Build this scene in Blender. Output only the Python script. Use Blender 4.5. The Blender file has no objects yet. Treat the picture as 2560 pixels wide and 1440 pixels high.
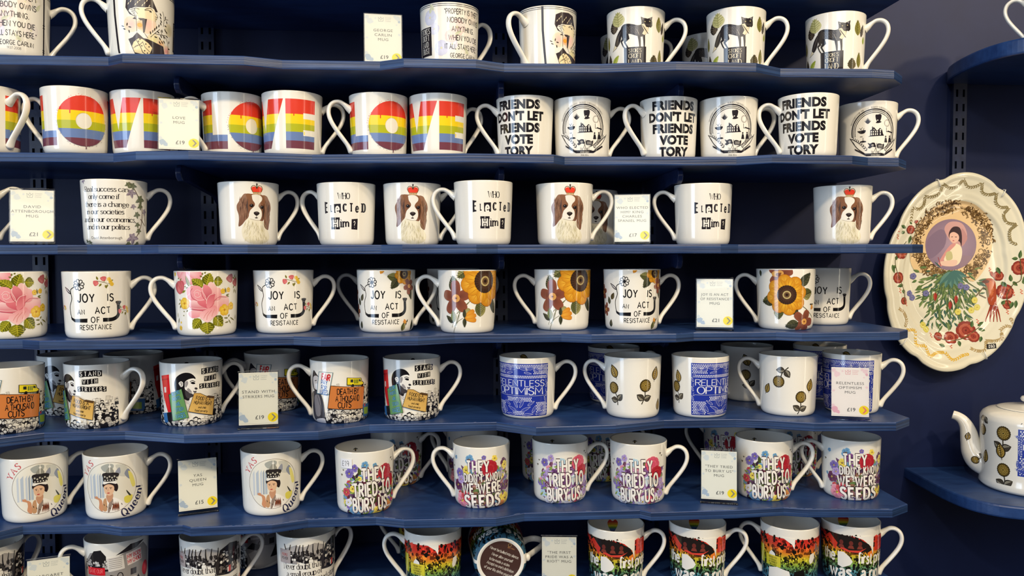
import bpy, math, random
import numpy as np
from mathutils import Vector
from mathutils.geometry import tessellate_polygon
PI = math.pi
COL = bpy.context.scene.collection
EYE = 1.5                      # height of the lens above the floor
rnd = random.Random(7)

def lin(c):
    """sRGB 0-255 triple -> linear"""
    o = []
    for v in c[:3]:
        v = v / 255.0
        o.append(v / 12.92 if v <= .04045 else ((v + .055) / 1.055) ** 2.4)
    return tuple(o)

# ------------------------------------------------------------------ stroke alphabet (skeletons, cap height 100)
# lower case letters: x-height 66.  '~' first = smooth curve through the points
def _g(w, *strokes):
    out = []
    for s in strokes:
        sm = s.startswith('~')
        if sm: s = s[1:]
        v = [float(t) for t in s.replace(',', ' ').split()]
        out.append((sm, list(zip(v[0::2], v[1::2]))))
    return (w, out)
GL = {
'A': _g(68, '0,0 34,100 68,0', '12,36 56,36'), 'B': _g(54, '0,0 0,100', '~0,100 30,100 46,88 46,66 30,54 0,54', '~0,54 34,54 53,40 53,14 34,0 0,0'),
'C': _g(60, '~58,82 44,98 26,100 8,84 0,50 8,16 26,0 44,2 58,18'), 'D': _g(60, '0,0 0,100', '~0,100 26,100 50,84 58,50 50,16 26,0 0,0'),
'E': _g(46, '46,100 0,100 0,0 46,0', '0,52 38,52'), 'F': _g(44, '44,100 0,100 0,0', '0,52 36,52'),
'G': _g(62, '~58,82 44,98 26,100 8,84 0,50 8,16 26,0 46,4 58,20', '34,46 58,46 58,10'), 'H': _g(58, '0,0 0,100', '58,0 58,100', '0,52 58,52'),
'I': _g(4, '2,0 2,100'), 'J': _g(38, '~36,100 36,40 34,12 18,0 4,8 0,22'), 'K': _g(54, '0,0 0,100', '50,100 0,42', '16,58 54,0'),
'L': _g(42, '0,100 0,0 42,0'), 'M': _g(74, '0,0 4,100 37,30 70,100 74,0'), 'N': _g(58, '0,0 0,100 58,0 58,100'),
'O': _g(66, '~33,100 10,86 0,50 10,14 33,0 56,14 66,50 56,86 33,100'), 'P': _g(50, '0,0 0,100', '~0,100 30,100 50,90 50,60 30,46 0,46'),
'Q': _g(66, '~33,100 10,86 0,50 10,14 33,0 56,14 66,50 56,86 33,100', '36,26 70,-14'), 'R': _g(54, '0,0 0,100', '~0,100 30,100 50,90 50,62 30,50 0,50', '24,50 54,0'),
'S': _g(50, '~46,84 36,98 18,100 4,88 6,66 24,54 42,42 48,22 36,2 16,0 0,16'), 'T': _g(56, '0,100 56,100', '28,100 28,0'),
'U': _g(58, '~0,100 0,34 8,8 29,0 50,8 58,34 58,100'), 'V': _g(62, '0,100 31,0 62,100'), 'W': _g(88, '0,100 22,0 44,86 66,0 88,100'),
'X': _g(58, '0,0 58,100', '0,100 58,0'), 'Y': _g(58, '0,100 29,46 58,100', '29,46 29,0'), 'Z': _g(54, '0,100 54,100 0,0 54,0'),
'a': _g(46, '~6,56 20,67 36,62 40,46 40,0', '~40,38 18,34 2,22 4,4 20,-1 34,6 40,18'), 'b': _g(46, '0,100 0,0', '~0,48 14,65 32,64 46,48 46,18 32,0 14,1 0,16'),
'c': _g(42, '~42,54 28,66 12,62 0,42 2,16 16,0 32,2 42,14'), 'd': _g(46, '44,100 44,0', '~44,48 30,65 14,64 0,48 0,18 14,0 30,1 44,16'),
'e': _g(44, '~1,35 44,35 40,56 24,67 8,58 0,36 4,12 20,-1 36,4 43,14'), 'f': _g(30, '~34,94 24,101 14,94 13,80 13,0', '0,64 28,64'),
'g': _g(44, '~40,50 26,66 10,62 2,46 8,28 24,24 38,34 40,50', '~12,28 6,14 22,8 38,4 44,-14 30,-28 8,-27 0,-14 8,0', '38,60 48,66'), 'h': _g(46, '0,100 0,0', '~0,46 14,64 32,65 42,52 43,0'),
'i': _g(4, '2,66 2,0', '0,88 4,94'), 'j': _g(10, '~8,66 8,-10 0,-28 -8,-26', '6,88 10,94'), 'k': _g(42, '0,100 0,0', '38,66 0,28', '14,40 42,0'), 'l': _g(4, '2,100 2,0'),
'm': _g(74, '0,66 0,0', '~0,46 12,64 26,65 35,52 36,0', '~36,46 48,64 62,65 72,52 73,0'), 'n': _g(46, '0,66 0,0', '~0,46 14,64 32,65 43,52 44,0'),
'o': _g(46, '~23,66 7,58 0,33 7,8 23,0 39,8 46,33 39,58 23,66'), 'p': _g(46, '0,66 0,-30', '~0,48 14,65 32,64 46,48 46,18 32,0 14,1 0,16'),
'q': _g(46, '44,66 44,-30', '~44,48 30,65 14,64 0,48 0,18 14,0 30,1 44,16'), 'r': _g(30, '0,66 0,0', '~0,40 10,60 22,67 32,62'),
's': _g(36, '~34,54 22,66 8,62 3,50 14,38 28,30 35,16 26,1 10,0 0,12'), 't': _g(30, '~13,88 13,16 18,1 28,0 34,8', '0,65 30,65'),
'u': _g(46, '~0,66 0,18 10,1 26,0 42,18', '44,66 44,0'), 'v': _g(44, '0,66 22,0 44,66'), 'w': _g(66, '0,66 17,0 33,58 49,0 66,66'),
'x': _g(42, '0,0 42,66', '0,66 42,0'), 'y': _g(44, '0,66 22,4', '~44,66 22,4 12,-22 0,-28'), 'z': _g(40, '0,66 40,66 0,0 40,0'),
'0': _g(54, '~27,100 8,86 0,50 8,14 27,0 46,14 54,50 46,86 27,100'), '1': _g(22, '0,82 18,100 18,0'), '2': _g(50, '~2,78 12,98 34,100 48,80 40,54 0,0', '0,0 50,0'),
'3': _g(48, '~2,88 22,100 42,90 42,66 22,54', '~22,54 46,46 48,18 28,0 0,12'), '4': _g(54, '40,0 40,100 0,30 54,30'), '5': _g(48, '44,100 6,100 4,56', '~4,56 24,62 44,48 46,20 28,0 8,2 0,14'), '6': _g(50, '~44,90 28,100 10,84 2,46 6,12 26,0 44,12 48,32 36,54 16,52 3,34'), '7': _g(48, '0,100 48,100 16,0'), '8': _g(48, '~24,54 6,66 6,92 24,100 42,92 42,66 24,54 2,40 2,10 24,0 46,10 46,40 24,54'),
'9': _g(48, '~46,70 40,50 22,44 4,56 4,86 22,100 42,92 46,70 40,20 28,0'),
'.': _g(6, '3,0 3,13'), ',': _g(8, '6,8 0,-14'), "'": _g(6, '4,100 2,74'), '"': _g(20, '2,100 2,76', '18,100 18,76'), '!': _g(6, '3,100 3,28', '2,0 5,6'), '?': _g(44, '~2,80 12,98 32,100 44,82 36,60 22,48 22,28', '20,0 25,6'),
';': _g(8, '6,8 0,-14', '3,44 7,50'), '-': _g(26, '0,38 26,38'), '£': _g(50, '~46,80 36,98 20,96 14,76 16,40 0,2', '0,2 48,2', '2,46 36,46'),
}

def smooth(pts, n=5):
    P = [Vector(p) for p in pts]
    if len(P) < 3: return [tuple(p) for p in P]
    closed = (P[0] - P[-1]).length < 1e-6
    out = []
    m = len(P) - 1
    for i in range(m):
        p1, p2 = P[i], P[i + 1]
        p0 = P[i - 1] if i > 0 else (P[-2] if closed else p1 * 2 - p2)
        p3 = P[i + 2] if i + 2 <= m else (P[1] if closed else p2 * 2 - p1)
        for k in range(n):
            t = k / n
            q = .5 * ((2 * p1) + (p2 - p0) * t + (2 * p0 - 5 * p1 + 4 * p2 - p3) * t * t + (3 * p1 - p0 - 3 * p2 + p3) * t ** 3)
            out.append((q.x, q.y))
    out.append((P[-1].x, P[-1].y))
    return out

class Canvas:
    """vector artwork: filled shapes with a colour per corner, printed on a surface afterwards"""
    def __init__(s, w=320, h=130, cell=1.0, ox=160, oy=12):
        s.tris = []           # (layer, [(x,y,r,g,b)*3])
        s.g = np.zeros((int(h / cell) + 2, int(w / cell) + 2), dtype=np.int32)
        s.cell, s.ox, s.oy = cell, ox, oy
        s.base = 0
    def _layer(s, x0, y0, x1, y1):
        c = s.cell
        a = max(0, int((x0 + s.ox) / c)); b = min(s.g.shape[1] - 1, int((x1 + s.ox) / c))
        d = max(0, int((y0 + s.oy) / c)); e = min(s.g.shape[0] - 1, int((y1 + s.oy) / c))
        if b < a or e < d: return 1
        sub = s.g[d:e + 1, a:b + 1]
        L = int(sub.max()) + 1
        sub[:] = L
        return L
    def add(s, tris):
        """tris: list of three (x,y,(r,g,b)) corners, already linear colour; one layer for the lot"""
        if not tris: return
        xs = [p[0] for t in tris for p in t]; ys = [p[1] for t in tris for p in t]
        L = s._layer(min(xs), min(ys), max(xs), max(ys))
        for t in tris: s.tris.append((L, [(p[0], p[1]) + tuple(p[2]) for p in t]))
    def poly(s, pts, col, col2=None, grad=None):
        """flat fill; grad='v': col at the bottom to col2 at the top; grad='h': left to right"""
        if len(pts) < 3: return
        c1 = lin(col); c2 = lin(col2) if col2 else c1
        xs = [p[0] for p in pts]; ys = [p[1] for p in pts]
        def cc(p):
            if not col2: return c1
            if grad == 'h': t = (p[0] - min(xs)) / max(1e-6, max(xs) - min(xs))
            else: t = (p[1] - min(ys)) / max(1e-6, max(ys) - min(ys))
            return tuple(c1[k] + (c2[k] - c1[k]) * t for k in range(3))
        vs = [Vector((p[0], p[1], 0)) for p in pts]
        T = tessellate_polygon([vs])
        s.add([[(pts[i][0], pts[i][1], cc(pts[i])) for i in t] for t in T])
    def fan(s, c, pts, cin, cout, rag=0):
        a, b = lin(cin), lin(cout)
        n = len(pts)
        s.add([[(c[0], c[1], a), (*pts[i], b), (*pts[(i + 1) % n], b)] for i in range(n)])
    def rect(s, x0, y0, x1, y1, col, rot=0, **k):
        cx, cy = (x0 + x1) / 2, (y0 + y1) / 2
        r = math.radians(rot); C, S = math.cos(r), math.sin(r)
        s.poly([(cx + (x - cx) * C - (y - cy) * S, cy + (x - cx) * S + (y - cy) * C) for x, y in ((x0, y0), (x1, y0), (x1, y1), (x0, y1))], col, **k)
    def ell(s, cx, cy, rx, ry, col, cin=None, n=20, rot=0):
        r = math.radians(rot); C, S = math.cos(r), math.sin(r)
        P = []
        for i in range(n):
            a = 2 * PI * i / n
            x, y = rx * math.cos(a), ry * math.sin(a)
            P.append((cx + x * C - y * S, cy + x * S + y * C))
        s.fan((cx, cy), P, cin or col, col)
    def ring(s, cx, cy, rx, ry, w, col, a0=0, a1=360, n=48):
        P = [(cx + rx * math.cos(math.radians(a0 + (a1 - a0) * i / n)), cy + ry * math.sin(math.radians(a0 + (a1 - a0) * i / n))) for i in range(n + 1)]
        s.line(P, w, col)
    def _rib(s, pts, wf):
        P = [Vector(p) for p in pts]
        Q = [P[0]]
        for p in P[1:]:
            if (p - Q[-1]).length > 1e-4: Q.append(p)
        P = Q
        if len(P) < 2: return []
        n = len(P)
        closed = n > 3 and (P[0] - P[-1]).length < 1e-3
        L, R = [], []
        for i in range(n):
            a = P[i] - P[i - 1] if i > 0 else (P[-1] - P[-2] if closed else P[1] - P[0])
            b = P[i + 1] - P[i] if i < n - 1 else (P[1] - P[0] if closed else P[-1] - P[-2])
            a = a.normalized(); b = b.normalized()
            t = a + b
            if t.length < .2: t = b
            t.normalize()
            nn = Vector((-t.y, t.x))
            k = max(.55, nn.dot(Vector((-b.y, b.x))))
            w = wf(i / (n - 1), t) * .5 / k
            L.append(P[i] + nn * w); R.append(P[i] - nn * w)
        out = []
        for i in range(n - 1):
            out.append((L[i], R[i], R[i + 1])); out.append((L[i], R[i + 1], L[i + 1]))
        return out
    def line(s, pts, w, col, sm=False, taper=None, col2=None):
        """stroke; w may be (start, end); taper 'e' thins the end, 'b' both ends"""
        if sm: pts = smooth(pts)
        c = lin(col)
        w0, w1 = (w if isinstance(w, tuple) else (w, w))
        def wf(t, d):
            k = w0 + (w1 - w0) * t
            if taper == 'e': k *= max(.12, 1 - t)
            if taper == 'b': k *= max(.12, math.sin(PI * min(1, max(0, t))))
            return k
        s.add([[(p.x, p.y, c) for p in t] for t in s._rib(pts, wf)])
    # ---- lettering
    def write(s, txt, x, y, size, col, pen=14, thin=None, serif=0, track=14, align='c', rot=0, sx=1.0, jit=0, word=34, arc=None, box=None, slant=0):
        """stroke lettering. size = cap height; pen/thin in hundredths of the cap height"""
        adv = []
        X = 0
        for ch in txt:
            g = GL.get(ch)
            if ch == ' ': adv.append(X); X += word; continue
            if not g: adv.append(X); continue
            adv.append(X); X += g[0] + track
        W = X - track
        off = {'l': 0, 'c': -W / 2, 'r': -W}[align]
        k = size / 100.0
        r = math.radians(rot)
        th = pen if thin is None else thin
        cl = lin(col)
        for ch, ax in zip(txt, adv):
            if ch == ' ' or ch not in GL: continue
            w, strokes = GL[ch]
            jx = jy = ja = 0
            js = 1
            if jit: jy = rnd.uniform(-jit, jit); ja = math.radians(rnd.uniform(-jit, jit)); js = 1 + rnd.uniform(-jit, jit) * .012
            def M(p):
                px, py = p
                px -= w / 2
                py -= 50
                px, py = (px * math.cos(ja) - py * math.sin(ja)) * js, (px * math.sin(ja) + py * math.cos(ja)) * js + jy
                px += w / 2 + ax + off + slant * (py) * .01
                py += 50
                px *= k * sx; py *= k
                if arc:
                    R_, a0 = arc            # baseline radius (signed), centre angle
                    a = math.radians(a0) - px / R_
                    rr = abs(R_) + (py if R_ > 0 else -py)
                    return (x + rr * math.cos(a), y + rr * math.sin(a))
                return (x + px * math.cos(r) - py * math.sin(r), y + px * math.sin(r) + py * math.cos(r))
            tr = []
            for sm, pts in strokes:
                P = smooth(pts, 4 if size < 12 else 5) if sm else pts
                if not sm and pen > 0 and len(P) == 2 and abs(P[0][1] - P[1][1]) > 60:
                    pass
                def wf(t, d, th=th):
                    v = abs(d.y)
                    return th + (pen - th) * v ** 1.2
                rib = s._rib(P, wf)
                tr.append([[(*M((q.x, q.y)), cl) for q in t] for t in rib])
                if serif and not sm:
                    for e, o in ((0, 1), (-1, -2)):
                        ex, ey = P[e]; ox_, oy_ = P[o]
                        if abs(ey - oy_) < abs(ex - ox_) * .9: continue
                        if ey in (0, 100, 66, -30) and abs(ey - oy_) > 20:
                            q = th * .5
                            lft = serif + pen * .5
                            rgt = serif + pen * .5 if not (ey == 66 or (ey == 100 and ch.islower())) else pen * .4
                            B = [(ex - lft, ey - q), (ex + rgt, ey - q), (ex + rgt, ey + q), (ex - lft, ey + q)]
                            B = [(*M(b), cl) for b in B]
                            tr.append([[B[0], B[1], B[2]], [B[0], B[2], B[3]]])
            for t in tr: s.add(t)
        return W * k * sx
    def font(s, txt, x, y, size, col, bold=0.0, align='c', sx=1.0, rot=0, track=1.0, fit=None):
        """Blender's built-in sans face; size = cap height"""
        key = (txt, round(bold, 4), track)
        if key not in FONTC:
            cu = bpy.data.curves.new('lettering', 'FONT')
            cu.body = txt; cu.size = 1.0; cu.offset = bold; cu.resolution_u = 3; cu.space_character = track
            ob = bpy.data.objects.new('lettering', cu)
            me = ob.to_mesh()
            me.calc_loop_triangles()
            FONTC[key] = ([(v.co.x, v.co.y) for v in me.vertices], [tuple(t.vertices) for t in me.loop_triangles])
            ob.to_mesh_clear()
            bpy.data.objects.remove(ob); bpy.data.curves.remove(cu)
        V, T = FONTC[key]
        if not V: return
        k = size / .70
        x0 = min(v[0] for v in V); x1 = max(v[0] for v in V)
        o = {'l': -x0, 'c': -(x0 + x1) / 2, 'r': -x1}[align]
        if fit: sx = fit / ((x1 - x0) * k)
        r = math.radians(rot); C, S = math.cos(r), math.sin(r)
        c = lin(col)
        W = [((v[0] + o) * k * sx, v[1] * k) for v in V]
        W = [(x + a * C - b * S, y + a * S + b * C) for a, b in W]
        s.add([[(*W[i], c) for i in t] for t in T])
        return (x1 - x0) * k * sx
    # ---- plants
    def petal(s, cx, cy, ang, ln, wd, cin, cout, tip=.0, start=0.0):
        a = math.radians(ang); C, S = math.cos(a), math.sin(a)
        P = []
        for i in range(13):
            t = i / 12
            x = start + (ln - start) * (1 - math.cos(PI * t)) / 2
            yy = wd / 2 * math.sin(PI * t) ** (.7 - tip * .0) * (1 + (.35 if tip < .5 else -.2) * (t - .5))
            P.append((x, yy))
        Q = P + [(x, -yy) for x, yy in P[-2:0:-1]]
        Q = [(cx + x * C - y * S, cy + x * S + y * C) for x, y in Q]
        bx = start + (ln - start) * .25
        s.fan((cx + bx * C, cy + bx * S), Q, cin, cout)
    def leaf(s, x, y, ang, ln, wd, c1, c2=None, vein=None, veins=0, jag=0):
        a = math.radians(ang); C, S = math.cos(a), math.sin(a)
        c2 = c2 or c1
        n = 10
        up, dn = [], []
        for i in range(n + 1):
            t = i / n
            yy = wd / 2 * (math.sin(PI * t ** .8)) ** .9 if 0 < t < 1 else 0
            if jag and 0 < i < n: yy *= 1 + (jag if i % 2 else -jag)
            up.append((t * ln, yy)); dn.append((t * ln, -yy))
        f = lambda q: (x + q[0] * C - q[1] * S, y + q[0] * S + q[1] * C)
        A = [f(q) for q in up]; B = [f(q) for q in dn]
        s.poly(A, c1); s.poly([f((q[0], q[1])) for q in dn], c2)
        if vein:
            s.line([f((0, 0)), f((ln * .97, 0))], wd * .05, vein)
            for i in range(veins):
                t = .15 + .65 * i / max(1, veins - 1)
                w2 = wd / 2 * math.sin(PI * t ** .8) * .8
                for sg in (1, -1): s.line([f((t * ln, 0)), f((min(.97, t + .16) * ln, sg * w2))], wd * .035, vein)
    def flower(s, x, y, r, n, cin, cout, cc, a0=0, wd=1.0, rc=.25, cc2=None):
        for i in range(n):
            s.petal(x, y, a0 + 360 * i / n, r, r * wd, cin, cout)
        if cc: s.ell(x, y, r * rc, r * rc, cc, cc2, n=12)
FONTC = {}

# ------------------------------------------------------------------ printing a canvas on a surface
def clip_axis(poly, ax, lo, hi):
    def cut(P, v, keep_gt):
        out = []
        n = len(P)
        for i in range(n):
            a, b = P[i], P[(i + 1) % n]
            ia = (a[ax] >= v) if keep_gt else (a[ax] <= v)
            ib = (b[ax] >= v) if keep_gt else (b[ax] <= v)
            if ia: out.append(a)
            if ia != ib:
                t = (v - a[ax]) / (b[ax] - a[ax])
                out.append(tuple(a[k] + (b[k] - a[k]) * t for k in range(5)))
        return out
    P = cut(poly, lo, True)
    if len(P) > 2: P = cut(P, hi, False)
    return P if len(P) > 2 else None

def printed(canvas, mapf, dx, ys, xlim=None, ylim=None, small=1.4):
    """-> verts, normals, colours, faces of the artwork laid on a surface; mapf(x,y,layer)->(co,no)"""
    V, N, Cc, F = [], [], [], []
    for L, t in canvas.tris:
        P = t
        if ylim:
            P = clip_axis(P, 1, *ylim)
            if not P: continue
        if xlim:
            P = clip_axis(P, 0, *xlim)
            if not P: continue
        y0 = min(p[1] for p in P); y1 = max(p[1] for p in P)
        cuts = [y for y in ys if y0 < y < y1]
        rows = [P]
        if cuts:
            rows = []
            b = [-1e9] + cuts + [1e9]
            for i in range(len(b) - 1):
                q = clip_axis(P, 1, b[i], b[i + 1])
                if q: rows.append(q)
        for Q in rows:
            x0 = min(p[0] for p in Q); x1 = max(p[0] for p in Q)
            if x1 - x0 > small:
                i0, i1 = math.floor(x0 / dx), math.ceil(x1 / dx)
                pcs = []
                for i in range(i0, i1):
                    if i1 - i0 == 1: pcs = [Q]; break
                    q = clip_axis(Q, 0, i * dx, (i + 1) * dx)
                    if q: pcs.append(q)
            else: pcs = [Q]
            for q in pcs:
                a = 0
                for i in range(len(q)):
                    j = (i + 1) % len(q)
                    a += q[i][0] * q[j][1] - q[j][0] * q[i][1]
                if abs(a) < 1e-5: continue
                if a < 0: q = q[::-1]
                k = len(V)
                for p in q:
                    co, no = mapf(p[0], p[1], L)
                    V.append(co); N.append(no); Cc.append((p[2], p[3], p[4], 1))
                F.append(tuple(range(k, k + len(q))))
    return V, N, Cc, F
# ------------------------------------------------------------------ artwork of each kind of mug
H_M, R_T, R_B = .0895, .0424, .0395     # mug height, radius at the rim, radius low down
KU = R_T / H_M * 100                    # canvas units per radian (100 units = mug height)
HALF = PI * KU                          # half way round
BLK = (26, 24, 26); INK = (38, 34, 40); WHT = (243, 240, 232)

class Side:
    """one printed side of a mug: turns sketch points of that side into canvas points.
    o, s: origin and scale of the sketch; xc, hw: axis and half width of the mug in it; yr, yb rim and base"""
    def __init__(k, c, o, s, xc, hw, yr, yb, shift=0.0):
        k.c, k.o, k.s, k.xc, k.hw, k.yr, k.yb, k.shift = c, o, s, xc, hw, yr, yb, shift
        k.u = 100.0 / ((yb - yr) * s)      # sketch length -> canvas length
    def p(k, x, y):
        X = k.o[0] + x / k.s; Y = k.o[1] + y / k.s
        t = max(-.985, min(.985, (X - k.xc) / k.hw))
        th = math.asin(t)
        b = k.hw * (Y - 645) / 1955.
        Y += b * (1 - math.cos(th))
        return (th * KU + k.shift, (k.yb - Y) / (k.yb - k.yr) * 100)
    def P(k, *v):
        return [k.p(v[i], v[i + 1]) for i in range(0, len(v), 2)]
    def poly(k, col, *v, **a): k.c.poly(k.P(*v), col, **a)
    def spoly(k, col, *v, **a):
        q = k.P(*v); k.c.poly(smooth(q + [q[0]], 4)[:-1], col, **a)
    def line(k, col, w, *v, **a):
        w = tuple(x * k.u for x in w) if isinstance(w, tuple) else w * k.u
        k.c.line(k.P(*v), w, col, **a)
    def ell(k, x, y, rx, ry, col, **a):
        q = k.p(x, y); k.c.ell(q[0], q[1], rx * k.u, ry * k.u, col, **a)
    def leaf(k, x0, y0, x1, y1, w, c1, c2=None, **a):
        p, q = k.p(x0, y0), k.p(x1, y1)
        k.c.leaf(p[0], p[1], math.degrees(math.atan2(q[1] - p[1], q[0] - p[0])), math.dist(p, q), w * k.u, c1, c2, **a)
    def flower(k, x, y, r, *a, **kw):
        q = k.p(x, y); k.c.flower(q[0], q[1], r * k.u, *a, **kw)
    def write(k, t, x, y, h, col, **a):
        q = k.p(x, y); k.c.write(t, q[0], q[1] - h * k.u / 2, h * k.u, col, **a)
    def font(k, t, x, y, h, col, **a):
        q = k.p(x, y); k.c.font(t, q[0], q[1] - h * k.u / 2, h * k.u, col, **a)

def cv(): return Canvas(w=440, h=130, ox=180, oy=12)

def bez_leaves(S, pts, n, ln, w, col):
    for i in range(n):
        t = i / (n - 1) * (len(pts) // 2 - 1)
        a = int(min(t, len(pts) // 2 - 2)); f = t - a
        x = pts[2 * a] * (1 - f) + pts[2 * a + 2] * f; y = pts[2 * a + 1] * (1 - f) + pts[2 * a + 3] * f
        dx = pts[2 * a + 2] - pts[2 * a]; dy = pts[2 * a + 3] - pts[2 * a + 1]
        an = math.atan2(dy, dx) + (1.0 if i % 2 else -1.0)
        S.leaf(x, y, x + ln * math.cos(an), y + ln * math.sin(an), w, col)

def art_carlin():
    c = cv()
    # the writing side
    for y, w in ((97.6, 1.0), (94.8, .8)): c.rect(-150, y - w, 150, y, INK)
    for x, y, r, col in ((-60, 78, 12, (205, 208, 228)), (-52, 60, 9, (214, 214, 232)), (-40, 30, 12, (206, 208, 230)), (-22, 36, 9, (220, 220, 236)), (14, 80, 10, (236, 226, 214)), (-10, 66, 10, (228, 228, 226)), (22, 40, 11, (232, 226, 222)), (-66, 30, 9, (200, 205, 225)), (-14, 62, 13, (240, 214, 210)), (-24, 48, 10, (238, 206, 204)), (30, 84, 9, (226, 222, 212)), (2, 24, 9, (226, 224, 216))):
        c.flower(x, y, r, 6, tuple(min(255, k + 14) for k in col), col, (222, 218, 190), a0=x, rc=.16)
    for i, (x, y, a, l) in enumerate(((-52, 88, 120, 14), (-60, 84, 70, 12), (-18, 50, 30, 14), (8, 22, 130, 14), (30, 70, 60, 13))): c.leaf(x, y, a, l, 5, (202, 206, 176), (214, 216, 190))
    L = [('"PROPERTY IS THEFT', 86), ('NOBODY OWNS', 73), ('ANYTHING.', 59.5), ('WHEN YOU DIE', 46), ('IT ALL STAYS HERE."', 32.5), ('GEORGE CARLIN', 19.5)]
    for i, (t, y) in enumerate(L): c.write(t, -2 + (i % 2) * 2, y - 4, (7.6, 7.6, 7.6, 7.6, 7.6, 6.2)[i], INK, pen=15, track=21, sx=.92 if i not in (0, 4) else .74, jit=3, word=34)
    c.write('1937-2008', -2, 9.5, 3.4, (95, 92, 95), pen=12, track=20)
    c.rect(43, 0, 45.6, 94.5, INK)
    c.rect(45.8, 0, 46.3, 94.5, INK)
    for y in (48, 52, 12, 15): c.rect(42.2, y, 46.8, y + 1.6, INK)
    # trust block further left
    c.rect(-88, 20, -58, 64, INK)
    for t, y in (('STOKES', 54), ('CROFT', 44), ('LAND', 34), ('TRUST', 24)): c.write(t, -73, y, 8, WHT, pen=12, thin=5, serif=8, track=14, sx=.75)
    # the drawn face on the other side
    S = Side(c, (200, 0), 9.6, 354, 86, -33, 138, HALF)
    D = (60, 52, 56); CR = (238, 222, 176)
    S.line(INK, 60, 845, -300, 850, 400, 880, 900, 910, 1290)
    for x, y, r, a, b in ((1240, 560, 190, (244, 196, 190), (240, 226, 200)), (1620, 520, 230, (246, 196, 188), (240, 222, 196)), (1780, 900, 170, (232, 222, 160), (238, 228, 196)), (1460, 560, 110, (240, 170, 90), (240, 200, 170)), (2110, 1150, 150, (226, 150, 150), (236, 220, 200)), (2160, 640, 160, (196, 190, 160), (236, 226, 200)), (1960, 980, 120, (238, 180, 130), (238, 222, 190))):
        S.ell(x, y, r, r, b, cin=a)
    S.poly(D, 1125, 60, 1140, -60, 1300, -150, 1550, -170, 1740, -110, 1800, 30, 1880, 210, 1830, 225, 1790, 150, 1690, 110, 1560, 130, 1330, 150, 1210, 200, 1180, 260, 1260, 330, 1380, 390, 1200, 330, 1110, 190)
    S.poly((240, 226, 190), 1340, 165, 1560, 140, 1700, 120, 1790, 165, 1830, 260, 1870, 340, 1860, 400, 1820, 450, 1760, 430, 1640, 400, 1420, 380, 1370, 330)
    for k in range(10): S.line((235, 222, 190), 16, 1170 + k * 55, 110 - (k % 3) * 60, 1195 + k * 55, 60 - (k % 3) * 60)
    for k in range(5): S.line(D, 12, 1190 + k * 30, 180 + 40 * k, 1340, 190 + 44 * k)
    S.line(D, 12, 1830, 240, 1880, 340, 1810, 330, sm=True); S.line(D, 12, 1860, 350, 1850, 395, 1810, 370, sm=True); S.line(D, 9, 1820, 400, 1825, 455)
    S.line(D, 14, 1560, 190, 1640, 150, 1720, 145, 1760, 200, sm=True); S.line(D, 14, 1570, 200, 1660, 190, 1740, 240, sm=True); S.ell(1705, 215, 26, 24, D)
    S.line(D, 14, 1330, 220, 1340, 170, 1440, 190, sm=True); S.line(D, 10, 1330, 230, 1400, 300)
    S.line(D, 12, 1355, 330, 1365, 720); S.poly(D, 1500, 400, 1620, 400, 1560, 720, 1520, 740)
    S.poly(D, 1270, 430, 1330, 380, 1380, 440); S.poly(D, 1400, 400, 1560, 390, 1540, 440, 1460, 450)
    S.line(D, 10, 1540, 730, 1640, 860); S.ell(1440, 560, 60, 50, (236, 160, 60), cin=(240, 180, 70))
    S.poly(D, 1155, 925, 1260, 870, 1370, 740, 1520, 860, 1640, 880, 1850, 960, 2020, 1030, 2070, 1300, 1320, 1300)
    S.poly(CR, 1240, 1080, 1280, 980, 1400, 880, 1500, 890, 1640, 970, 1740, 1080, 1690, 1200, 1640, 1270, 1300, 1220)
    S.line(D, 16, 1350, 930, 1440, 1060, 1500, 1200, 1640, 1275); S.line(D, 12, 1500, 950, 1560, 1080, 1680, 1180); S.line(D, 12, 1430, 1030, 1510, 950)
    for k in range(4): S.line(D, 9, 1270 + 45 * k, 1130 - 30 * k, 1360 + 30 * k, 1040 - 5 * k)
    for x, y in ((1440, 900), (1400, 950), (1580, 1000), (1660, 1060), (1550, 1160), (1620, 1210), (1480, 1050)): S.ell(x, y, 17, 17, D, n=8)
    for pts in ((2000, 190, 2030, 300, 2035, 420, 2020, 550), (2035, 410, 2080, 380, 2140, 390), (1700, 825, 1800, 730, 1930, 620), (1800, 730, 1950, 750, 2080, 770), (1950, 640, 1990, 750, 2090, 840, 2140, 1000, 2140, 1270)):
        S.line((70, 62, 44), 13, *pts, sm=True)
    for x, y, a in ((1950, 270, 60), (1950, 345, 60), (1965, 430, 60), (1955, 490, 70), (1910, 540, 100), (1850, 585, 100), (1805, 630, 100), (1755, 680, 100), (1700, 720, 80), (2070, 340, 90), (2105, 450, 60), (2075, 540, 10), (2065, 640, 60), (1985, 660, 80), (1890, 690, 30), (1830, 815, 10), (1935, 850, 60), (2035, 810, 60), (1965, 790, 60), (2100, 690, 40), (1930, 940, 60), (1990, 930, 60), (2040, 920, 60), (2165, 930, 100), (2165, 1090, 0), (2110, 790, 30), (1135, 580, 100), (1200, 635, 10), (1030, 640, 20), (1060, 700, 20), (1180, 740, 80)):
        q = S.p(x, y); c.ell(q[0], q[1], 2.4, .95, (52, 46, 40), rot=-a, n=10)
    return c, None

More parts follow.
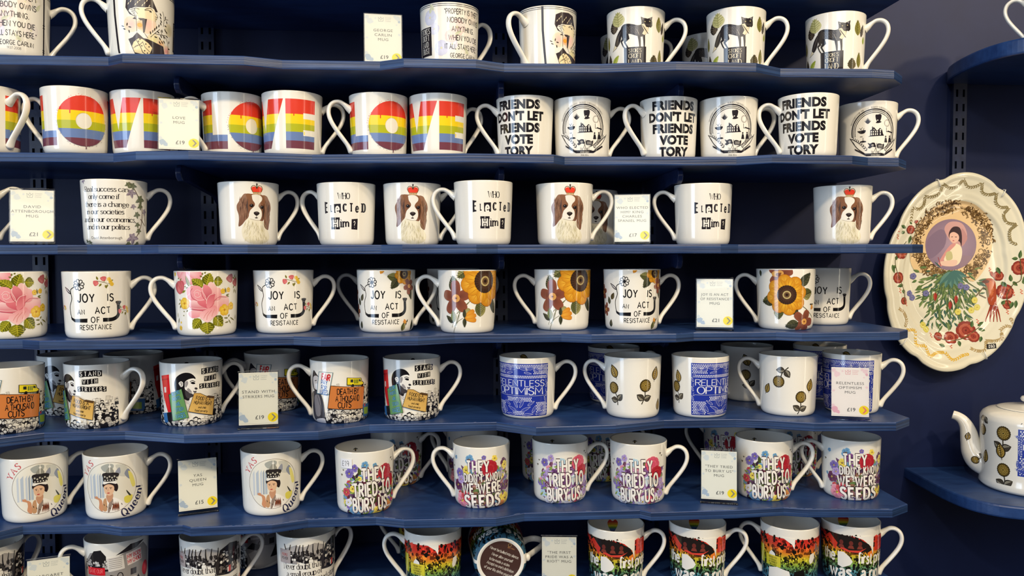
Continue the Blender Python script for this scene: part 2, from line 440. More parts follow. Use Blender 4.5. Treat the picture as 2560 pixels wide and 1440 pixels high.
def lf(S, x0, y0, x1, y1, w, kind):
    d = {'l': ((190, 188, 128), (204, 200, 146), (146, 146, 90)), 'd': ((52, 44, 38), (70, 60, 50), (112, 100, 84)), 'o': ((128, 124, 62), (150, 142, 76), (96, 92, 40)),
         'g': ((160, 176, 62), (184, 196, 88), (120, 136, 40)), 'b': ((86, 80, 58), (108, 98, 72), (60, 54, 40))}[kind]
    S.leaf(x0, y0, x1, y1, w * 1.4, d[0], d[1], vein=d[2], veins=5, jag=.06 if kind in 'db' else 0)

def art_fox():
    c = cv()
    for sh in (0, HALF):
        S = Side(c, (1500, 0), 8.471, 1590, 73.5, 15, 168, sh)
        if sh == 0:
            D = (44, 40, 42); G = (120, 112, 104)
            lf(S, 300, 690, 300, 405, 165, 'd'); lf(S, 400, 545, 385, 240, 225, 'l')
            S.spoly(D, 445, 600, 470, 530, 530, 485, 620, 478, 720, 495, 800, 515, 860, 512, 930, 500, 1000, 560, 1030, 620, 990, 690, 940, 735, 870, 748, 810, 735, 750, 715, 690, 695, 610, 682, 625, 770, 560, 790, 500, 730, 455, 680)
            S.poly(D, 862, 520, 885, 480, 882, 430, 868, 348, 925, 376, 975, 386, 1010, 396, 1060, 384, 1107, 362, 1098, 430, 1106, 475, 1108, 545, 1085, 578, 1040, 560, 1030, 620, 940, 620)
            S.poly((228, 216, 186), 880, 505, 940, 490, 985, 560, 1030, 570, 1030, 640, 985, 700, 945, 720, 900, 690, 940, 620)
            for k in range(14): S.line(D, 7, 890 + k * 9, 520 + k * 12, 925 + k * 8, 530 + k * 13)
            S.spoly(D, 465, 570, 420, 620, 365, 720, 330, 830, 315, 915, 350, 950, 395, 910, 435, 830, 460, 720, 475, 640)
            S.poly((226, 214, 180), 316, 915, 265, 1046, 352, 962, 352, 945); S.line(D, 7, 316, 915, 265, 1046, 360, 960)
            for k in range(9): S.line(G, 4, 445 - k * 11, 640 + k * 30, 415 - k * 10, 700 + k * 28)
            S.line(D, (95, 38), 540, 690, 590, 775, 520, 850); S.line(D, (34, 26), 522, 840, 560, 905, 600, 970)
            S.line(D, (80, 34), 490, 690, 500, 790, 450, 835); S.line(D, (28, 22), 450, 825, 490, 920, 535, 985)
            S.line(D, (62, 28), 835, 730, 850, 840, 858, 960); S.line(D, (52, 26), 935, 720, 945, 850, 948, 960)
            S.line(D, 24, 540, 978, 600, 968); S.line(D, 22, 838, 960, 885, 955)
            for a in range(5):
                for b in range(12): S.line((150, 142, 132) if (a + b) % 2 else G, 5, 560 + b * 24, 530 + a * 30 + (b % 3) * 6, 574 + b * 24, 550 + a * 30 + (b % 3) * 6)
            for b in range(8): S.line((180, 172, 160), 6, 790 + b * 6, 600 + b * 15, 812 + b * 4, 650 + b * 10)
            S.poly((150, 144, 150), 885, 375, 920, 392, 915, 420); S.poly((150, 144, 150), 1090, 385, 1050, 398, 1062, 425)
            S.ell(955, 452, 14, 9, (214, 200, 150), n=8); S.ell(1052, 452, 14, 9, (214, 200, 150), n=8); S.ell(1090, 545, 15, 11, (14, 12, 14), n=8)
            for k in range(6): S.line((150, 144, 140), 4, 930 + k * 26, 480 + k * 6, 940 + k * 26, 520 + k * 6)
            S.poly((48, 44, 46), 512, 965, 988, 955, 990, 1480, 512, 1480)
            W = (226, 216, 190)
            for t, y, h in (('STOKES', 1020, 72), ('CROFT', 1125, 84), ('LAND', 1258, 116), ('TRUST', 1400, 84)):
                S.write(t, 750, y, h, W, pen=13, thin=5, serif=7, track=10, sx=.92 if h > 100 else 1.02)
        lf(S, 1255, 700, 1245, 375, 120, 'o'); lf(S, 1310, 745, 1338, 500, 75, 'd')
        lf(S, 180, 1040, 180, 745, 90, 'o'); lf(S, 205, 1400, 200, 1110, 110, 'd'); lf(S, 262, 1330, 395, 1110, 90, 'g')
        lf(S, 1165, 1370, 1165, 1130, 150, 'b'); lf(S, 1290, 1360, 1290, 1040, 100, 'o'); lf(S, 1350, 900, 1352, 745, 60, 'g')
    return c, None

BANDS = [(64, 120, (224, 66, 48)), (49, 64, (246, 214, 36)), (36.5, 49, (182, 186, 40)), (23, 36.5, (108, 132, 184)), (-5, 23, (116, 64, 78))]
def banded(c, pts, bands, wob=0):
    T = tessellate_polygon([[Vector((p[0], p[1], 0)) for p in pts]])
    for lo, hi, col in bands:
        out = []
        for t in T:
            q = clip_axis([(pts[i][0], pts[i][1], *lin(col)) for i in t], 1, lo, hi)
            if q:
                for j in range(1, len(q) - 1): out.append([(q[0][0], q[0][1], q[0][2:5]), (q[j][0], q[j][1], q[j][2:5]), (q[j + 1][0], q[j + 1][1], q[j + 1][2:5])])
        c.add(out)

def art_love():
    c = cv()
    Kd = KU * PI / 180
    # handle at +90: E and V on this side, L and O on the other
    T, B = 87, 11
    def L(pts): banded(c, pts, BANDS)
    # E
    e0, e1 = -13 * Kd, 47 * Kd; m = e0 + (e1 - e0) * .56
    L([(e0, B), (e1, B), (e1, B + 20), (m, B + 20), (m, 40), (e1, 40), (e1, 57), (m, 57), (m, T - 21), (e1, T - 21), (e1, T), (e0, T)])
    # V
    v0, v1 = -110 * Kd, -17 * Kd
    w = 28
    L([(v0, T), (v0 + w, T), ((v0 + v1) / 2, B + 27), (v1 - w, T), (v1, T), ((v0 + v1) / 2 + 14, B), ((v0 + v1) / 2 - 14, B)])
    # O and L, drawn round the back
    s = HALF
    o0, o1 = s - 32 * Kd, s + 61 * Kd; oc, orx = (o0 + o1) / 2, (o1 - o0) / 2; ocy, ory = (T + B) / 2, (T - B) / 2
    n = 48
    for i in range(n):
        a, b = 2 * PI * i / n, 2 * PI * (i + 1) / n
        L([(oc + orx * math.cos(a), ocy + ory * math.sin(a)), (oc + orx * .30 * math.cos(a), ocy + 12 * math.sin(a)), (oc + orx * .30 * math.cos(b), ocy + 12 * math.sin(b)), (oc + orx * math.cos(b), ocy + ory * math.sin(b))])
    l0, l1 = s - 98 * Kd, s - 34 * Kd
    L([(l0, B), (l1, B), (l1, B + 22), (l0 + 27, B + 22), (l0 + 27, T), (l0, T)])
    # brushed streaks and drips
    for x, y, l, col in ((oc - 20, 64, 5, BANDS[0][2]), (18, 36.5, 4, BANDS[1][2]), (oc + 2, B, 4, BANDS[4][2]), (e0 + 12, 64, 3, BANDS[0][2]), (l0 + 8, 36.5, 3, BANDS[2][2])): c.rect(x, y - l, x + 1.6, y + 1, col)
    for i in range(60):
        a = rnd.uniform(0, 2 * PI); q = rnd.uniform(1.0, 1.08)
        c.ell(oc + orx * q * math.cos(a), ocy + ory * q * math.sin(a), .5, .5, BANDS[0][2] if math.sin(a) > 0 else (150, 120, 130), n=6)
    return c, None

def art_friends():
    c = cv()
    # badge side, handle at +90
    S = Side(c, (1380, 230), 8.473, 1455, 71, 239, 389)
    q = S.p(680, 730); R_ = 475 * S.u
    for r, w in ((1.0, 2.1), (.925, 1.1), (.855, 1.1)): c.ring(q[0], q[1], R_ * r, R_ * r, w, INK)
    c.write('PROSPERITY FOR THE FEW    RUINED THROUGH AUSTERITY', q[0], q[1], 2.6, (90, 86, 90), pen=12, thin=8, serif=6, track=22, arc=(R_ * 1.05, 98))
    S.poly(WHT, 225, 860, 300, 830, 560, 1080, 620, 1130, 850, 1120, 900, 1090, 1050, 930, 1120, 880, 1150, 930, 1060, 1080, 900, 1180, 500, 1190, 330, 1060)
    S.line(INK, 18, 205, 860, 330, 1060, 480, 1180, sm=True); S.line(INK, 18, 1165, 880, 1080, 1050, 930, 1170, sm=True)
    for side in (0, 1):
        for i in range(9):
            t = i / 8
            x, y = (265 + 260 * t, 890 + 235 * t - 30 * math.sin(PI * t)) if not side else (1110 - 200 * t, 930 + 205 * t - 10 * math.sin(PI * t))
            for dx in ((-46, -18), (4, -62)) if not side else ((46, -18), (-4, -62)): S.leaf(x, y, x + dx[0], y + dx[1], 18, INK)
    S.line((120, 114, 114), 6, 370, 945, 540, 1080); S.line((120, 114, 114), 6, 890, 1085, 1030, 990)
    # head with hat, pineapple, coin, boat, gun, fountain, figures, flags, house
    S.spoly(INK, 690, 380, 740, 372, 790, 365, 815, 400, 805, 470, 790, 510, 820, 530, 760, 552, 700, 545, 720, 510, 700, 470); S.ell(738, 490, 14, 12, WHT, n=8)
    for a in range(-3, 4): S.leaf(540, 560, 540 + a * 22, 425 + abs(a) * 22, 20, INK)
    q2 = S.p(940, 560); c.ring(q2[0], q2[1], 5.2, 5.6, .7, (130, 124, 120)); c.ring(q2[0], q2[1], 4.0, 4.4, .4, (150, 144, 140))
    S.spoly(INK, 340, 715, 400, 700, 500, 690, 480, 750, 400, 765); S.line(INK, 9, 380, 640, 420, 690); S.line(INK, 9, 440, 630, 400, 680); S.line(INK, 9, 470, 650, 450, 700)
    S.line(INK, 10, 930, 650, 935, 740); S.line(INK, 26, 960, 730, 1070, 770); S.line(INK, 12, 930, 740, 1000, 745)
    S.line(INK, 12, 390, 830, 440, 828); S.line(INK, 10, 450, 850, 450, 920); S.ell(455, 930, 60, 18, INK, n=12); S.line(INK, 10, 400, 945, 515, 935)
    for x in (920, 1010): S.ell(x, 840, 18, 20, INK, n=10); S.poly(INK, x - 30, 960, x - 15, 860, x + 20, 870, x + 40, 965)
    S.line(INK, 9, 690, 965, 735, 1140); S.line(INK, 9, 735, 965, 690, 1140)
    S.spoly(INK, 545, 960, 590, 975, 640, 955, 690, 970, 700, 1050, 650, 1040, 590, 1075, 550, 1050, 580, 1020); S.spoly(INK, 740, 990, 800, 980, 850, 1000, 890, 990, 870, 1080, 800, 1075, 745, 1065)
    for k in range(3): S.line(WHT, 6, 760, 1010 + 22 * k, 860, 1018 + 22 * k)
    S.ell(645, 1010, 22, 18, WHT, n=8); S.ell(645, 1010, 12, 10, INK, n=8)
    S.poly(INK, 590, 690, 625, 680, 625, 620, 645, 620, 645, 645, 665, 632, 720, 700, 745, 700, 790, 650, 835, 690, 860, 780, 885, 820, 545, 830, 590, 810)
    for x in (605, 645, 690, 730, 790): S.poly(WHT, x, 710, x + 20, 710, x + 20, 745, x, 745); S.poly(WHT, x, 760, x + 20, 760, x + 20, 800, x, 800)
    S.poly(WHT, 655, 665, 690, 700, 660, 690); S.poly(WHT, 795, 670, 830, 700, 780, 705)
    S.write('THE TORIES', 715, 1158, 40, INK, pen=17, thin=8, serif=9, track=22, sx=.8)
    S.poly(INK, 290, 1075, 500, 1180, 900, 1195, 1080, 1095, 1095, 1125, 900, 1240, 520, 1235, 300, 1110)
    S.write('NEVER FORGET', 715, 1218, 26, WHT, pen=14, thin=9, serif=7, track=20, sx=.9)
    S.write('2010-2024', 715, 1278, 30, INK, pen=15, thin=8, serif=8, track=22)
    # slogan side (handle at -90)
    for t, y, w in (('FRIENDS', 85.5, 76), ('DON\u2019T LET', 67, 90), ('FRIENDS', 48.5, 76), ('VOTE', 30, 52), ('TORY', 11.5, 53)):
        h = 13.2
        c.font(t.replace('\u2019', "'"), HALF - 12, y - h / 2, h, (30, 28, 32), bold=.062, fit=w, track=1.06)
    return c, None

def art_quote():
    c = cv()
    S = Side(c, (0, 420), 2.977, 284, 88, 450, 612)
    SER = dict(pen=14, thin=6.5, serif=8, track=13, word=26)
    for t, x, y, w in (('Real success can', 768, 168, 330), ('only come if', 755, 222, 250), ('there is a change', 768, 278, 335), ('in our societies', 758, 332, 295), ('and in our economics,', 785, 388, 405), ('and in our politics', 778, 442, 345)):
        q = S.p(x, y)
        tw = sum(GL[ch][0] + 11 if ch != ' ' else 26 for ch in t) * .01 * 7.5
        ww = (S.p(x + w / 2, y)[0] - S.p(x - w / 2, y)[0])
        c.write(t, q[0], q[1] - 3.0, 7.5, INK, sx=min(1.15, ww / tw), **SER)
    S.font('David Attenborough', 768, 518, 20, INK, sx=1.0)
    for sh in (0,):
        IV = ((96, 104, 84), (120, 126, 96)); PU = ((134, 122, 140), (160, 150, 166))
        S.line((110, 92, 78), 7, 960, 110, 1010, 180, 1060, 300, 1060, 400, 1040, 470, 1000, 540, sm=True)
        S.line((110, 92, 78), 6, 1050, 380, 1090, 430, 1075, 330, sm=True)
        for i, (x, y, r) in enumerate(((950, 125, 24), (985, 135, 30), (975, 185, 36), (1045, 235, 42), (1045, 285, 26), (1020, 345, 28), (990, 285, 22), (1080, 325, 28), (1025, 420, 24), (1035, 465, 24), (985, 515, 46), (955, 560, 22), (1030, 560, 22), (612, 112, 22), (635, 552, 20), (615, 545, 18))):
            col = PU if i in (2, 6, 10, 7, 13) else IV
            for a in (-70, 0, 70, 145, -145):
                q = S.p(x, y); c.leaf(q[0], q[1], a - 80, r * S.u * (1.25 if abs(a) < 100 else .8), r * S.u * .62, col[0], col[1])
    return c, None

def art_dog():
    c = cv()
    S = Side(c, (940, 440), 8, 1030, 74.5, 458, 610)
    B1, B2, B3 = (122, 84, 66), (150, 112, 90), (84, 58, 46); CRM = (232, 224, 196)
    S.spoly((230, 223, 198), 560, 840, 700, 880, 880, 905, 950, 1040, 1010, 1170, 1000, 1250, 940, 1310, 760, 1335, 600, 1320, 510, 1280, 455, 1200, 440, 1060, 490, 930, col2=(236, 230, 208))
    S.spoly(B1, 505, 385, 455, 440, 400, 540, 365, 610, 365, 690, 390, 780, 395, 880, 385, 1005, 445, 975, 510, 890, 565, 830, 580, 740, 560, 600, 570, 480, 565, 400, col2=B2)
    S.spoly(B1, 850, 410, 940, 420, 985, 490, 1025, 570, 1036, 670, 1010, 760, 1005, 900, 985, 1055, 935, 1050, 890, 990, 880, 850, 880, 700, 885, 560, col2=B2)
    S.spoly(B1, 530, 388, 650, 385, 780, 392, 860, 412, 905, 540, 905, 720, 870, 880, 800, 890, 640, 850, 585, 790, 555, 650, 548, 480, col2=(138, 94, 66))
    for i in range(95):
        x0 = 420 + rnd.random() * 130; y0 = 430 + rnd.random() * 330
        S.line((rnd.choice((B3, B2, B1, (172, 132, 106)))), 9, x0, y0, x0 - 12, y0 + 70, x0 - 8, y0 + 130, taper='b')
        x0 = 905 + rnd.random() * 100; y0 = 480 + rnd.random() * 380
        S.line((rnd.choice((B3, B2, (96, 70, 54), (164, 122, 96)))), 9, x0, y0, x0 + 10, y0 + 70, x0 + 4, y0 + 140, taper='b')
    S.line((78, 66, 66), 26, 560, 480, 545, 620, 560, 760, taper='b'); S.line((70, 50, 40), 40, 880, 560, 875, 700, 860, 860, taper='b')
    S.spoly((238, 234, 224), 645, 402, 760, 396, 835, 440, 836, 505, 785, 560, 770, 620, 828, 700, 836, 800, 790, 880, 700, 872, 610, 850, 576, 800, 602, 700, 660, 640, 692, 600, 690, 555, 652, 500, 640, 440)
    for x, y in ((632, 606), (842, 632)):
        S.ell(x, y, 46, 34, (72, 50, 40)); S.ell(x, y, 27, 27, (26, 22, 24)); S.ell(x - 8, y - 10, 6, 6, (200, 200, 205), n=8)
    S.spoly((46, 38, 38), 672, 735, 728, 714, 786, 735, 780, 765, 728, 798, 680, 768); S.ell(728, 735, 26, 9, (100, 90, 90), n=10)
    S.line((90, 76, 70), 8, 728, 798, 724, 835); S.spoly((70, 56, 56), 690, 838, 722, 822, 756, 838, 722, 848)
    S.line((180, 168, 150), 7, 600, 858, 700, 880, 795, 878, 832, 820, sm=True)
    for i in range(30):
        x0 = 560 + rnd.random() * 290; y0 = 420 + rnd.random() * 300
        if not 640 < x0 < 845: S.line(rnd.choice((B3, (150, 104, 78))), 6, x0, y0, x0 + (x0 - 730) * .08, y0 + 50, taper='b')
    for i in range(110):
        x0 = 500 + rnd.random() * 430; y0 = 880 + rnd.random() * 330
        S.line(rnd.choice(((196, 186, 140), (170, 160, 128), (244, 240, 224), (206, 196, 150), (150, 140, 116))), 6, x0, y0, x0 + (x0 - 720) * .06 + 10, y0 + 45, x0 + (x0 - 720) * .16, y0 + 90, taper='b')
    for i in range(18):
        x0 = 480 + rnd.random() * 400; S.line((120, 112, 96), 6, x0, 930 + rnd.random() * 90, x0 + 14, 1010 + rnd.random() * 40, taper='b')
    for i in range(40):
        x0 = 505 + rnd.random() * 480; y0 = 1180 + rnd.random() * 120
        S.line(rnd.choice(((226, 218, 186), (206, 198, 156), (236, 230, 208))), 9, x0, y0, x0 + (x0 - 720) * .05, y0 + 40, x0 + (x0 - 720) * .1, y0 + 75, taper='e')
    # crown
    S.spoly((232, 70, 50), 640, 260, 690, 240, 733, 262, 780, 240, 830, 262, 838, 320, 815, 350, 660, 350, 636, 310)
    GD = (120, 92, 48)
    S.line(GD, 13, 655, 345, 625, 280, 650, 232, 700, 228, 735, 275, sm=True); S.line(GD, 13, 818, 345, 848, 285, 822, 234, 772, 228, 735, 275, sm=True)
    S.line((40, 36, 40), 15, 735, 285, 735, 180); S.line((40, 36, 40), 12, 715, 196, 755, 196); S.ell(735, 215, 14, 14, (60, 50, 40), n=8)
    S.poly((214, 196, 150), 655, 350, 820, 350, 815, 392, 660, 388); S.line(GD, 8, 655, 350, 820, 350)
    for k in range(6): S.ell(672 + k * 26, 370, 8, 8, (70, 60, 50) if k % 2 else (200, 60, 50), n=8)
    # cut out letters on the other side
    S = Side(c, (850, 420), 2.977, 1208, 74.5, 450, 612, HALF)
    S.write('WHO', 1145, 198, 44, INK, pen=16, thin=9, serif=5, track=14, sx=.86)
    xs = [(1003, 284, 70, 'E', 0), (1048, 292, 44, 'L', 0), (1096, 290, 52, 'e', 1), (1152, 286, 52, 'C', 0), (1194, 285, 56, 'T', 0), (1228, 290, 46, 'e', 0), (1262, 292, 62, 'D', 0)]
    S.poly(INK, 1070, 258, 1123, 256, 1124, 326, 1072, 325)
    for x, y, h, ch, inv in xs:
        big = ch in 'EDC'
        S.write(ch, x, y, h if ch != 'e' else h * 1.35, WHT if inv else INK, pen=38 if big else 26, thin=12 if big else 18, serif=12 if ch in 'ED' else 3, sx=.72 if ch != 'L' else .6)
    S.write('H', 1078, 405, 70, INK, pen=40, thin=30, serif=6, sx=.95); S.write('H', 1078, 405, 58, WHT, pen=18, thin=18, sx=1.05)
    S.write('im', 1150, 404, 58, INK, pen=20, thin=14, serif=3, track=26, sx=1.0)
    S.poly(INK, 1196, 375, 1232, 372, 1230, 456, 1194, 452); S.write('?', 1213, 415, 46, WHT, pen=13, sx=.6)
    return c, None

def joy_words(c, sh=0):
    S = Side(c, (850, 420), 2.977, 965, 74.5, 676, 832, sh)
    k = dict(pen=17, track=26, jit=4)
    S.write('JOY', 277, 942, 56, BLK, sx=.9, **k); S.write('IS', 434, 942, 50, BLK, **k)
    S.write('AN', 243, 1038, 32, BLK, **k); S.write('ACT', 384, 1030, 44, BLK, sx=.95, **k)
    S.write('OF', 335, 1095, 38, BLK, pen=15, track=34, jit=3); S.write('RESISTANCE', 336, 1146, 32, BLK, pen=16, track=25, jit=4, sx=.94)
    S.line(BLK, 6, 235, 862, 205, 868, 182, 890, 188, 945, 174, 1000, 178, 1060, 190, 1090, sm=True)
    S.poly(BLK, 176, 1068, 200, 1084, 284, 1084, 282, 1112, 200, 1106, 180, 1088)
    S.line(BLK, (27, 25), 384, 1096, 450, 1092, 484, 1062, 484, 996, sm=True); S.ell(484, 984, 17, 17, BLK, n=12)
    for d in (-13, -4, 5, 13): S.ell(484 + d, 972 + abs(d) * .2, 6.5, 8, BLK, n=10)
    for d in (-9, 0, 9): S.line((150, 146, 148), 2.0, 484 + d, 966, 483 + d, 980)
    S.line((150, 146, 148), 2.0, 470, 988, 492, 992)
    S.leaf(185, 915, 146, 862, 22, BLK); S.leaf(180, 908, 150, 870, 11, (190, 186, 186))
    q = S.p(236, 852)
    for i in range(8):
        c.petal(q[0], q[1], i * 45 + 10, 8.6, 5.2, BLK, BLK, start=1.2); c.petal(q[0], q[1], i * 45 + 10, 7.4, 3.0, (214, 210, 206), WHT, start=2.6)
    c.ell(q[0], q[1], 2.0, 2.0, BLK, n=10)

def sunflower(c, x, y, r, cen=None, sq=1.0):
    Y1, Y2, Y3 = (222, 160, 44), (186, 112, 28), (240, 190, 70)
    for i in range(8):
        a = math.radians(i * 45 + 10)
        c.ell(x + r * .60 * math.cos(a), y + r * .60 * math.sin(a), r * .40, r * .36, (168, 98, 24), n=16, rot=i * 45 + 10)
        c.ell(x + r * .60 * math.cos(a), y + r * .60 * math.sin(a), r * .385, r * .34, (204, 132, 32), cin=(242, 190, 66), n=16, rot=i * 45 + 10)
        for sg in (-.5, .0, .5): c.line([(x + r * t * math.cos(a + sg * .34 * (t + .2)), y + r * t * math.sin(a + sg * .34 * (t + .2))) for t in (.5, .72, .9)], r * .022, (196, 124, 32), taper='b')
    for i in range(8):
        a = math.radians(i * 45 + 32)
        c.ell(x + r * .52 * math.cos(a), y + r * .52 * math.sin(a), r * .33, r * .25, (206, 136, 34), cin=(238, 180, 54), n=14, rot=i * 45 + 32)
        c.line([(x + r * t * math.cos(a + .1), y + r * t * math.sin(a + .1)) for t in (.45, .6, .82)], r * .02, (170, 104, 26), taper='b')
        c.line([(x + r * t * math.cos(a - .16), y + r * t * math.sin(a - .16)) for t in (.45, .6, .8)], r * .02, (176, 108, 26), taper='b')
    c.ell(x, y, r * .46, r * .46, (66, 46, 36), cin=(92, 64, 48), n=26)
    for i in range(26):
        a = 2 * PI * i / 26
        c.line([(x + r * .30 * math.cos(a), y + r * .30 * math.sin(a)), (x + r * .47 * math.cos(a), y + r * .47 * math.sin(a))], r * .02, (50, 34, 28))
    c.ell(x, y, r * .2, r * .2, (196, 176, 120), n=12); c.ell(x, y, r * .14, r * .14, (110, 82, 56), n=12); c.ell(x, y, r * .07, r * .07, (50, 34, 28), n=8)

DG = ((62, 64, 46), (80, 80, 58), (44, 46, 34)); LG = ((96, 98, 56), (152, 148, 92), (70, 72, 42))
def bleaf(c, x, y, a, l, w, k=DG): c.leaf(x, y, a, l, w, k[0], k[1], vein=k[2], veins=6)
def redflower(c, x, y, r, a0=20, n=5):
    for i in range(n): c.petal(x, y, a0 + 360 * i / n, r * (1.0 + .12 * (i % 2)), r * .66, (112, 62, 48), (142, 80, 60))
    c.ell(x, y, r * .27, r * .25, (226, 170, 92), cin=(196, 130, 60), n=12); c.ell(x, y, r * .08, r * .06, (110, 60, 40), n=8)
def bud(c, x, y, a, r):
    for d in (28, -22, 3): c.petal(x, y, a + d, r, r * .42, (234, 172, 64), (210, 132, 40))
    bleaf(c, x, y, a + 80, r * .7, r * .3); bleaf(c, x, y, a - 100, r * .75, r * .32)

def art_joy_brown():
    c = cv()
    S0 = Side(c, (850, 420), 2.977, 965, 74.5, 676, 832)
    q = S0.p(462, 792); bleaf(c, q[0] - 8, q[1] - 6, 170, 18, 14, LG); bleaf(c, q[0] - 6, q[1] - 6, 232, 22, 14, DG)
    sunflower(c, q[0] + 3, q[1], 17)
    q = S0.p(512, 880); bleaf(c, q[0], q[1], 290, 24, 11, DG); redflower(c, q[0], q[1], 12, 50)
    q = S0.p(300, 772); bud(c, q[0], q[1] + 3, -60, 7)
    for x, y, a in ((150, 985, 60), (140, 1020, 100), (142, 1190, 80)): p = S0.p(x, y); bleaf(c, p[0], p[1], a, 13, 8)
    p = S0.p(130, 1060); redflower(c, p[0] - 6, p[1], 11, 0)
    p = S0.p(500, 1150); bud(c, p[0], p[1], 160, 8); p = S0.p(470, 1190); bleaf(c, p[0], p[1] - 5, 80, 14, 9, LG); p = S0.p(540, 1180); bleaf(c, p[0], p[1] - 6, 80, 18, 9)
    joy_words(c)
    # flower side
    S = Side(c, (1070, 660), 8, 1167, 74, 674, 831, HALF)
    ST = (112, 112, 76)
    q = S.p(770, 150); bleaf(c, q[0] + 6, q[1] + 6, 215, 26, 20, LG)
    S.leaf(800, 600, 760, 350, 170, DG[0], DG[1], vein=DG[2], veins=5); S.leaf(530, 560, 490, 215, 235, DG[0], LG[0], vein=(150, 144, 100), veins=6)
    S.line(ST, 13, 930, 580, 850, 700, 720, 850, 620, 960, 520, 1210, sm=True); S.line(ST, 12, 970, 680, 830, 730, 700, 840, 560, 970, sm=True); S.line(ST, 10, 590, 800, 615, 900, 590, 1080, 500, 1230, sm=True)
    S.line(ST, 10, 690, 1055, 580, 1130, 520, 1240, 465, 1355, sm=True); S.line(ST, 9, 495, 1130, 455, 1240)
    q = S.p(550, 665); redflower(c, q[0], q[1], 25, 20)
    S.leaf(1045, 1035, 1060, 660, 250, LG[0], LG[1], vein=(66, 70, 40), veins=7); S.leaf(1340, 960, 1225, 610, 190, DG[0], DG[1], vein=(44, 46, 34), veins=5)
    q = S.p(1130, 330); sunflower(c, q[0], q[1], 41)
    S.leaf(490, 1150, 345, 1000, 105, DG[0], DG[1], vein=DG[2], veins=4); S.leaf(510, 1130, 480, 895, 130, (128, 138, 84), LG[1], vein=(90, 96, 60), veins=5)
    q = S.p(720, 1055); c.petal(q[0], q[1], 62, 17, 9, (196, 184, 120), (150, 140, 90)); bud(c, q[0], q[1], 10, 20)
    p = S.p(1375, 1200); bleaf(c, p[0], p[1] - 6, 80, 22, 10); p = S.p(1380, 620); redflower(c, p[0] + 8, p[1] + 4, 12)
    return c, None

def art_joy_daisy():
    c = cv()
    joy_words(c)
    S = Side(c, (1700, 420), 2.977, 1965, 75, 673, 826, HALF)
    q = S.p(750, 800); redflower(c, q[0], q[1] + 3, 20, 10); q = S.p(718, 790); c.ell(q[0], q[1], 7, 5, (206, 150, 70), cin=(226, 180, 100))
    q = S.p(735, 795); c.ell(q[0], q[1], 4, 3, (120, 70, 40))
    S.leaf(895, 880, 970, 780, 75, DG[0], DG[1], vein=DG[2], veins=5); S.leaf(915, 950, 985, 920, 90, LG[0], LG[1], vein=DG[2], veins=6); S.leaf(720, 980, 615, 995, 85, DG[0], LG[0], vein=DG[2], veins=5); S.leaf(740, 1040, 738, 1130, 75, LG[0], LG[1], vein=DG[2], veins=6)
    S.line((92, 96, 60), 6, 880, 1010, 940, 1040, 1000, 1110, sm=True); S.leaf(880, 1040, 840, 1090, 60, DG[0], DG[1])
    q = S.p(800, 945); sunflower(c, q[0], q[1], 34)
    q = S.p(935, 1140); redflower(c, q[0], q[1], 20, 70); S.leaf(890, 1150, 790, 1180, 70, DG[0], DG[1], vein=DG[2], veins=4)
    q = S.p(990, 1010); bud(c, q[0], q[1], -80, 9); S.leaf(600, 760, 605, 810, 30, DG[0], DG[1])
    return c, None

PK = ((232, 144, 152), (206, 92, 108), (246, 206, 204), (188, 74, 92))
OL = ((96, 98, 22), (134, 132, 34), (190, 184, 50))
def gleaf(S, x0, y0, x1, y1, w):
    S.leaf(x0, y0, x1, y1, w, OL[0], OL[1], vein=OL[2], veins=5, jag=.05)
def spray(S, x, y, s):
    c = S.c; q = S.p(x, y); u = S.u * s
    P = lambda a, b: (q[0] + a * u, q[1] + b * u)
    c.line([P(-40, 10), P(0, 0), P(40, -12)], 3 * u, (110, 100, 60))
    for a, b, an in ((-30, 14, 110), (20, -10, 250), (0, 4, 70), (30, 6, 20), (-12, -6, 230), (6, -14, 290)): c.leaf(*P(a, b), an, 22 * u, 10 * u, (112, 108, 40), (140, 132, 56))
    for a, b, an in ((-28, 0, 195), (0, 8, 100)): 
        for d in (-25, 0, 25): c.petal(*P(a, b), an + d, 26 * u, 16 * u, (232, 140, 140), (206, 96, 104))
    for a, b in ((34, 4), (42, -10), (26, 18)): c.flower(*P(a, b), 11 * u, 5, (244, 214, 90), (226, 182, 50), (200, 150, 40))
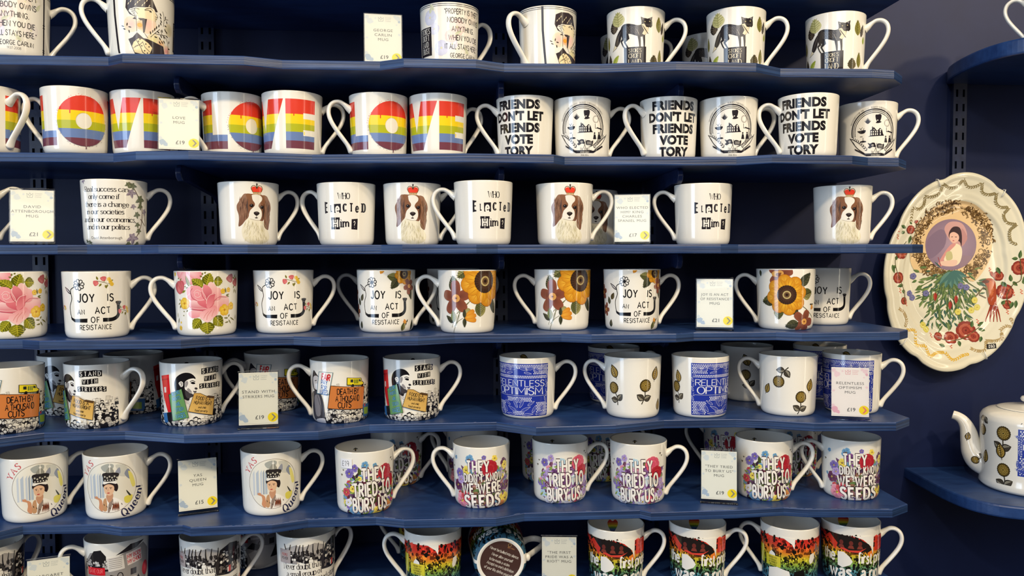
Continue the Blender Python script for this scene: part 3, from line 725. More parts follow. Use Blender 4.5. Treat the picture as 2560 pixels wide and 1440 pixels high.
def art_joy_rose():
    c = cv()
    joy_words(c)
    S = Side(c, (0, 420), 2.977, 240, 89, 678, 847)
    spray(S, 775, 850, 1.35); spray(S, 930, 1060, 1.15); spray(S, 466, 1030, .6)
    S = Side(c, (400, 660), 7.577, 514, 82, 680, 840, HALF)
    # half rose cut by the rim
    for a, l in ((200, 24), (240, 26), (285, 24), (330, 24)):
        q = S.p(520, 100); c.petal(q[0], q[1] - 2, a, l, 16, PK[2], PK[0])
    gleaf(S, 540, 440, 480, 235, 70); S.line((140, 142, 80), 8, 520, 300, 580, 430)
    gleaf(S, 800, 450, 590, 300, 190); gleaf(S, 860, 420, 940, 190, 210); gleaf(S, 1010, 340, 1175, 350, 190)
    gleaf(S, 740, 1040, 580, 1215, 200); gleaf(S, 860, 1090, 880, 1330, 280); gleaf(S, 1010, 1000, 1185, 1180, 220)
    # the rose
    R_ = S.spoly
    R_(PK[0], 1000, 700, 1130, 610, 1270, 630, 1305, 700, 1290, 830, 1180, 910, 1060, 890, 1000, 800, col2=PK[2])
    R_(PK[0], 890, 430, 930, 360, 990, 370, 1060, 450, 1130, 480, 1150, 560, 1140, 660, 1040, 700, 960, 600, col2=PK[2])
    R_(PK[0], 500, 470, 600, 420, 720, 430, 790, 490, 860, 640, 840, 700, 700, 710, 560, 690, 500, 630, 490, 540, col2=(236, 160, 164))
    R_(PK[3], 800, 440, 840, 400, 930, 460, 970, 540, 940, 620, 870, 700, 820, 600, 790, 500, col2=PK[0])
    R_(PK[0], 560, 880, 700, 860, 800, 900, 740, 990, 620, 1020, 540, 1000, 500, 930, col2=(242, 186, 186))
    R_(PK[1], 530, 720, 640, 690, 760, 760, 900, 840, 830, 880, 680, 880, 560, 840, 520, 780, col2=PK[2])
    R_(PK[2], 740, 940, 860, 860, 1000, 790, 1080, 860, 1080, 950, 960, 1050, 880, 1110, 800, 1070, 730, 1010, col2=PK[0])
    R_(PK[1], 700, 700, 850, 690, 1000, 640, 1010, 740, 960, 820, 880, 840, 760, 800, 700, 750, col2=(232, 132, 140))
    R_(PK[0], 900, 640, 950, 590, 1030, 570, 1000, 700, 960, 800, 880, 840, 860, 760, col2=PK[1])
    for w, col, pts in ((9, PK[2], (800, 440, 790, 520, 840, 620, 860, 700)), (9, PK[2], (620, 560, 680, 500, 750, 530, 760, 600, 700, 640, 640, 610, 650, 560, 710, 550, 720, 590)), (9, PK[2], (520, 720, 500, 620, 560, 560)), (8, PK[2], (640, 640, 700, 690, 800, 690, 850, 660)), (9, PK[3], (600, 470, 560, 540, 600, 650, 680, 700)), (9, PK[2], (860, 760, 870, 680, 930, 600, 1040, 570)), (8, PK[3], (530, 850, 640, 870, 800, 890)), (8, PK[3], (1000, 720, 1100, 640, 1250, 640)), (8, PK[2], (560, 830, 700, 850, 860, 850)), (10, PK[3], (760, 540, 800, 640, 850, 700)), (8, (210, 120, 120), (860, 1060, 880, 980, 960, 880)), (8, (214, 130, 128), (800, 1030, 840, 960, 900, 900)), (8, (214, 130, 128), (960, 1000, 980, 940, 1020, 860))):
        S.line(col, w, *pts, sm=True)
    for x, y, r in ((440, 745, 110), (1215, 880, 110), (1345, 805, 75), (1180, 530, 50), (1290, 505, 48), (340, 1190, 45), (352, 1090, 22), (280, 205, 40)):
        S.flower(x, y, r, 5, (248, 220, 90), (226, 176, 40), (200, 140, 40), a0=20, rc=.2)
    # bud, sprays
    for d in (-25, 0, 25): q = S.p(380, 560); c.petal(q[0], q[1], 110 + d, 20, 12, (226, 120, 120), (190, 70, 84))
    gleaf(S, 400, 545, 470, 505, 40); S.line((112, 104, 50), 7, 290, 350, 330, 430)
    for x, y in ((1350, 330), (1440, 400)):
        for d in (-25, 0, 25): q = S.p(x, y + 30); c.petal(q[0], q[1], 120 + d, 13, 7, (206, 130, 130), (168, 84, 90))
    for x0, y0, x1, y1 in ((1400, 290, 1420, 210), (1410, 300, 1365, 270), (1420, 300, 1440, 250), (1400, 420, 1385, 480), (1410, 480, 1400, 570), (1430, 500, 1440, 580), (1240, 560, 1220, 460), (1240, 610, 1310, 580), (1245, 610, 1300, 630), (1290, 1010, 1320, 960), (1290, 1030, 1200, 1030), (1300, 1100, 1220, 1120), (1330, 1020, 1420, 1080), (1440, 1060, 1440, 960), (355, 700, 345, 650), (350, 730, 320, 765), (370, 770, 350, 830), (420, 960, 400, 970), (430, 900, 410, 880), (470, 900, 500, 860), (330, 290, 360, 280), (370, 330, 400, 280), (470, 440, 450, 430), (480, 470, 515, 440), (790, 260, 740, 240), (790, 230, 800, 180), (830, 200, 860, 170), (290, 1000, 300, 900), (300, 1100, 320, 1000), (1300, 1060, 1350, 1140)):
        S.leaf(x0, y0, x1, y1, 30, (112, 108, 50), (136, 130, 70))
    return c, None
def crowd(c, x0, x1, y0, y1, n, s=4.0, bodies=True, face=(232, 228, 218), dark=(30, 28, 32)):
    """line-drawn crowd: heads, hats, shoulders and raised hands"""
    if bodies: c.rect(x0, y0 - 2, x1, y0 + (y1 - y0) * .55, dark)
    pts = sorted(((rnd.uniform(x0, x1), rnd.uniform(y0, y1)) for _ in range(n)), key=lambda p: -p[1])
    for x, y in pts:
        k = s * rnd.uniform(.75, 1.15)
        x = min(max(x, x0 + k), x1 - k)
        f = rnd.choice((face, face, WHT, (206, 204, 200)))
        c.poly([(x - k * 1.1, y - k * 2.0), (x - k * .9, y - k * .7), (x, y - k * .4), (x + k * .9, y - k * .7), (x + k * 1.1, y - k * 2.0)], rnd.choice((dark, f, dark, (150, 146, 146))))
        c.line([(x - k * 1.1, y - k * 2.0), (x - k * .9, y - k * .7), (x, y - k * .4), (x + k * .9, y - k * .7)], .35, dark)
        c.ell(x, y, k * .66, k * .84, dark, n=10); c.ell(x, y - .1, k * .55, k * .72, f, n=10)
        r = rnd.random()
        if r < .55: c.poly([(x - k * .66, y), (x - k * .6, y + k * .6), (x, y + k * .95), (x + k * .6, y + k * .6), (x + k * .66, y + k * .1), (x + k * .2, y + k * .45), (x - k * .4, y + k * .35)], rnd.choice((dark, (90, 88, 90), dark)))
        elif r < .75: c.poly([(x - k * .9, y + k * .3), (x - k * .5, y + k * .9), (x + k * .5, y + k * .9), (x + k * .9, y + k * .3)], f); c.line([(x - k * .9, y + k * .3), (x + k * .9, y + k * .3)], .35, dark)
        c.line([(x - k * .3, y), (x - k * .1, y)], .3, dark); c.line([(x + k * .15, y), (x + k * .35, y)], .3, dark); c.line([(x - k * .15, y - k * .4), (x + k * .2, y - k * .4)], .3, dark)

def placards(c, x0, x1, y0, y1, n, lc=(70, 66, 66)):
    for _ in range(n):
        x, y = rnd.uniform(x0, x1), rnd.uniform(y0, y1); w, h = rnd.uniform(3, 7), rnd.uniform(4, 8); a = rnd.uniform(-12, 12)
        c.rect(x - .3, y - h, x + .3, y, lc); c.rect(x - w / 2 - .3, y - .3, x + w / 2 + .3, y + h + .3, lc, rot=a); c.rect(x - w / 2, y, x + w / 2, y + h, rnd.choice(((236, 232, 222), (222, 218, 208), WHT)), rot=a)
        if rnd.random() < .5: c.line([(x - w * .3, y + h * .6), (x + w * .3, y + h * .6)], .4, lc)

def strip_sign(S, t, x, y, h, w, rot=0, sx=.8):
    q = S.p(x, y); a = S.p(x - w / 2, y)[0]; b = S.p(x + w / 2, y)[0]
    n = len(t)
    for i in range(n):
        xx = a + (b - a) * (i + .5) / n; d = rnd.uniform(-.7, .7)
        ww = (b - a) / n
        S.c.rect(xx - ww * .56, q[1] - h * S.u / 2 + d + rot * (i - n / 2) * .25, xx + ww * .56, q[1] + h * S.u / 2 + d + rot * (i - n / 2) * .25, BLK)
        hh = h * S.u * .66
        S.c.write(t[i], xx, q[1] - hh / 2 + d + rot * (i - n / 2) * .25, hh, WHT, pen=19, thin=12, serif=4, sx=min(.9, ww * .62 / (GL[t[i]][0] * hh / 100 + 1e-6)) if t[i] != 'I' else .8)

def art_strike():
    c = cv()
    S = Side(c, (940, 880), 7.578, 1029, 73, 900, 1054)
    placards(c, 22, 62, 34, 44, 16); placards(c, -70, -40, 40, 52, 10)
    crowd(c, 26, 64, 3, 42, 46, 3.6); crowd(c, -84, 64, 1, 14, 60, 4.6)
    S.poly((238, 236, 230), 440, 780, 540, 770, 520, 1040, 480, 1060)
    for k in range(5): S.line(INK, 8, 470 + 12 * k, 800 + 40 * k, 520, 830 + 36 * k)
    # pillar box
    RD = (214, 34, 36)
    S.poly(RD, 128, 340, 215, 335, 235, 1000, 180, 1000, 140, 700); S.poly((232, 44, 44), 120, 330, 216, 322, 218, 350, 200, 380, 130, 385); S.poly((170, 20, 28), 128, 400, 208, 395, 208, 408, 128, 415)
    S.poly((236, 220, 214), 148, 540, 172, 540, 172, 640, 150, 640); S.poly((20, 18, 22), 180, 1000, 240, 1000, 244, 1170, 190, 1170)
    S.poly((52, 110, 170), 140, 1000, 180, 1000, 190, 1180, 150, 1180)
    # head in profile
    SK = (206, 202, 198)
    S.poly(SK, 300, 600, 440, 560, 450, 800, 520, 820, 560, 766, 480, 900, 380, 760)
    S.spoly((24, 22, 26), 302, 660, 288, 560, 290, 470, 320, 385, 380, 335, 450, 315, 530, 328, 590, 372, 628, 432, 600, 446, 540, 432, 480, 455, 452, 500, 446, 560, 430, 640, 420, 720, 340, 720)
    S.spoly((34, 30, 34), 420, 600, 460, 620, 470, 700, 520, 780, 500, 830, 440, 800, 400, 740)
    S.spoly((232, 228, 222), 452, 480, 500, 446, 560, 430, 612, 440, 628, 500, 632, 556, 652, 600, 664, 630, 634, 648, 642, 680, 620, 708, 606, 748, 560, 764, 510, 740, 470, 690, 448, 620, 444, 540, col2=(244, 242, 236))
    S.spoly((66, 62, 66), 448, 630, 480, 648, 520, 690, 560, 706, 596, 752, 556, 770, 500, 790, 456, 740)
    S.spoly((150, 146, 148), 452, 490, 490, 470, 500, 520, 470, 580, 450, 570); S.spoly((150, 146, 148), 500, 600, 540, 640, 560, 690, 510, 680, 480, 630)
    S.spoly((24, 22, 26), 540, 506, 575, 492, 612, 508, 616, 534, 580, 536, 556, 524); S.line((24, 22, 26), 12, 530, 486, 575, 470, 620, 496, sm=True)
    S.spoly((60, 56, 60), 608, 606, 640, 600, 662, 628, 636, 642, 612, 630); S.line((24, 22, 26), 10, 584, 662, 610, 672, 638, 664, sm=True); S.spoly((90, 84, 88), 584, 668, 612, 676, 640, 672, 632, 694, 600, 694)
    S.spoly(SK, 352, 490, 388, 465, 418, 494, 414, 556, 384, 566, 362, 530, col2=WHT); S.line((24, 22, 26), 10, 368, 500, 390, 488, 400, 512, 388, 540, sm=True)
    # cardboard signs
    S.poly((30, 60, 50), 212, 680, 400, 596, 505, 1140, 255, 1175); S.poly((102, 150, 92), 220, 686, 396, 604, 497, 1134, 260, 1166)
    for t, x, y, h, rt in (('RECORD', 318, 668, 62, 22), ('PROFITS', 325, 765, 60, 20), ('ARE', 345, 870, 56, 18), ('STOLEN', 365, 965, 60, 14), ('WAGES', 375, 1085, 80, 12)):
        S.write(t, x, y, h, (16, 44, 70), pen=30, track=14, rot=rt, sx=.62 if t != 'ARE' else .75); S.write(t, x, y, h, (104, 176, 214), pen=13, track=14, rot=rt, sx=.62 if t != 'ARE' else .75)
    S.poly((60, 40, 20), 595, 695, 700, 706, 820, 775, 850, 765, 970, 790, 940, 1140, 860, 1125, 490, 1025); S.poly((226, 186, 106), 600, 702, 700, 714, 815, 785, 850, 775, 962, 800, 932, 1130, 860, 1115, 500, 1020, col2=(206, 162, 84))
    S.poly((90, 64, 36), 800, 770, 850, 772, 958, 798, 955, 830, 850, 810)
    for t, x, y, h, sx in (('FOOD IS A', 755, 815, 62, .82), ('HUMAN RIGHT', 750, 895, 62, .72), ('end child', 730, 975, 36, .9), ('food poverty', 715, 1035, 38, .95)):
        S.write(t, x, y, h, BLK, pen=16, track=16, rot=-11, sx=sx, jit=3)
    strip_sign(S, 'STAND', 900, 302, 110, 335, .9); strip_sign(S, 'WITH', 902, 445, 92, 238, .8); strip_sign(S, 'STRIKERS', 905, 585, 92, 420, -.6)
    # nurses side
    S = Side(c, (600, 860), 4, 848, 75, 905, 1060, HALF)
    placards(c, HALF - 10, HALF + 70, 52, 60, 12); crowd(c, HALF + 20, HALF + 84, 22, 58, 60, 3.4, bodies=False); crowd(c, HALF - 40, HALF + 84, 1, 22, 80, 4.6)
    S.spoly((46, 44, 50), 722, 300, 735, 255, 760, 290, 790, 340, 795, 420, 770, 470, 730, 450, 715, 380); S.spoly((206, 200, 198), 725, 330, 760, 310, 792, 350, 794, 420, 760, 450, 730, 420); S.spoly((235, 235, 238), 745, 390, 792, 400, 786, 450, 755, 445)
    S.line((30, 30, 34), 7, 740, 360, 760, 356); S.spoly((66, 64, 70), 712, 480, 770, 460, 810, 520, 832, 640, 825, 760, 740, 760, 715, 640); S.spoly((130, 126, 130), 735, 520, 780, 500, 800, 600, 790, 700, 745, 690); S.line((30, 30, 34), 5, 760, 480, 790, 600, 800, 740)
    S.spoly((206, 206, 212), 740, 740, 830, 735, 825, 800, 750, 805)
    S.poly((60, 110, 130), 790, 270, 930, 286, 885, 505, 760, 485); S.poly((240, 238, 230), 794, 275, 924, 290, 880, 500, 766, 480)
    S.write('FAIR', 853, 330, 60, (206, 36, 44), pen=24, track=14, rot=-8, sx=.68)
    for t, y, sx in (('PAY', 380, .8), ('FOR', 432, .75), ('NURSES', 476, .55)): S.write(t, 838 - (y - 380) * .1, y, 42, (52, 96, 168), pen=19, track=14, rot=-6, sx=sx)
    S.poly((60, 36, 24), 900, 412, 1240, 428, 1232, 652, 866, 640); S.poly((206, 124, 64), 906, 418, 1235, 433, 1228, 646, 872, 634)
    for t, x, y, sx in (('DEATH BY', 1080, 478, .8), ('A THOUSAND', 1075, 548, .66), ('CUTS', 1040, 612, .9)): S.write(t, x, y, 54, BLK, pen=17, track=15, sx=sx, jit=3, rot=-1)
    S.poly((30, 28, 20), 1062, 340, 1205, 345, 1215, 380, 1232, 388, 1228, 420, 1060, 416); S.poly((240, 222, 40), 1068, 345, 1200, 350, 1210, 384, 1226, 392, 1222, 414, 1066, 410)
    S.poly((40, 44, 40), 1098, 360, 1125, 360, 1125, 390, 1098, 388); S.poly((60, 64, 50), 1180, 358, 1198, 360, 1204, 382, 1180, 380)
    for x in (1135, 1150, 1165): S.poly((80, 110, 40), x, 360, x + 9, 360, x + 9, 400, x, 400)
    for x in (1120, 1218): S.ell(x, 420, 15, 15, (26, 26, 26), n=12)
    S.poly((60, 100, 150), 1225, 610, 1290, 590, 1290, 720, 1230, 730); S.poly((130, 160, 60), 1235, 640, 1280, 630, 1280, 700, 1240, 705); S.ell(1245, 615, 10, 14, (190, 40, 50), n=8)
    # small print inside
    i = Canvas(w=440, h=130, ox=180, oy=12); i.ell(-6, 86, 6, 2.6, (60, 58, 60)); i.ell(2, 88, 4, 3, (40, 38, 40)); 
    return c, i

GO = ((64, 52, 26), (150, 122, 52), (206, 180, 98))
def gold_leaf(c, x, y, a, l):
    c.leaf(x, y, a, l, l * .64, (40, 34, 24)); r = math.radians(a)
    c.leaf(x + l * .06 * math.cos(r), y + l * .06 * math.sin(r), a, l * .86, l * .50, GO[1], (170, 140, 66))
    for i in range(5):
        t = .2 + .13 * i
        for sg in (1, -1): c.line([(x + l * t * math.cos(r), y + l * t * math.sin(r)), (x + l * (t + .12) * math.cos(r) - sg * l * .14 * math.sin(r), y + l * (t + .12) * math.sin(r) + sg * l * .14 * math.cos(r))], .4, (50, 40, 24))
        c.ell(x + l * (t + .08) * math.cos(r) - l * .08 * math.sin(r), y + l * (t + .08) * math.sin(r) + l * .08 * math.cos(r), l * .035, l * .03, (234, 220, 170), n=6)
    c.line([(x - l * .1 * math.cos(r), y - l * .1 * math.sin(r)), (x + l * .9 * math.cos(r), y + l * .9 * math.sin(r))], .7, (40, 34, 24))
def dahlia(c, x, y, a, r):
    """flower head at x,y with the stalk running off at angle a"""
    q = math.radians(a); nx, ny = -math.sin(q), math.cos(q)
    c.line([(x + r * .8 * math.cos(q), y + r * .8 * math.sin(q)), (x + r * 1.8 * math.cos(q) + nx * r * .12, y + r * 1.8 * math.sin(q) + ny * r * .12), (x + r * 3.1 * math.cos(q) - nx * r * .3, y + r * 3.1 * math.sin(q) - ny * r * .3)], r * .18, (62, 56, 44), sm=True)
    for sg in (1, -1):
        bx, by = x + r * 2.35 * math.cos(q), y + r * 2.35 * math.sin(q)
        aa = math.degrees(math.atan2(-math.sin(q) * .55 + sg * ny, -math.cos(q) * .55 + sg * nx))
        c.leaf(bx, by, aa, r * 1.55, r * 1.15, (44, 40, 36), (60, 54, 46))
        c.leaf(bx + r * .1 * math.cos(math.radians(aa)), by + r * .1 * math.sin(math.radians(aa)), aa, r * 1.3, r * .8, (150, 144, 126), (74, 68, 58), vein=(44, 40, 36), veins=4)
    for i in range(20): 
        b = 2 * PI * i / 20; c.ell(x + r * .88 * math.cos(b), y + r * .88 * math.sin(b), r * .2, r * .2, (58, 48, 26), n=8)
    c.ell(x, y, r * .92, r * .92, (92, 74, 34), cin=(120, 98, 44), n=24)
    for k, n in ((.78, 14), (.54, 10), (.3, 6)):
        for i in range(n):
            b = 2 * PI * (i + .5 * (n % 4)) / n; c.petal(x + r * (k - .2) * math.cos(b), y + r * (k - .2) * math.sin(b), math.degrees(b), r * .24, r * .2, GO[2], GO[1])
            c.ell(x + r * k * .98 * math.cos(b), y + r * k * .98 * math.sin(b), r * .05, r * .05, (48, 38, 20), n=6)
    c.ell(x, y, r * .12, r * .12, (46, 38, 22), n=8)

def lace_panel(c, x0, x1, y0, y1):
    BL = (38, 56, 160); W = (226, 228, 240)
    c.rect(x0, y0, x1, y1, BL)
    w, h = x1 - x0, y1 - y0
    tl, th_ = y0 + h * .40, y0 + h * .72
    def hexes(a, b, cc, d):
        st = 2.9; j = 0; y = cc
        while y < d:
            x = a + (st / 2 if j % 2 else 0)
            while x < b: c.ell(x, y, 1.02, 1.15, W, n=6); x += st
            y += st * .84; j += 1
    hexes(x0 + 3, x1 - 2, y1 - 7.5, y1 - 2); hexes(x0 + 3, x0 + w * .25, y1 - 16, y1 - 7.5); hexes(x1 - w * .25, x1 - 2, y1 - 16, y1 - 7.5)
    hexes(x0 + 3, x0 + w * .24, y0 + 2.6, y0 + 24); hexes(x1 - w * .2, x1 - 2, y0 + 2.6, y0 + 24); hexes(x0 + w * .3, x0 + w * .72, tl - 9, tl - 2); hexes(x0 + 4, x1 - 4, th_ + 1.5, th_ + 4.4); hexes(x0 + w * .4, x0 + w * .6, y0 + 2.6, y0 + 8)
    def frond(bx, by, a, l, wd):
        """a blue cut-out leaf edged with short white dashes"""
        r = math.radians(a); C, S = math.cos(r), math.sin(r)
        c.leaf(bx, by, a, l, wd, BL)
        n = max(3, int(l / 2.2))
        for i in range(n):
            t0, t1 = (i + .15) / n, (i + .75) / n
            for sg in (1, -1):
                P = [(bx + l * t * C - sg * wd * .30 * math.sin(PI * t ** .8) * S, by + l * t * S + sg * wd * .30 * math.sin(PI * t ** .8) * C) for t in (t0, t1)]
                c.line(P, .6, W)
        c.line([(bx + l * .1 * C, by + l * .1 * S), (bx + l * .85 * C, by + l * .85 * S)], .35, (120, 132, 200))
    m = (x0 + x1) / 2
    for sg in (-1, 1):
        for dx, dy, a, l, wd in ((2, 18, 60, 17, 7), (4, 12, 25, 19, 7), (6, 6, 5, 20, 6), (24, 10, 60, 15, 7), (30, 7, 20, 17, 7), (16, 22, 30, 14, 6), (40, 12, 75, 13, 6), (2, 26, 88, 10, 5)):
            frond(m + sg * dx, y0 + dy - 4, a if sg > 0 else 180 - a, l, wd)
        for dx, dy, a, l, wd in ((2, -6, -20, 15, 6), (14, -9, 10, 15, 6), (10, -14, -10, 13, 5), (26, -8, -25, 13, 6), (36, -12, 20, 11, 5)):
            frond(m + sg * dx, y1 + dy, a if sg > 0 else 180 - a, l, wd)
        for k in range(6): frond(m + sg * (w / 2 - 4), y0 + 24 + k * (h - 40) / 6, (70 if k % 2 else 110), 9, 4.5)
    c.rect(x0 + 5, tl, x1 - 5, th_, BL)
    m = (x0 + x1) / 2
    hh = (th_ - tl)
    c.write('RELENTLESS', m, tl + hh * .54, hh * .36, W, pen=9, thin=8, track=13, sx=w * .84 / (hh * .36 * 5.95)); c.write('OPTIMISM', m, tl + hh * .05, hh * .42, W, pen=11, thin=8, track=12, sx=w * .84 / (hh * .42 * 4.85))
    c.line([(x0 + 6, tl - .6), (x1 - 6, tl - .6)], .4, W); 

def art_relentless():
    c = cv()
    Kd = KU * PI / 180
    lace_panel(c, -84 * Kd, 45 * Kd, 5, 91)
    sc = 7.0
    S = Side(c, (1200, 860), 4, 1582, 72, 897, 1048, HALF)
    for x, y, a, l in ((1365, 345, 115, 24), (1745, 360, 78, 24), (1790, 650, 85, 20)): q = S.p(x, y); gold_leaf(c, q[0], q[1], a, l)
    for x, y, a, r in ((1335, 440, -68, 9.4), (1660, 415, -97, 10)): q = S.p(x, y); dahlia(c, q[0], q[1], a, r)
    i = Canvas(w=440, h=130, ox=180, oy=12); gold_leaf(i, -14, 93, -20, 16)
    return c, i
def art_relentless_c():
    c = cv(); Kd = KU * PI / 180
    lace_panel(c, -84 * Kd, 45 * Kd, 5, 91)
    gold_leaf(c, -113 * Kd, 56, 100, 22); dahlia(c, -122 * Kd, 49, -72, 9.0)
    return c, None
def art_relentless_b():
    c = cv()
    Kd = KU * PI / 180
    lace_panel(c, -84 * Kd, 45 * Kd, 5, 91)
    S = Side(c, (1800, 860), 3.272, 1971, 74, 893, 1042, HALF)
    for x, y, r, a in ((483, 312, 9.4, 62), (672, 428, 9.4, -95)): q = S.p(x, y); dahlia(c, q[0], q[1], a, r)
    for x, y, a, l in ((375, 405, 65, 19), (735, 380, 80, 22)): q = S.p(x, y); gold_leaf(c, q[0], q[1], a, l)
    i = Canvas(w=440, h=130, ox=180, oy=12); gold_leaf(i, -4, 93, -10, 14)
    return c, i

def art_queen():
    c = cv()
    for sh in (0, HALF):
        S = Side(c, (600, 1070), 3.892, 677, 77, 1135, 1292, sh)
        cx, cy = 313, 545
        q = S.p(cx, cy); R_ = 238 * S.u
        c.ell(q[0], q[1], R_ * 1.02, R_, (238, 234, 220), cin=(226, 222, 206), n=56)
        P = S.spoly
        for x0, w, col in ((150, 26, (184, 194, 204)), (190, 18, (196, 204, 212)), (215, 14, (150, 162, 176)), (235, 22, (176, 188, 198)), (120, 16, (202, 208, 214))): S.poly(col, x0, 430, x0 + w, 400, x0 + w, 640, x0, 640)
        P((168, 172, 166), 235, 345, 300, 318, 350, 330, 335, 375, 270, 395); P((206, 206, 196), 370, 330, 450, 340, 480, 430, 400, 440, 380, 380); P((140, 148, 166), 440, 420, 470, 370, 492, 420, 480, 470); P((150, 154, 168), 362, 405, 400, 355, 405, 415)
        P((232, 222, 120), 470, 400, 500, 420, 525, 520, 500, 540); P((226, 214, 90), 440, 640, 500, 620, 500, 660, 470, 700, 440, 690); P((60, 60, 50), 455, 575, 490, 620, 480, 630, 460, 600)
        # robe, neck, face, hair, crown, hand
        P((246, 242, 234), 250, 660, 340, 640, 430, 690, 440, 740, 380, 778, 230, 772, 235, 710); [S.line((126, 70, 50), 13, 345 + 9 * k, 680 + (k % 2) * 12, 338 + 12 * k, 730, 326 + 15 * k, 775, sm=True, taper='b') for k in range(5)]; P((150, 132, 120), 300, 690, 330, 650, 338, 680, 305, 775, 285, 776); P((196, 150, 110), 245, 670, 275, 650, 280, 760, 240, 760)
        for k in range(7): S.line((60, 50, 44), 6, 250 + 27 * k, 700 + (k % 3) * 18, 256 + 27 * k, 716 + (k % 3) * 18)
        P((200, 150, 118), 285, 610, 335, 600, 335, 650, 300, 690, 275, 640); P((44, 34, 36), 245, 510, 300, 500, 370, 505, 386, 545, 370, 585, 340, 560, 330, 530, 270, 525, 255, 545)
        P((228, 186, 152), 258, 530, 300, 512, 345, 530, 350, 570, 330, 612, 300, 622, 270, 600, 258, 565)
        S.line((60, 40, 36), 5, 268, 548, 288, 544); S.line((60, 40, 36), 5, 308, 546, 332, 546); S.ell(280, 556, 5, 4, (50, 40, 40), n=8); S.ell(320, 556, 5, 4, (50, 40, 40), n=8); S.line((190, 140, 110), 4, 298, 555, 292, 580); S.ell(297, 597, 13, 5, (180, 50, 56), n=10)
        P((240, 236, 228), 255, 488, 310, 478, 372, 490, 368, 512, 310, 500, 258, 512); P((48, 44, 44), 248, 410, 310, 400, 392, 412, 382, 455, 366, 482, 262, 484, 252, 450)
        for k in range(6): S.ell(268 + 22 * k, 440 + (k % 2) * 12, 8, 9, (190, 186, 170), n=8)
        P((150, 150, 140), 280, 400, 300, 360, 318, 350, 336, 362, 350, 400); S.line((236, 232, 220), 7, 315, 400, 316, 320); S.ell(316, 345, 11, 11, (240, 238, 230), n=8)
        for k in range(5): S.ell(270 + 24 * k, 474, 6, 6, (240, 236, 226), n=8)
        P((206, 146, 108), 200, 640, 230, 660, 238, 700, 236, 768, 200, 740, 205, 690); 
        for d in (-34, -18, -2, 14): S.line((206, 146, 108), 11, 200, 650, 178 + d * .5, 606 + abs(d) * .4 + 14)
        S.line((206, 146, 108), 12, 205, 655, 160, 622)
        c.ring(q[0], q[1], R_ * 1.03, R_ * 1.01, .45, (120, 106, 96))
        Rt = R_ * 1.10
        c.write('YAS', q[0], q[1], 9.5, (206, 84, 92), pen=16, thin=6, serif=10, track=40, arc=(Rt, 141))
        c.write('Queen!', q[0], q[1], 12.5, (42, 42, 78), pen=19, thin=7, serif=7, track=30, arc=(-(R_ * 1.11 + 9.4), -38), sx=1.12)
    return c, None

def viola(c, x, y, r, k):
    pal = {'v': ((96, 80, 160), (140, 124, 196)), 'b': ((66, 124, 176), (130, 178, 212)), 'p': ((88, 42, 112), (150, 96, 160)), 'y': ((232, 200, 50), (246, 230, 120)), 'r': ((176, 44, 60), (220, 96, 100)), 'o': ((196, 110, 50), (228, 160, 90)), 'l': ((150, 120, 190), (196, 176, 222)), 'k': ((222, 110, 140), (244, 176, 190)), 'w': ((214, 214, 232), (240, 240, 246)), 's': ((150, 190, 214), (196, 222, 234)), 'n': ((70, 36, 66), (120, 66, 104))}[k]
    a0 = rnd.uniform(0, 72)
    for i in range(5): c.petal(x, y, a0 + 72 * i, r * rnd.uniform(.9, 1.1), r * .95, pal[0], pal[1])
    c.ell(x, y, r * .18, r * .18, (236, 210, 80) if k != 'y' else (110, 60, 60), n=8)
    for i in range(3): c.line([(x, y), (x + r * .5 * math.cos(math.radians(a0 + 72 * i)), y + r * .5 * math.sin(math.radians(a0 + 72 * i)))], r * .05, (50, 30, 60))

def bouquet(c, ox, palette, base, seed, extra):
    r = random.Random(seed)
    # dense bed behind the words
    for _ in range(150):
        x, y = ox + r.uniform(-38, 52), r.uniform(4, 62)
        if ((x - ox - 6) / 50) ** 2 + ((y - 33) / 40) ** 2 > 1: continue
        col = r.choice(base); c.leaf(x, y, r.uniform(0, 360), r.uniform(8, 17), r.uniform(4, 8), col, tuple(min(255, int(k * 1.25)) for k in col))
    ring_ = []
    for i in range(46):
        a = 2 * PI * i / 46 + r.uniform(-.1, .1); k = r.uniform(.82, 1.04)
        ring_.append((ox + 5 + 48 * k * math.cos(a), 33 + 34 * k * math.sin(a)))
    for i, (x, y) in enumerate(ring_):
        if y < 2: continue
        viola(c, x, min(y, 72), r.uniform(3.6, 5.6), r.choice(palette))
        c.leaf(x, y, r.uniform(0, 360), 8, 3.4, (124, 150, 70), (160, 180, 100))
    for x, y, rr, k in extra: 
        if k in ('R', 'K'):
            p1, p2 = ((176, 38, 52), (214, 84, 88)) if k == 'R' else ((214, 84, 112), (240, 150, 160))
            for j, q in enumerate((1, .8, .6, .4)): c.flower(ox + x, y, rr * q, 8, p1 if j % 2 else p2, p1, p1, a0=j * 20, wd=.8)
        else: viola(c, ox + x, y, rr, k)

def bee(c, x, y, s=1.0):
    c.ell(x, y, 1.1 * s, 1.9 * s, (40, 36, 34), n=10); c.ell(x - 1.5 * s, y + .7 * s, 1.5 * s, .6 * s, (120, 118, 112), n=8, rot=30); c.ell(x + 1.5 * s, y + .7 * s, 1.5 * s, .6 * s, (120, 118, 112), n=8, rot=-30); c.ell(x, y - .3 * s, .9 * s, .3 * s, (180, 150, 60), n=8)

def fat(c, t, x, y, h, w, tilt=0):
    k = h * .01
    tw = sum(GL[ch][0] + 30 if ch != ' ' else 40 for ch in t) - 30
    sx = w / (tw * k)
    s0 = rnd.getstate()
    c.write(t, x, y, h, (64, 34, 56), pen=36, thin=33, track=30, sx=sx, rot=tilt, word=40)
    c.write(t, x, y, h, (246, 242, 234), pen=25, thin=20, track=30, sx=sx, rot=tilt, word=40)

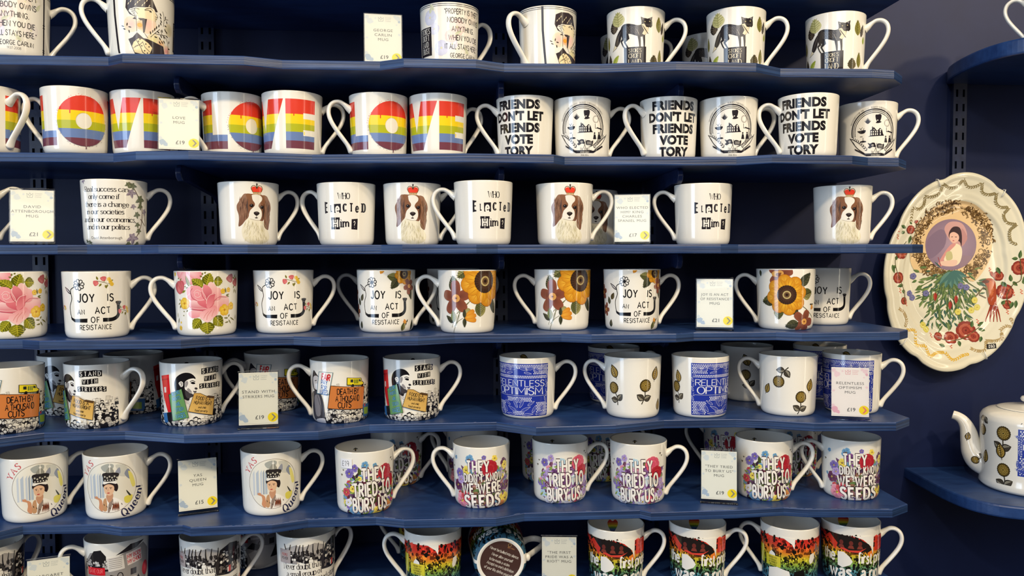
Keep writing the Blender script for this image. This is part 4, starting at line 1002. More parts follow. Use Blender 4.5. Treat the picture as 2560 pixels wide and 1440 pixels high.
def art_bury(purple=False):
    c = cv()
    if purple: pal, base = 'llvkkwslp', ((120, 84, 130), (96, 60, 104), (150, 120, 170), (196, 150, 180), (180, 196, 214), (110, 70, 90))
    else: pal, base = 'vbbyvpwrbv', ((84, 104, 50), (112, 134, 66), (60, 40, 60), (96, 44, 60), (90, 62, 90), (70, 80, 40))
    if purple: ex = [(26, 68, 13, 'K'), (34, 54, 11, 'R'), (-4, 71, 7, 's'), (10, 6, 9, 'w'), (22, 10, 8, 'K'), (-26, 6, 8, 'w'), (-34, 68, 7, 'v'), (-22, 76, 6, 'l'), (44, 18, 7, 'l')]
    else: ex = [(26, 66, 13, 'R'), (34, 50, 12, 'R'), (-24, 8, 10, 'b'), (14, 5, 9, 'y'), (34, 8, 9, 'o'), (-34, 66, 8, 'v'), (-25, 75, 6, 'v'), (-8, 80, 6, 'b'), (8, 78, 4, 'b'), (-40, 36, 7, 'r'), (-28, 42, 6, 'y'), (-36, 20, 6, 'w')]
    bouquet(c, 0, pal, base, 3 if purple else 5, ex)
    fat(c, 'THEY', 6, 54, 20, 37, 2); fat(c, 'TRIED TO', 5, 31, 20, 62, 3); fat(c, 'BURY US...', 7, 7, 20, 68, 2)
    bee(c, 42, 84); bee(c, 46, 80, .8); bee(c, -50, 62); bee(c, -46, 70, .8)
    # other side
    pal2 = 'vbbpylvpr' if not purple else 'llvkws'
    bouquet(c, HALF, pal2, ((96, 66, 96), (84, 104, 60), (120, 90, 70), (150, 110, 110), (70, 50, 70)), 9, [(14, 66, 14, 'R'), (-20, 80, 8, 'b'), (-14, 72, 8, 'p'), (-40, 56, 8, 'v'), (-44, 36, 9, 'n'), (-36, 46, 7, 'l'), (-34, 12, 13, 'k'), (-26, 20, 9, 'r'), (-26, 62, 7, 'y'), (42, 72, 8, 'n'), (44, 68, 7, 'y'), (50, 34, 8, 'n'), (48, 12, 11, 'y'), (22, 82, 5, 'y'), (4, 84, 4, 'v'), (40, 4, 7, 'o')])
    fat(c, 'THEY', HALF - 6, 60, 18, 36, 2); fat(c, "DIDN'T KNOW", HALF + 4, 45, 13, 66, 3); fat(c, 'WE WERE', HALF + 1, 26, 16, 66, 3); fat(c, 'SEEDS', HALF + 3, 3.5, 19, 60, 3)
    bee(c, HALF - 60, 64); viola(c, HALF - 50, 80, 3.5, 'b'); viola(c, HALF - 56, 40, 3, 'b')
    i = Canvas(w=440, h=130, ox=180, oy=12); bee(i, -8, 84, 1.6)
    return c, i
def art_bury_purple(): return art_bury(True)

def art_doubt():
    c = cv()
    S = Side(c, (600, 1070), 3.892, 764, 74, 1345, 1500)
    def prot(ox, w):
        c.poly([(ox - w, 60), (ox - w * .9, 82), (ox - w * .4, 88), (ox, 85), (ox + w * .5, 90), (ox + w, 84), (ox + w, 60)], (176, 172, 170))
        crowd(c, ox - w, ox + w, 64, 76, 46, 3.6, dark=(34, 32, 34), face=(70, 66, 66))
        for k in range(9):
            x = ox - w + 2 * w * (k + .5) / 9; c.line([(x, 70), (x + rnd.uniform(-3, 3), 80), (x + rnd.uniform(-4, 4), 89)], (2.2, 1.0), (34, 32, 34))
    prot(-22, 34); 
    c.rect(-66, 58, -44, 80, (170, 160, 160)); c.write('PEOPLE', -55, 70, 4, (170, 70, 70), pen=14, sx=.8); c.write('POWER', -55, 64, 4, (60, 56, 60), pen=14, sx=.9)
    c.poly([(8, 44), (6, 60), (14, 84), (30, 92), (46, 90), (56, 78), (58, 60), (50, 46), (30, 42)], (50, 46, 46)); crowd(c, 12, 54, 50, 84, 30, 3.6, bodies=False, face=(120, 112, 108), dark=(26, 24, 26)); c.rect(28, 46, 32, 56, (190, 60, 56)); c.rect(26, 46, 28, 54, WHT)
    SER = dict(pen=13, thin=5.5, serif=8, track=12, word=26)
    for t, x, y, h, w, rt in (('Never doubt that', -26, 49, 9.5, 66, 2), ('a small group of', -22, 37, 9.5, 62, 3), ('thoughtful, committed citizens', -8, 25, 9.5, 116, 4), ('can change the world', 6, 12, 9.5, 90, 4)):
        tw = sum(GL[ch][0] + 12 if ch != ' ' else 26 for ch in t) * .01 * h
        c.write(t, x, y, h, INK, rot=rt, sx=w / tw, **SER)
    c.poly([(56, 14), (54, 26), (60, 32), (66, 30), (66, 18), (62, 10)], (190, 30, 40)); c.ell(60, 25, 4, 4, (220, 60, 60))
    # collage side
    H = HALF
    c.poly([(H - 62, 6), (H - 64, 60), (H - 44, 84), (H - 26, 88), (H - 16, 70), (H + 10, 82), (H + 44, 90), (H + 58, 76), (H + 60, 40), (H + 44, 20), (H + 10, 4)], (150, 146, 144))
    c.poly([(H - 48, 72), (H - 36, 88), (H - 24, 90), (H - 16, 80), (H - 16, 66), (H - 48, 66)], (34, 32, 34)); c.poly([(H - 2, 80), (H + 30, 86), (H + 46, 94), (H + 20, 94)], (50, 46, 48)); crowd(c, H - 56, H - 12, 58, 72, 22, 3, face=(180, 176, 172))
    c.rect(H - 50, 50, H - 18, 62, (206, 32, 44)); c.write('SAVE OUR', H - 34, 53.5, 6, (232, 120, 120), pen=12, sx=.8)
    c.rect(H - 14, 56, H + 10, 78, (216, 212, 206), rot=6); 
    for k in range(6): c.line([(H - 12, 60 + 3 * k), (H + 7, 61 + 3 * k)], .7, (120, 116, 114))
    c.rect(H + 14, 62, H + 40, 82, (226, 214, 210), rot=8); c.write('MY BODY', H + 27, 73, 6, (196, 36, 52), pen=20, rot=8, sx=.85); c.write('MY CHOICE', H + 28, 64.5, 6, (196, 36, 52), pen=20, rot=8, sx=.72)
    c.ell(H + 50, 46, 8, 12, (190, 50, 66), cin=(220, 90, 100)); c.ell(H - 60, 34, 3, 4, (200, 40, 54))
    crowd(c, H - 56, H - 20, 4, 40, 60, 3.6, face=(206, 202, 198)); c.poly([(H - 18, 30), (H + 8, 44), (H + 30, 40), (H + 40, 10), (H - 4, 2)], (196, 192, 188)); c.poly([(H - 20, 40), (H - 2, 36), (H + 6, 44), (H - 10, 50)], (34, 32, 34)); c.ring(H + 4, 46, 4, 6, 1.2, (40, 36, 40)); c.poly([(H + 22, 20), (H + 34, 42), (H + 44, 20)], (30, 28, 30)); c.rect(H + 20, 44, H + 30, 54, (60, 56, 58))
    i = Canvas(w=440, h=130, ox=180, oy=12); i.write('the world', 0, 84, 6, (140, 60, 60), pen=14)
    return c, i

def pridebed(c, x0, x1, seed, gaps):
    r = random.Random(seed)
    def col(y, k):
        st = ((0, (50, 90, 120)), (26, (70, 120, 130)), (40, (120, 150, 60)), (52, (206, 190, 50)), (62, (226, 130, 44)), (74, (206, 60, 44)), (100, (190, 36, 40)))
        for a, b in zip(st, st[1:]):
            if y <= b[0]:
                t = (y - a[0]) / (b[0] - a[0]); q = [a[1][j] + (b[1][j] - a[1][j]) * t for j in range(3)]; break
        else: q = st[-1][1]
        return tuple(min(255, v * k) for v in q)
    n = int((x1 - x0) / 6)
    for j in range(0, 84, 4):
        for i in range(n): c.rect(x0 + (x1 - x0) * i / n, j, x0 + (x1 - x0) * (i + 1) / n + .1, j + 4.05, col(j + 2, 1), col2=col(j + 5, 1))
    for _ in range(int((x1 - x0) * 4.2)):
        x, y = r.uniform(x0 + 2, x1 - 2), r.uniform(2, 84); s = r.uniform(1.0, 3.4)
        k = col(y, r.choice((.25, .25, .5, 1.15, 1.3)))
        m = r.randint(5, 8)
        c.poly([(x + s * r.uniform(.5, 1.3) * math.cos(2 * PI * i / m), y + s * r.uniform(.6, 1.7) * math.sin(2 * PI * i / m)) for i in range(m)], (26, 24, 20) if r.random() < .5 else k)
    for _ in range(int((x1 - x0) * .45)):
        x, y = r.uniform(x0 + 3, x1 - 3), r.uniform(18, 76); s = r.uniform(1.8, 3.2); k = col(y, 1.1)
        c.poly([(x - s * 1.1, y - s * 2.4), (x - s, y - s * .9), (x, y - s * .6), (x + s, y - s * .9), (x + s * 1.2, y - s * 2.4)], col(y, .5)); c.ell(x, y, s * .62, s * .8, (24, 22, 20), n=9); c.ell(x, y - .2, s * .48, s * .6, k, n=9)

def art_pride():
    c = cv()
    # words side
    pridebed(c, -70, 62, 4, None)
    c.poly([(-2, 86), (14, 80), (28, 68), (33, 54), (33, 86)], WHT); 
    c.poly([(-54, 86), (-44, 78), (-24, 62), (2, 56), (18, 60), (26, 52), (31, 60), (24, 72), (10, 80), (-10, 85)], (36, 30, 28))
    c.poly([(-46, 80), (-30, 58), (-26, 70), (-40, 84)], (206, 56, 44))
    c.poly([(-22, 62), (-10, 58), (8, 58), (20, 66), (10, 62), (-8, 61), (-20, 66)], (214, 70, 56))
    for x in (-20, -5, 9): c.ell(x, 73, 3.2, 4, (110, 50, 44)); c.poly([(x - 5, 64), (x - 3, 69), (x + 3, 69), (x + 5, 64)], (130, 60, 50))
    c.poly([(24, 50), (33, 52), (30, 62), (22, 58)], (236, 130, 50))
    c.rect(36, 60, 62, 84, (214, 62, 44)); 
    for t, y in (('VIOLENCE', 77), ('THEY BEAT', 71), ('US UP', 65)): c.write(t, 49, y, 4.2, (120, 26, 24), pen=14, sx=.75)
    c.poly([(-26, 33), (-26, 56), (-16, 57), (-7, 50), (-2, 42), (-6, 36), (-18, 30)], WHT)
    c.write('the', -42, 40, 18, WHT, pen=21, thin=15, track=20, sx=.72, serif=0); c.write('first pride', 36, 40, 18, WHT, pen=21, thin=15, track=18, sx=.66, word=30)
    c.write('was', -22, 14, 20, WHT, pen=23, thin=16, track=20, sx=.95); c.write('a riot', 34, 14, 20, WHT, pen=23, thin=16, track=20, sx=.8)
    # crowd side
    H = HALF
    pridebed(c, H - 68, H + 72, 8, None)
    c.poly([(H - 16, 86), (H - 8, 84), (H + 4, 76), (H + 8, 68), (H + 9, 86)], WHT); pass
    for pts in ([(-34, 56), (-30, 60), (-24, 56), (-22, 48), (-30, 46), (-36, 50)], [(34, 48), (36, 58), (44, 60), (46, 52), (42, 44), (36, 42)], [(-38, 6), (-36, 30), (-20, 34), (0, 30), (4, 14), (-8, 0), (-36, -2)], [(34, -2), (34, 18), (44, 10), (48, -2)]):
        c.poly([(H + x, y) for x, y in pts], WHT)
    c.rect(H - 42, 34, H - 14, 52, (206, 206, 60), col2=(226, 206, 60))
    for t, y in (('FREEDOM NOW', 47), ('US HOMOSEXUALS', 43), ('ASK FOR REDRESS OF', 39), ('GRIEVANCES', 35)): c.write(t, H - 28, y, 2.7, (30, 30, 24), pen=14, sx=.8 if len(t) < 12 else .55)
    c.rect(H - 60, 34, H - 48, 64, (196, 190, 50)); c.poly([(H + 6, -2), (H + 8, 30), (H + 24, 34), (H + 30, 10), (H + 30, -2)], (24, 22, 20)); c.ell(H - 52, 6, 5, 5, (20, 20, 24)); c.write('£15', H - 52, 4.4, 3.4, WHT, pen=14)
    i = Canvas(w=440, h=130, ox=180, oy=12)
    h = [(0, 66), (-8, 77), (-9.5, 85), (-5, 89.5), (0, 86.5), (5, 89.5), (9.5, 85), (8, 77)]
    banded(i, [(x - 6, y) for x, y in smooth(h + [h[0]], 4)[:-1]], [(84, 100, (206, 60, 50)), (80.5, 84, (230, 140, 50)), (77, 80.5, (236, 214, 60)), (74, 77, (110, 150, 70)), (70, 74, (70, 100, 150)), (50, 70, (90, 60, 110))])
    return c, i

def art_base_disc():
    c = Canvas(w=100, h=100, ox=50, oy=50, cell=.7)
    c.ell(0, 0, 37, 37, (72, 50, 46), n=64)
    k = dict(pen=12, thin=9, track=15, word=28, rot=-24)
    for t, x, y in (('Never be bullied into silence.', 5.5, 12), ('Never allow yourself', 2, 4), ('to be made a victim.', -2.5, -3), ("Accept no one's definition", -1.5, -11.5), ('of your life; define yourself.', -4.5, -19)):
        tw = len(t)
        c.write(t, x, y, 4.6, (226, 218, 206), sx=.82, **k)
    c.ring(15, 26, 2.6, 2.6, .5, (180, 150, 90)); c.write('BEST CHINA', 17, 19.5, 2.0, (170, 120, 80), pen=14, rot=-22)
    return c

def art_card(lines, price, tint='b'):
    """paper ticket, 68 x 100 units, centred on x"""
    c = Canvas(w=90, h=110, ox=45, oy=4, cell=.5)
    if tint == 'b': A, B, G = (176, 192, 216), (214, 220, 228), (150, 158, 168)
    else: A, B, G = (232, 180, 200), (240, 212, 222), (222, 130, 150)
    c.rect(-34, 0, 34, 100, (236, 234, 228) if tint == 'b' else (244, 236, 236))
    r = random.Random(len(lines[0]) * 7 + len(lines))
    for x, y, k in ((28, 93, 5), (22, 96, 3.2), (30, 86, 2.6), (-24, 86, 6), (-30, 94, 4), (-28, 14, 6), (-22, 9, 4), (-31, 22, 3), (30, 60, 2.5), (-30, 52, 2.4), (25, 80, 1.6), (-14, 92, 2)):
        pts = [(x + k * r.uniform(.7, 1.25) * math.cos(2 * PI * i / 14), y + k * r.uniform(.7, 1.25) * math.sin(2 * PI * i / 14)) for i in range(14)]
        pts = [(min(33.9, max(-33.9, a)), min(99.8, max(.2, b))) for a, b in pts]
        c.poly(pts, A if (x + y) % 3 > 1 and x > 0 or y < 20 else B)
    for i in range(30): c.rect(-32 + i * 2.2, 2.0, -31 + i * 2.2, 2.7, (150, 150, 152))
    # little crown and maker's lines
    c.line([(-9, 94), (-8, 86), (0, 86), (1, 94), (-2, 91), (-4, 95), (-6, 91), (-9, 94)], .7, G); c.line([(-5.4, 90.5), (-4, 88), (-2.6, 90.5)], .6, G)
    for t, y in (('STOKES', 92.4), ('CROFT', 89), ('CHINA', 85.6)): c.font(t, 4, y, 2.1, G, align='l', track=1.15)
    n = len(lines); h = 5.3; st = 9.2
    for i, t in enumerate(lines):
        c.font(t, 0, 56 + (n - 1) * st / 2 - i * st, h, (72, 74, 78), track=1.14, sx=min(1.12, 58 / max(1, len(t) * 4.9)))
    c.ell(25, 13.5, 9, 9.2, (246, 222, 40), n=30)
    c.rect(33.99, 0, 34, .1, (236, 234, 228))
    ch = (140, 138, 128) if tint == 'b' else (226, 120, 130)
    c.poly([(22, 20), (25, 20), (30.5, 13.5), (25, 7), (22, 7), (27, 13.5)], ch)
    c.font(price, 2, 10.5, 7.2, (66, 68, 72), bold=.008)
    return c

# ------------------------------------------------------------------ platter and teapot artwork (centimetre-like units)
def art_platter():
    """canvas in units of 1/500 of the photo-height of the dish; origin at its centre"""
    c = Canvas(w=400, h=560, ox=200, oy=280, cell=1.5)
    def p(x, y): return ((x - 507) / 2.77, (735 - y) / 2.77)
    def P(*v): return [p(v[i], v[i + 1]) for i in range(0, len(v), 2)]
    def sp(col, *v, **k): q = P(*v); c.poly(smooth(q + [q[0]], 4)[:-1], col, **k)
    def lv(x0, y0, x1, y1, w, c1, c2=None, **k):
        a, b = p(x0, y0), p(x1, y1); c.leaf(a[0], a[1], math.degrees(math.atan2(b[1] - a[1], b[0] - a[0])), math.dist(a, b), w / 2.77, c1, c2, **k)
    def ln(col, w, *v, **k): c.line(P(*v), tuple(q / 2.77 for q in w) if isinstance(w, tuple) else w / 2.77, col, **k)
    def el(x, y, rx, ry, col, **k): q = p(x, y); c.ell(q[0], q[1], rx / 2.77, ry / 2.77, col, **k)
    def garland(pts, col, st=11):
        Q = smooth([(pts[i], pts[i + 1]) for i in range(0, len(pts), 2)], 10)
        d = 0; last = Q[0]; i = 0
        for a, b in zip(Q, Q[1:]):
            d += math.dist(a, b)
            if d > st:
                d = 0; i += 1; an = math.atan2(b[1] - a[1], b[0] - a[0])
                for sg in (.6, -.6): lv(b[0], b[1], b[0] - 20 * math.cos(an + sg), b[1] - 20 * math.sin(an + sg), 8, col)
    G1 = (140, 126, 86)
    for pts in ((185, 390, 195, 300, 240, 300, 270, 270, 275, 210), (275, 215, 330, 215, 375, 190, 395, 130), (395, 130, 450, 155, 500, 140, 535, 95), (535, 95, 570, 145, 620, 145, 665, 120), (665, 120, 670, 180, 710, 200, 765, 190), (765, 190, 765, 250, 800, 285, 855, 285), (855, 290, 825, 340, 850, 390, 910, 405), (910, 405, 870, 450, 880, 520, 925, 545)):
        garland(pts, G1)
    GD = (222, 180, 62)  # brighter gold for the low garlands, reflected light put in the colour
    for pts in ((115, 980, 150, 1010, 170, 1060, 160, 1110), (170, 1130, 230, 1140, 235, 1230, 300, 1240), (300, 1240, 330, 1310, 380, 1290, 440, 1290), (440, 1290, 490, 1340, 560, 1310, 610, 1300), (610, 1260, 660, 1280, 710, 1270, 720, 1210), (720, 1210, 780, 1210, 820, 1190, 820, 1140), (810, 1140, 850, 1110, 900, 1110, 880, 1050)):
        garland(pts, GD if pts[0] < 600 and pts[1] > 1100 else (176, 152, 104))
    # inner ornament
    sp((226, 196, 150), 260, 380, 330, 300, 430, 250, 520, 240, 620, 260, 700, 320, 760, 400, 775, 500, 770, 600, 740, 690, 650, 800, 560, 740, 440, 720, 320, 740, 240, 720, 205, 640, 205, 540, 225, 450)
    r = random.Random(4); BR = ((112, 86, 52), (84, 62, 38), (140, 112, 70))
    for _ in range(520):
        a = r.uniform(0, 2 * PI); q = r.uniform(.72, 1.0)
        if 1.2 < a < 1.5 or (a > 6.0 and a < 6.25) or (2.9 < a < 3.05): continue
        x, y = 492 + 282 * q * math.cos(a), 525 - 285 * q * math.sin(a)
        if y > 770: continue
        b = r.uniform(0, 6.3); k = r.uniform(12, 26)
        c.line([p(x + k * t * math.cos(b + t * 4), y + k * t * math.sin(b + t * 4)) for t in (.25, .45, .65, .85, 1.0)], 2.3, r.choice(BR))
    for _ in range(260):
        a = r.uniform(0, 2 * PI); q = r.uniform(.72, .99); x, y = 492 + 282 * q * math.cos(a), 525 - 285 * q * math.sin(a)
        if y < 760: b = r.uniform(0, 6.3); lv(x, y, x + 22 * math.cos(b), y + 22 * math.sin(b), 9, r.choice(BR))
    # medallion
    q = p(487, 543); c.ell(q[0], q[1], 64, 64, (140, 118, 140), cin=(172, 148, 168), n=56)
    sp((132, 112, 136), 320, 520, 400, 440, 450, 460, 440, 560, 340, 640); sp((150, 126, 140), 560, 620, 640, 620, 650, 560, 620, 660, 560, 700)
    sp((206, 160, 158), 440, 430, 480, 385, 560, 395, 598, 470, 580, 540, 530, 560, 470, 500); sp((190, 140, 140), 560, 430, 600, 490, 585, 530, 560, 545)
    sp((62, 42, 48), 472, 460, 500, 420, 545, 425, 562, 480, 560, 560, 545, 520, 480, 500); sp((232, 188, 172), 478, 470, 505, 455, 538, 475, 540, 510, 510, 532, 482, 512)
    ln((60, 40, 40), 4, 488, 490, 500, 488); ln((60, 40, 40), 4, 514, 490, 528, 490); el(504, 515, 7, 3, (190, 80, 86), n=8)
    sp((238, 224, 196), 470, 560, 520, 535, 560, 560, 565, 620, 540, 680, 470, 690, 440, 640); sp((214, 150, 146), 500, 535, 470, 560, 430, 620, 400, 680, 430, 690, 450, 620, 520, 545); sp((232, 196, 178), 410, 665, 450, 655, 530, 650, 520, 690, 440, 690)
    sp((196, 190, 140), 455, 600, 490, 590, 500, 640, 460, 650); ln((150, 80, 90), 6, 400, 630, 420, 690)
    # flowers spilling down
    GR = ((92, 120, 70), (70, 96, 66), (130, 150, 96), (60, 96, 90), (110, 130, 80))
    for _ in range(330):
        a = r.gauss(1.57, .62); l = r.uniform(40, 390) * (1 if abs(a - 1.57) < .5 else .72)
        x, y = 480 + l * math.cos(a) * 1.0, 720 + l * math.sin(a)
        b = a + r.uniform(-.8, .8); k = r.uniform(34, 66)
        lv(x, y, x + k * math.cos(b), y + k * math.sin(b), r.uniform(10, 19), r.choice(GR), r.choice(GR))
    for a in (.5, .8, 1.1, 1.35, 1.6, 1.85, 2.1, 2.4, 2.7): ln((84, 104, 60), 5, 480, 720, 480 + 250 * math.cos(a), 720 + 300 * math.sin(a))
    for b in (.3, .7, 1.1, 1.5, 1.9, 2.3): lv(490, 730, 490 + 120 * math.cos(b), 730 + 120 * math.sin(b), 44, (70, 112, 108), (96, 136, 126))
    for x, y in ((490, 960), (530, 920), (385, 900)): lv(x, y - 25, x, y + 35, 26, (150, 44, 40), (176, 70, 56))
    for x, y in ((230, 760), (205, 880), (225, 910), (560, 830), (600, 840), (320, 880)): q = p(x, y); c.flower(q[0], q[1], 8, 5, (130, 130, 180), (104, 104, 150), (90, 90, 120))
    for x, y in ((660, 930), (680, 980), (640, 1000), (300, 1100), (320, 1130), (545, 1010)): q = p(x, y); c.flower(q[0], q[1], 8, 6, (232, 222, 120), (206, 196, 90), (190, 170, 60))
    # bird
    ln((110, 90, 60), 8, 670, 900, 720, 840, 760, 860); ln((110, 90, 60), 6, 690, 890, 740, 915)
    for d in (-60, -38, -15, 8, 30): ln((150, 62, 46), (16, 5), 785, 930, 790 + d * .5, 1000, 790 + d, 1080, sm=True)
    sp((168, 76, 48), 730, 790, 770, 778, 800, 800, 805, 860, 800, 950, 760, 960, 745, 870); lv(760, 800, 705, 800, 26, (96, 46, 36)); sp((196, 110, 70), 760, 800, 790, 810, 790, 880, 765, 900); sp((120, 110, 70), 735, 820, 750, 850, 760, 910, 745, 890)
    def rose_(x, y, k):
        q = p(x, y)
        for j, s_ in enumerate((1, .72, .42)): c.flower(q[0], q[1], k * s_ / 2.77, 6, (168, 76, 60), (134, 52, 44) if j % 2 == 0 else (184, 100, 78), (104, 44, 38), a0=j * 30, wd=1.0)
    for x, y, k in ((110, 770, 40), (155, 930, 26), (185, 440, 30), (130, 590, 52), (820, 760, 34), (940, 705, 50), (855, 870, 52), (865, 960, 32), (600, 1140, 66), (490, 1190, 44), (405, 1180, 30), (640, 1180, 40)): rose_(x, y, k)
    for x0, y0, x1, y1 in ((150, 430, 110, 410), (140, 450, 120, 470), (190, 480, 180, 540), (60, 680, 80, 740), (90, 700, 60, 690), (150, 820, 100, 830), (150, 850, 150, 880), (90, 620, 90, 650), (210, 390, 240, 380), (190, 390, 180, 400), (930, 640, 890, 640), (940, 640, 945, 580), (940, 650, 990, 650), (990, 760, 960, 790), (960, 790, 980, 820), (890, 800, 885, 750), (900, 800, 930, 830), (840, 800, 860, 840), (770, 730, 790, 770), (810, 700, 830, 750), (920, 930, 915, 985), (900, 940, 880, 990), (830, 960, 850, 930), (640, 1120, 650, 1070), (680, 1130, 720, 1140), (690, 1180, 680, 1220), (540, 1210, 545, 1250), (540, 1200, 530, 1160), (440, 1250, 400, 1230), (380, 1180, 430, 1200), (680, 1110, 720, 1080)):
        lv(x0, y0, x1, y1, 24, (66, 92, 56) if (x0 + y0) % 3 else (140, 56, 46), (96, 120, 76) if (x0 + y0) % 3 else (170, 80, 64))
    for x, y in ((90, 440), (90, 490), (170, 950), (760, 720), (900, 880), (950, 870), (860, 1010), (350, 1170), (480, 1245), (680, 1080), (120, 860), (980, 610)):
        for d in range(4): el(x + 7 * (d % 2), y + 9 * d - 14, 6, 4, (206, 104, 80), n=7)
    for pts in ((160, 520, 90, 620, 90, 700, 150, 850, 160, 950), (940, 640, 950, 780, 900, 820, 860, 900, 880, 980), (400, 1190, 500, 1210, 600, 1180, 700, 1110)): ln((96, 90, 56), 5, *pts, sm=True)
    return c

def art_teapot():
    c = Canvas(w=300, h=140, ox=150, oy=20)
    # front of the body: x is arc length, y height, 100 = body height
    for x, y, a, r in ((-66, 62, 80, 7), (-31, 64, -97, 8.5), (-31, 18, -85, 8)): dahlia(c, x, y, a, r)
    for x, y, a, l in ((-33, 32, 100, 20), (-10, 80, 60, 16), (-62, 20, 80, 18)): gold_leaf(c, x, y, a, l)
    lace_panel(c, -14, 72, 14, 72)
    return c
# ------------------------------------------------------------------ camera (fitted to the photograph)
F_PX, YAW, PITCH, ROLL = 1954.7, .0734, .03837, -.002
FW = Vector((math.sin(YAW) * math.cos(PITCH), math.cos(YAW) * math.cos(PITCH), -math.sin(PITCH)))
RT = Vector((math.cos(YAW), -math.sin(YAW), 0)); UP = RT.cross(FW)
R2 = RT * math.cos(ROLL) + UP * math.sin(ROLL); U2 = UP * math.cos(ROLL) - RT * math.sin(ROLL)
def ray(px, py): return FW + R2 * ((px - 1280) / F_PX) - U2 * ((py - 720) / F_PX)
def at(px, py, Y):
    """the point of the upright plane at depth Y seen at a photo pixel"""
    d = ray(px, py); p = d * (Y / d.y); return Vector((p.x, p.y, p.z + EYE))
def onz(px, py, z):
    d = ray(px, py); p = d * ((z - EYE) / d.z); return Vector((p.x, p.y, z))
cam_d = bpy.data.cameras.new('camera'); cam = bpy.data.objects.new('camera', cam_d); COL.objects.link(cam)
cam_d.sensor_fit = 'HORIZONTAL'; cam_d.sensor_width = 36; cam_d.lens = F_PX / 2560 * 36; cam_d.clip_start = .01; cam_d.clip_end = 50
from mathutils import Matrix
M = Matrix((R2, U2, -FW)).transposed().to_4x4(); M.translation = Vector((0, 0, EYE)); cam.matrix_world = M
bpy.context.scene.camera = cam

# ------------------------------------------------------------------ materials
def mat(name, rough=.5, metal=0, spec=.5, coat=0):
    m = bpy.data.materials.new(name); m.use_nodes = True
    b = m.node_tree.nodes['Principled BSDF']
    b.inputs['Roughness'].default_value = rough; b.inputs['Metallic'].default_value = metal
    b.inputs['Specular IOR Level'].default_value = spec; b.inputs['Coat Weight'].default_value = coat
    return m, m.node_tree, b
def nd(t, k, **v):
    n = t.nodes.new(k)
    for a, b in v.items(): setattr(n, a, b)
    return n
CHINA = (240, 237, 228)
m_print, t, b = mat('printed_bone_china', .16, coat=.35)
a = nd(t, 'ShaderNodeAttribute', attribute_name='Col')
nz = nd(t, 'ShaderNodeTexNoise'); nz.inputs['Scale'].default_value = 40
mx = nd(t, 'ShaderNodeMixRGB', blend_type='MULTIPLY'); mx.inputs[0].default_value = .03
t.links.new(a.outputs['Color'], mx.inputs[1]); t.links.new(nz.outputs['Fac'], mx.inputs[2]); t.links.new(mx.outputs[0], b.inputs['Base Color'])
b.inputs['Coat Roughness'].default_value = .04
m_china, t, b = mat('bone_china', .16, coat=.35)
nz = nd(t, 'ShaderNodeTexNoise'); nz.inputs['Scale'].default_value = 30
rp = nd(t, 'ShaderNodeValToRGB'); rp.color_ramp.elements[0].color = (*lin((236, 233, 224)), 1); rp.color_ramp.elements[1].color = (*lin(CHINA), 1)
t.links.new(nz.outputs['Fac'], rp.inputs[0]); t.links.new(rp.outputs[0], b.inputs['Base Color']); b.inputs['Coat Roughness'].default_value = .04
m_dish, t, b = mat('printed_glazed_dish', .14, coat=.5)
a = nd(t, 'ShaderNodeAttribute', attribute_name='Col'); t.links.new(a.outputs['Color'], b.inputs['Base Color'])

def paint(name, c0, c1, rough, bump, scale, stretch=(1, 1, 1), ply=False, spec=.5):
    m, t, b = mat(name, rough, spec=spec)
    tc = nd(t, 'ShaderNodeTexCoord'); mp = nd(t, 'ShaderNodeMapping'); mp.inputs['Scale'].default_value = stretch
    t.links.new(tc.outputs['Object'], mp.inputs[0])
    n = nd(t, 'ShaderNodeTexNoise'); n.inputs['Scale'].default_value = scale; n.inputs['Detail'].default_value = 8; n.inputs['Roughness'].default_value = .62
    t.links.new(mp.outputs[0], n.inputs['Vector'])
    r = nd(t, 'ShaderNodeValToRGB'); r.color_ramp.elements[0].position = .3; r.color_ramp.elements[1].position = .72
    r.color_ramp.elements[0].color = (*lin(c0), 1); r.color_ramp.elements[1].color = (*lin(c1), 1)
    t.links.new(n.outputs['Fac'], r.inputs[0]); src = r.outputs[0]
    h = n.outputs['Fac']
    if ply:
        # brushed streaks along the plies of the plywood edge, with a few rubbed white chips
        mp2 = nd(t, 'ShaderNodeMapping'); mp2.inputs['Scale'].default_value = (5, 5, 420); t.links.new(tc.outputs['Object'], mp2.inputs[0])
        n2 = nd(t, 'ShaderNodeTexNoise'); n2.inputs['Scale'].default_value = 1; n2.inputs['Detail'].default_value = 3; t.links.new(mp2.outputs[0], n2.inputs['Vector'])
        r2 = nd(t, 'ShaderNodeValToRGB'); r2.color_ramp.elements[0].position = .35; r2.color_ramp.elements[1].position = .66
        r2.color_ramp.elements[0].color = (.45, .45, .48, 1); r2.color_ramp.elements[1].color = (1.25, 1.25, 1.2, 1)
        t.links.new(n2.outputs['Fac'], r2.inputs[0])
        mm = nd(t, 'ShaderNodeMixRGB', blend_type='MULTIPLY'); mm.inputs[0].default_value = 1
        t.links.new(src, mm.inputs[1]); t.links.new(r2.outputs[0], mm.inputs[2]); src = mm.outputs[0]
        h = n2.outputs['Fac']
    t.links.new(src, b.inputs['Base Color'])
    bp = nd(t, 'ShaderNodeBump'); bp.inputs['Strength'].default_value = bump; bp.inputs['Distance'].default_value = .001
    t.links.new(h, bp.inputs['Height']); t.links.new(bp.outputs[0], b.inputs['Normal'])
    return m
m_shelf = paint('blue_shelf_paint', (25, 50, 100), (41, 73, 130), .38, .35, 14, (1, 4, 4))
m_edge = paint('brushed_blue_ply_edge', (31, 54, 97), (46, 73, 121), .42, .7, 12, (1, 1, 1), ply=True)
m_wall = paint('navy_wall_paint', (12, 24, 62), (18, 33, 76), .55, .25, 6, (1, 1, 1), spec=.35)
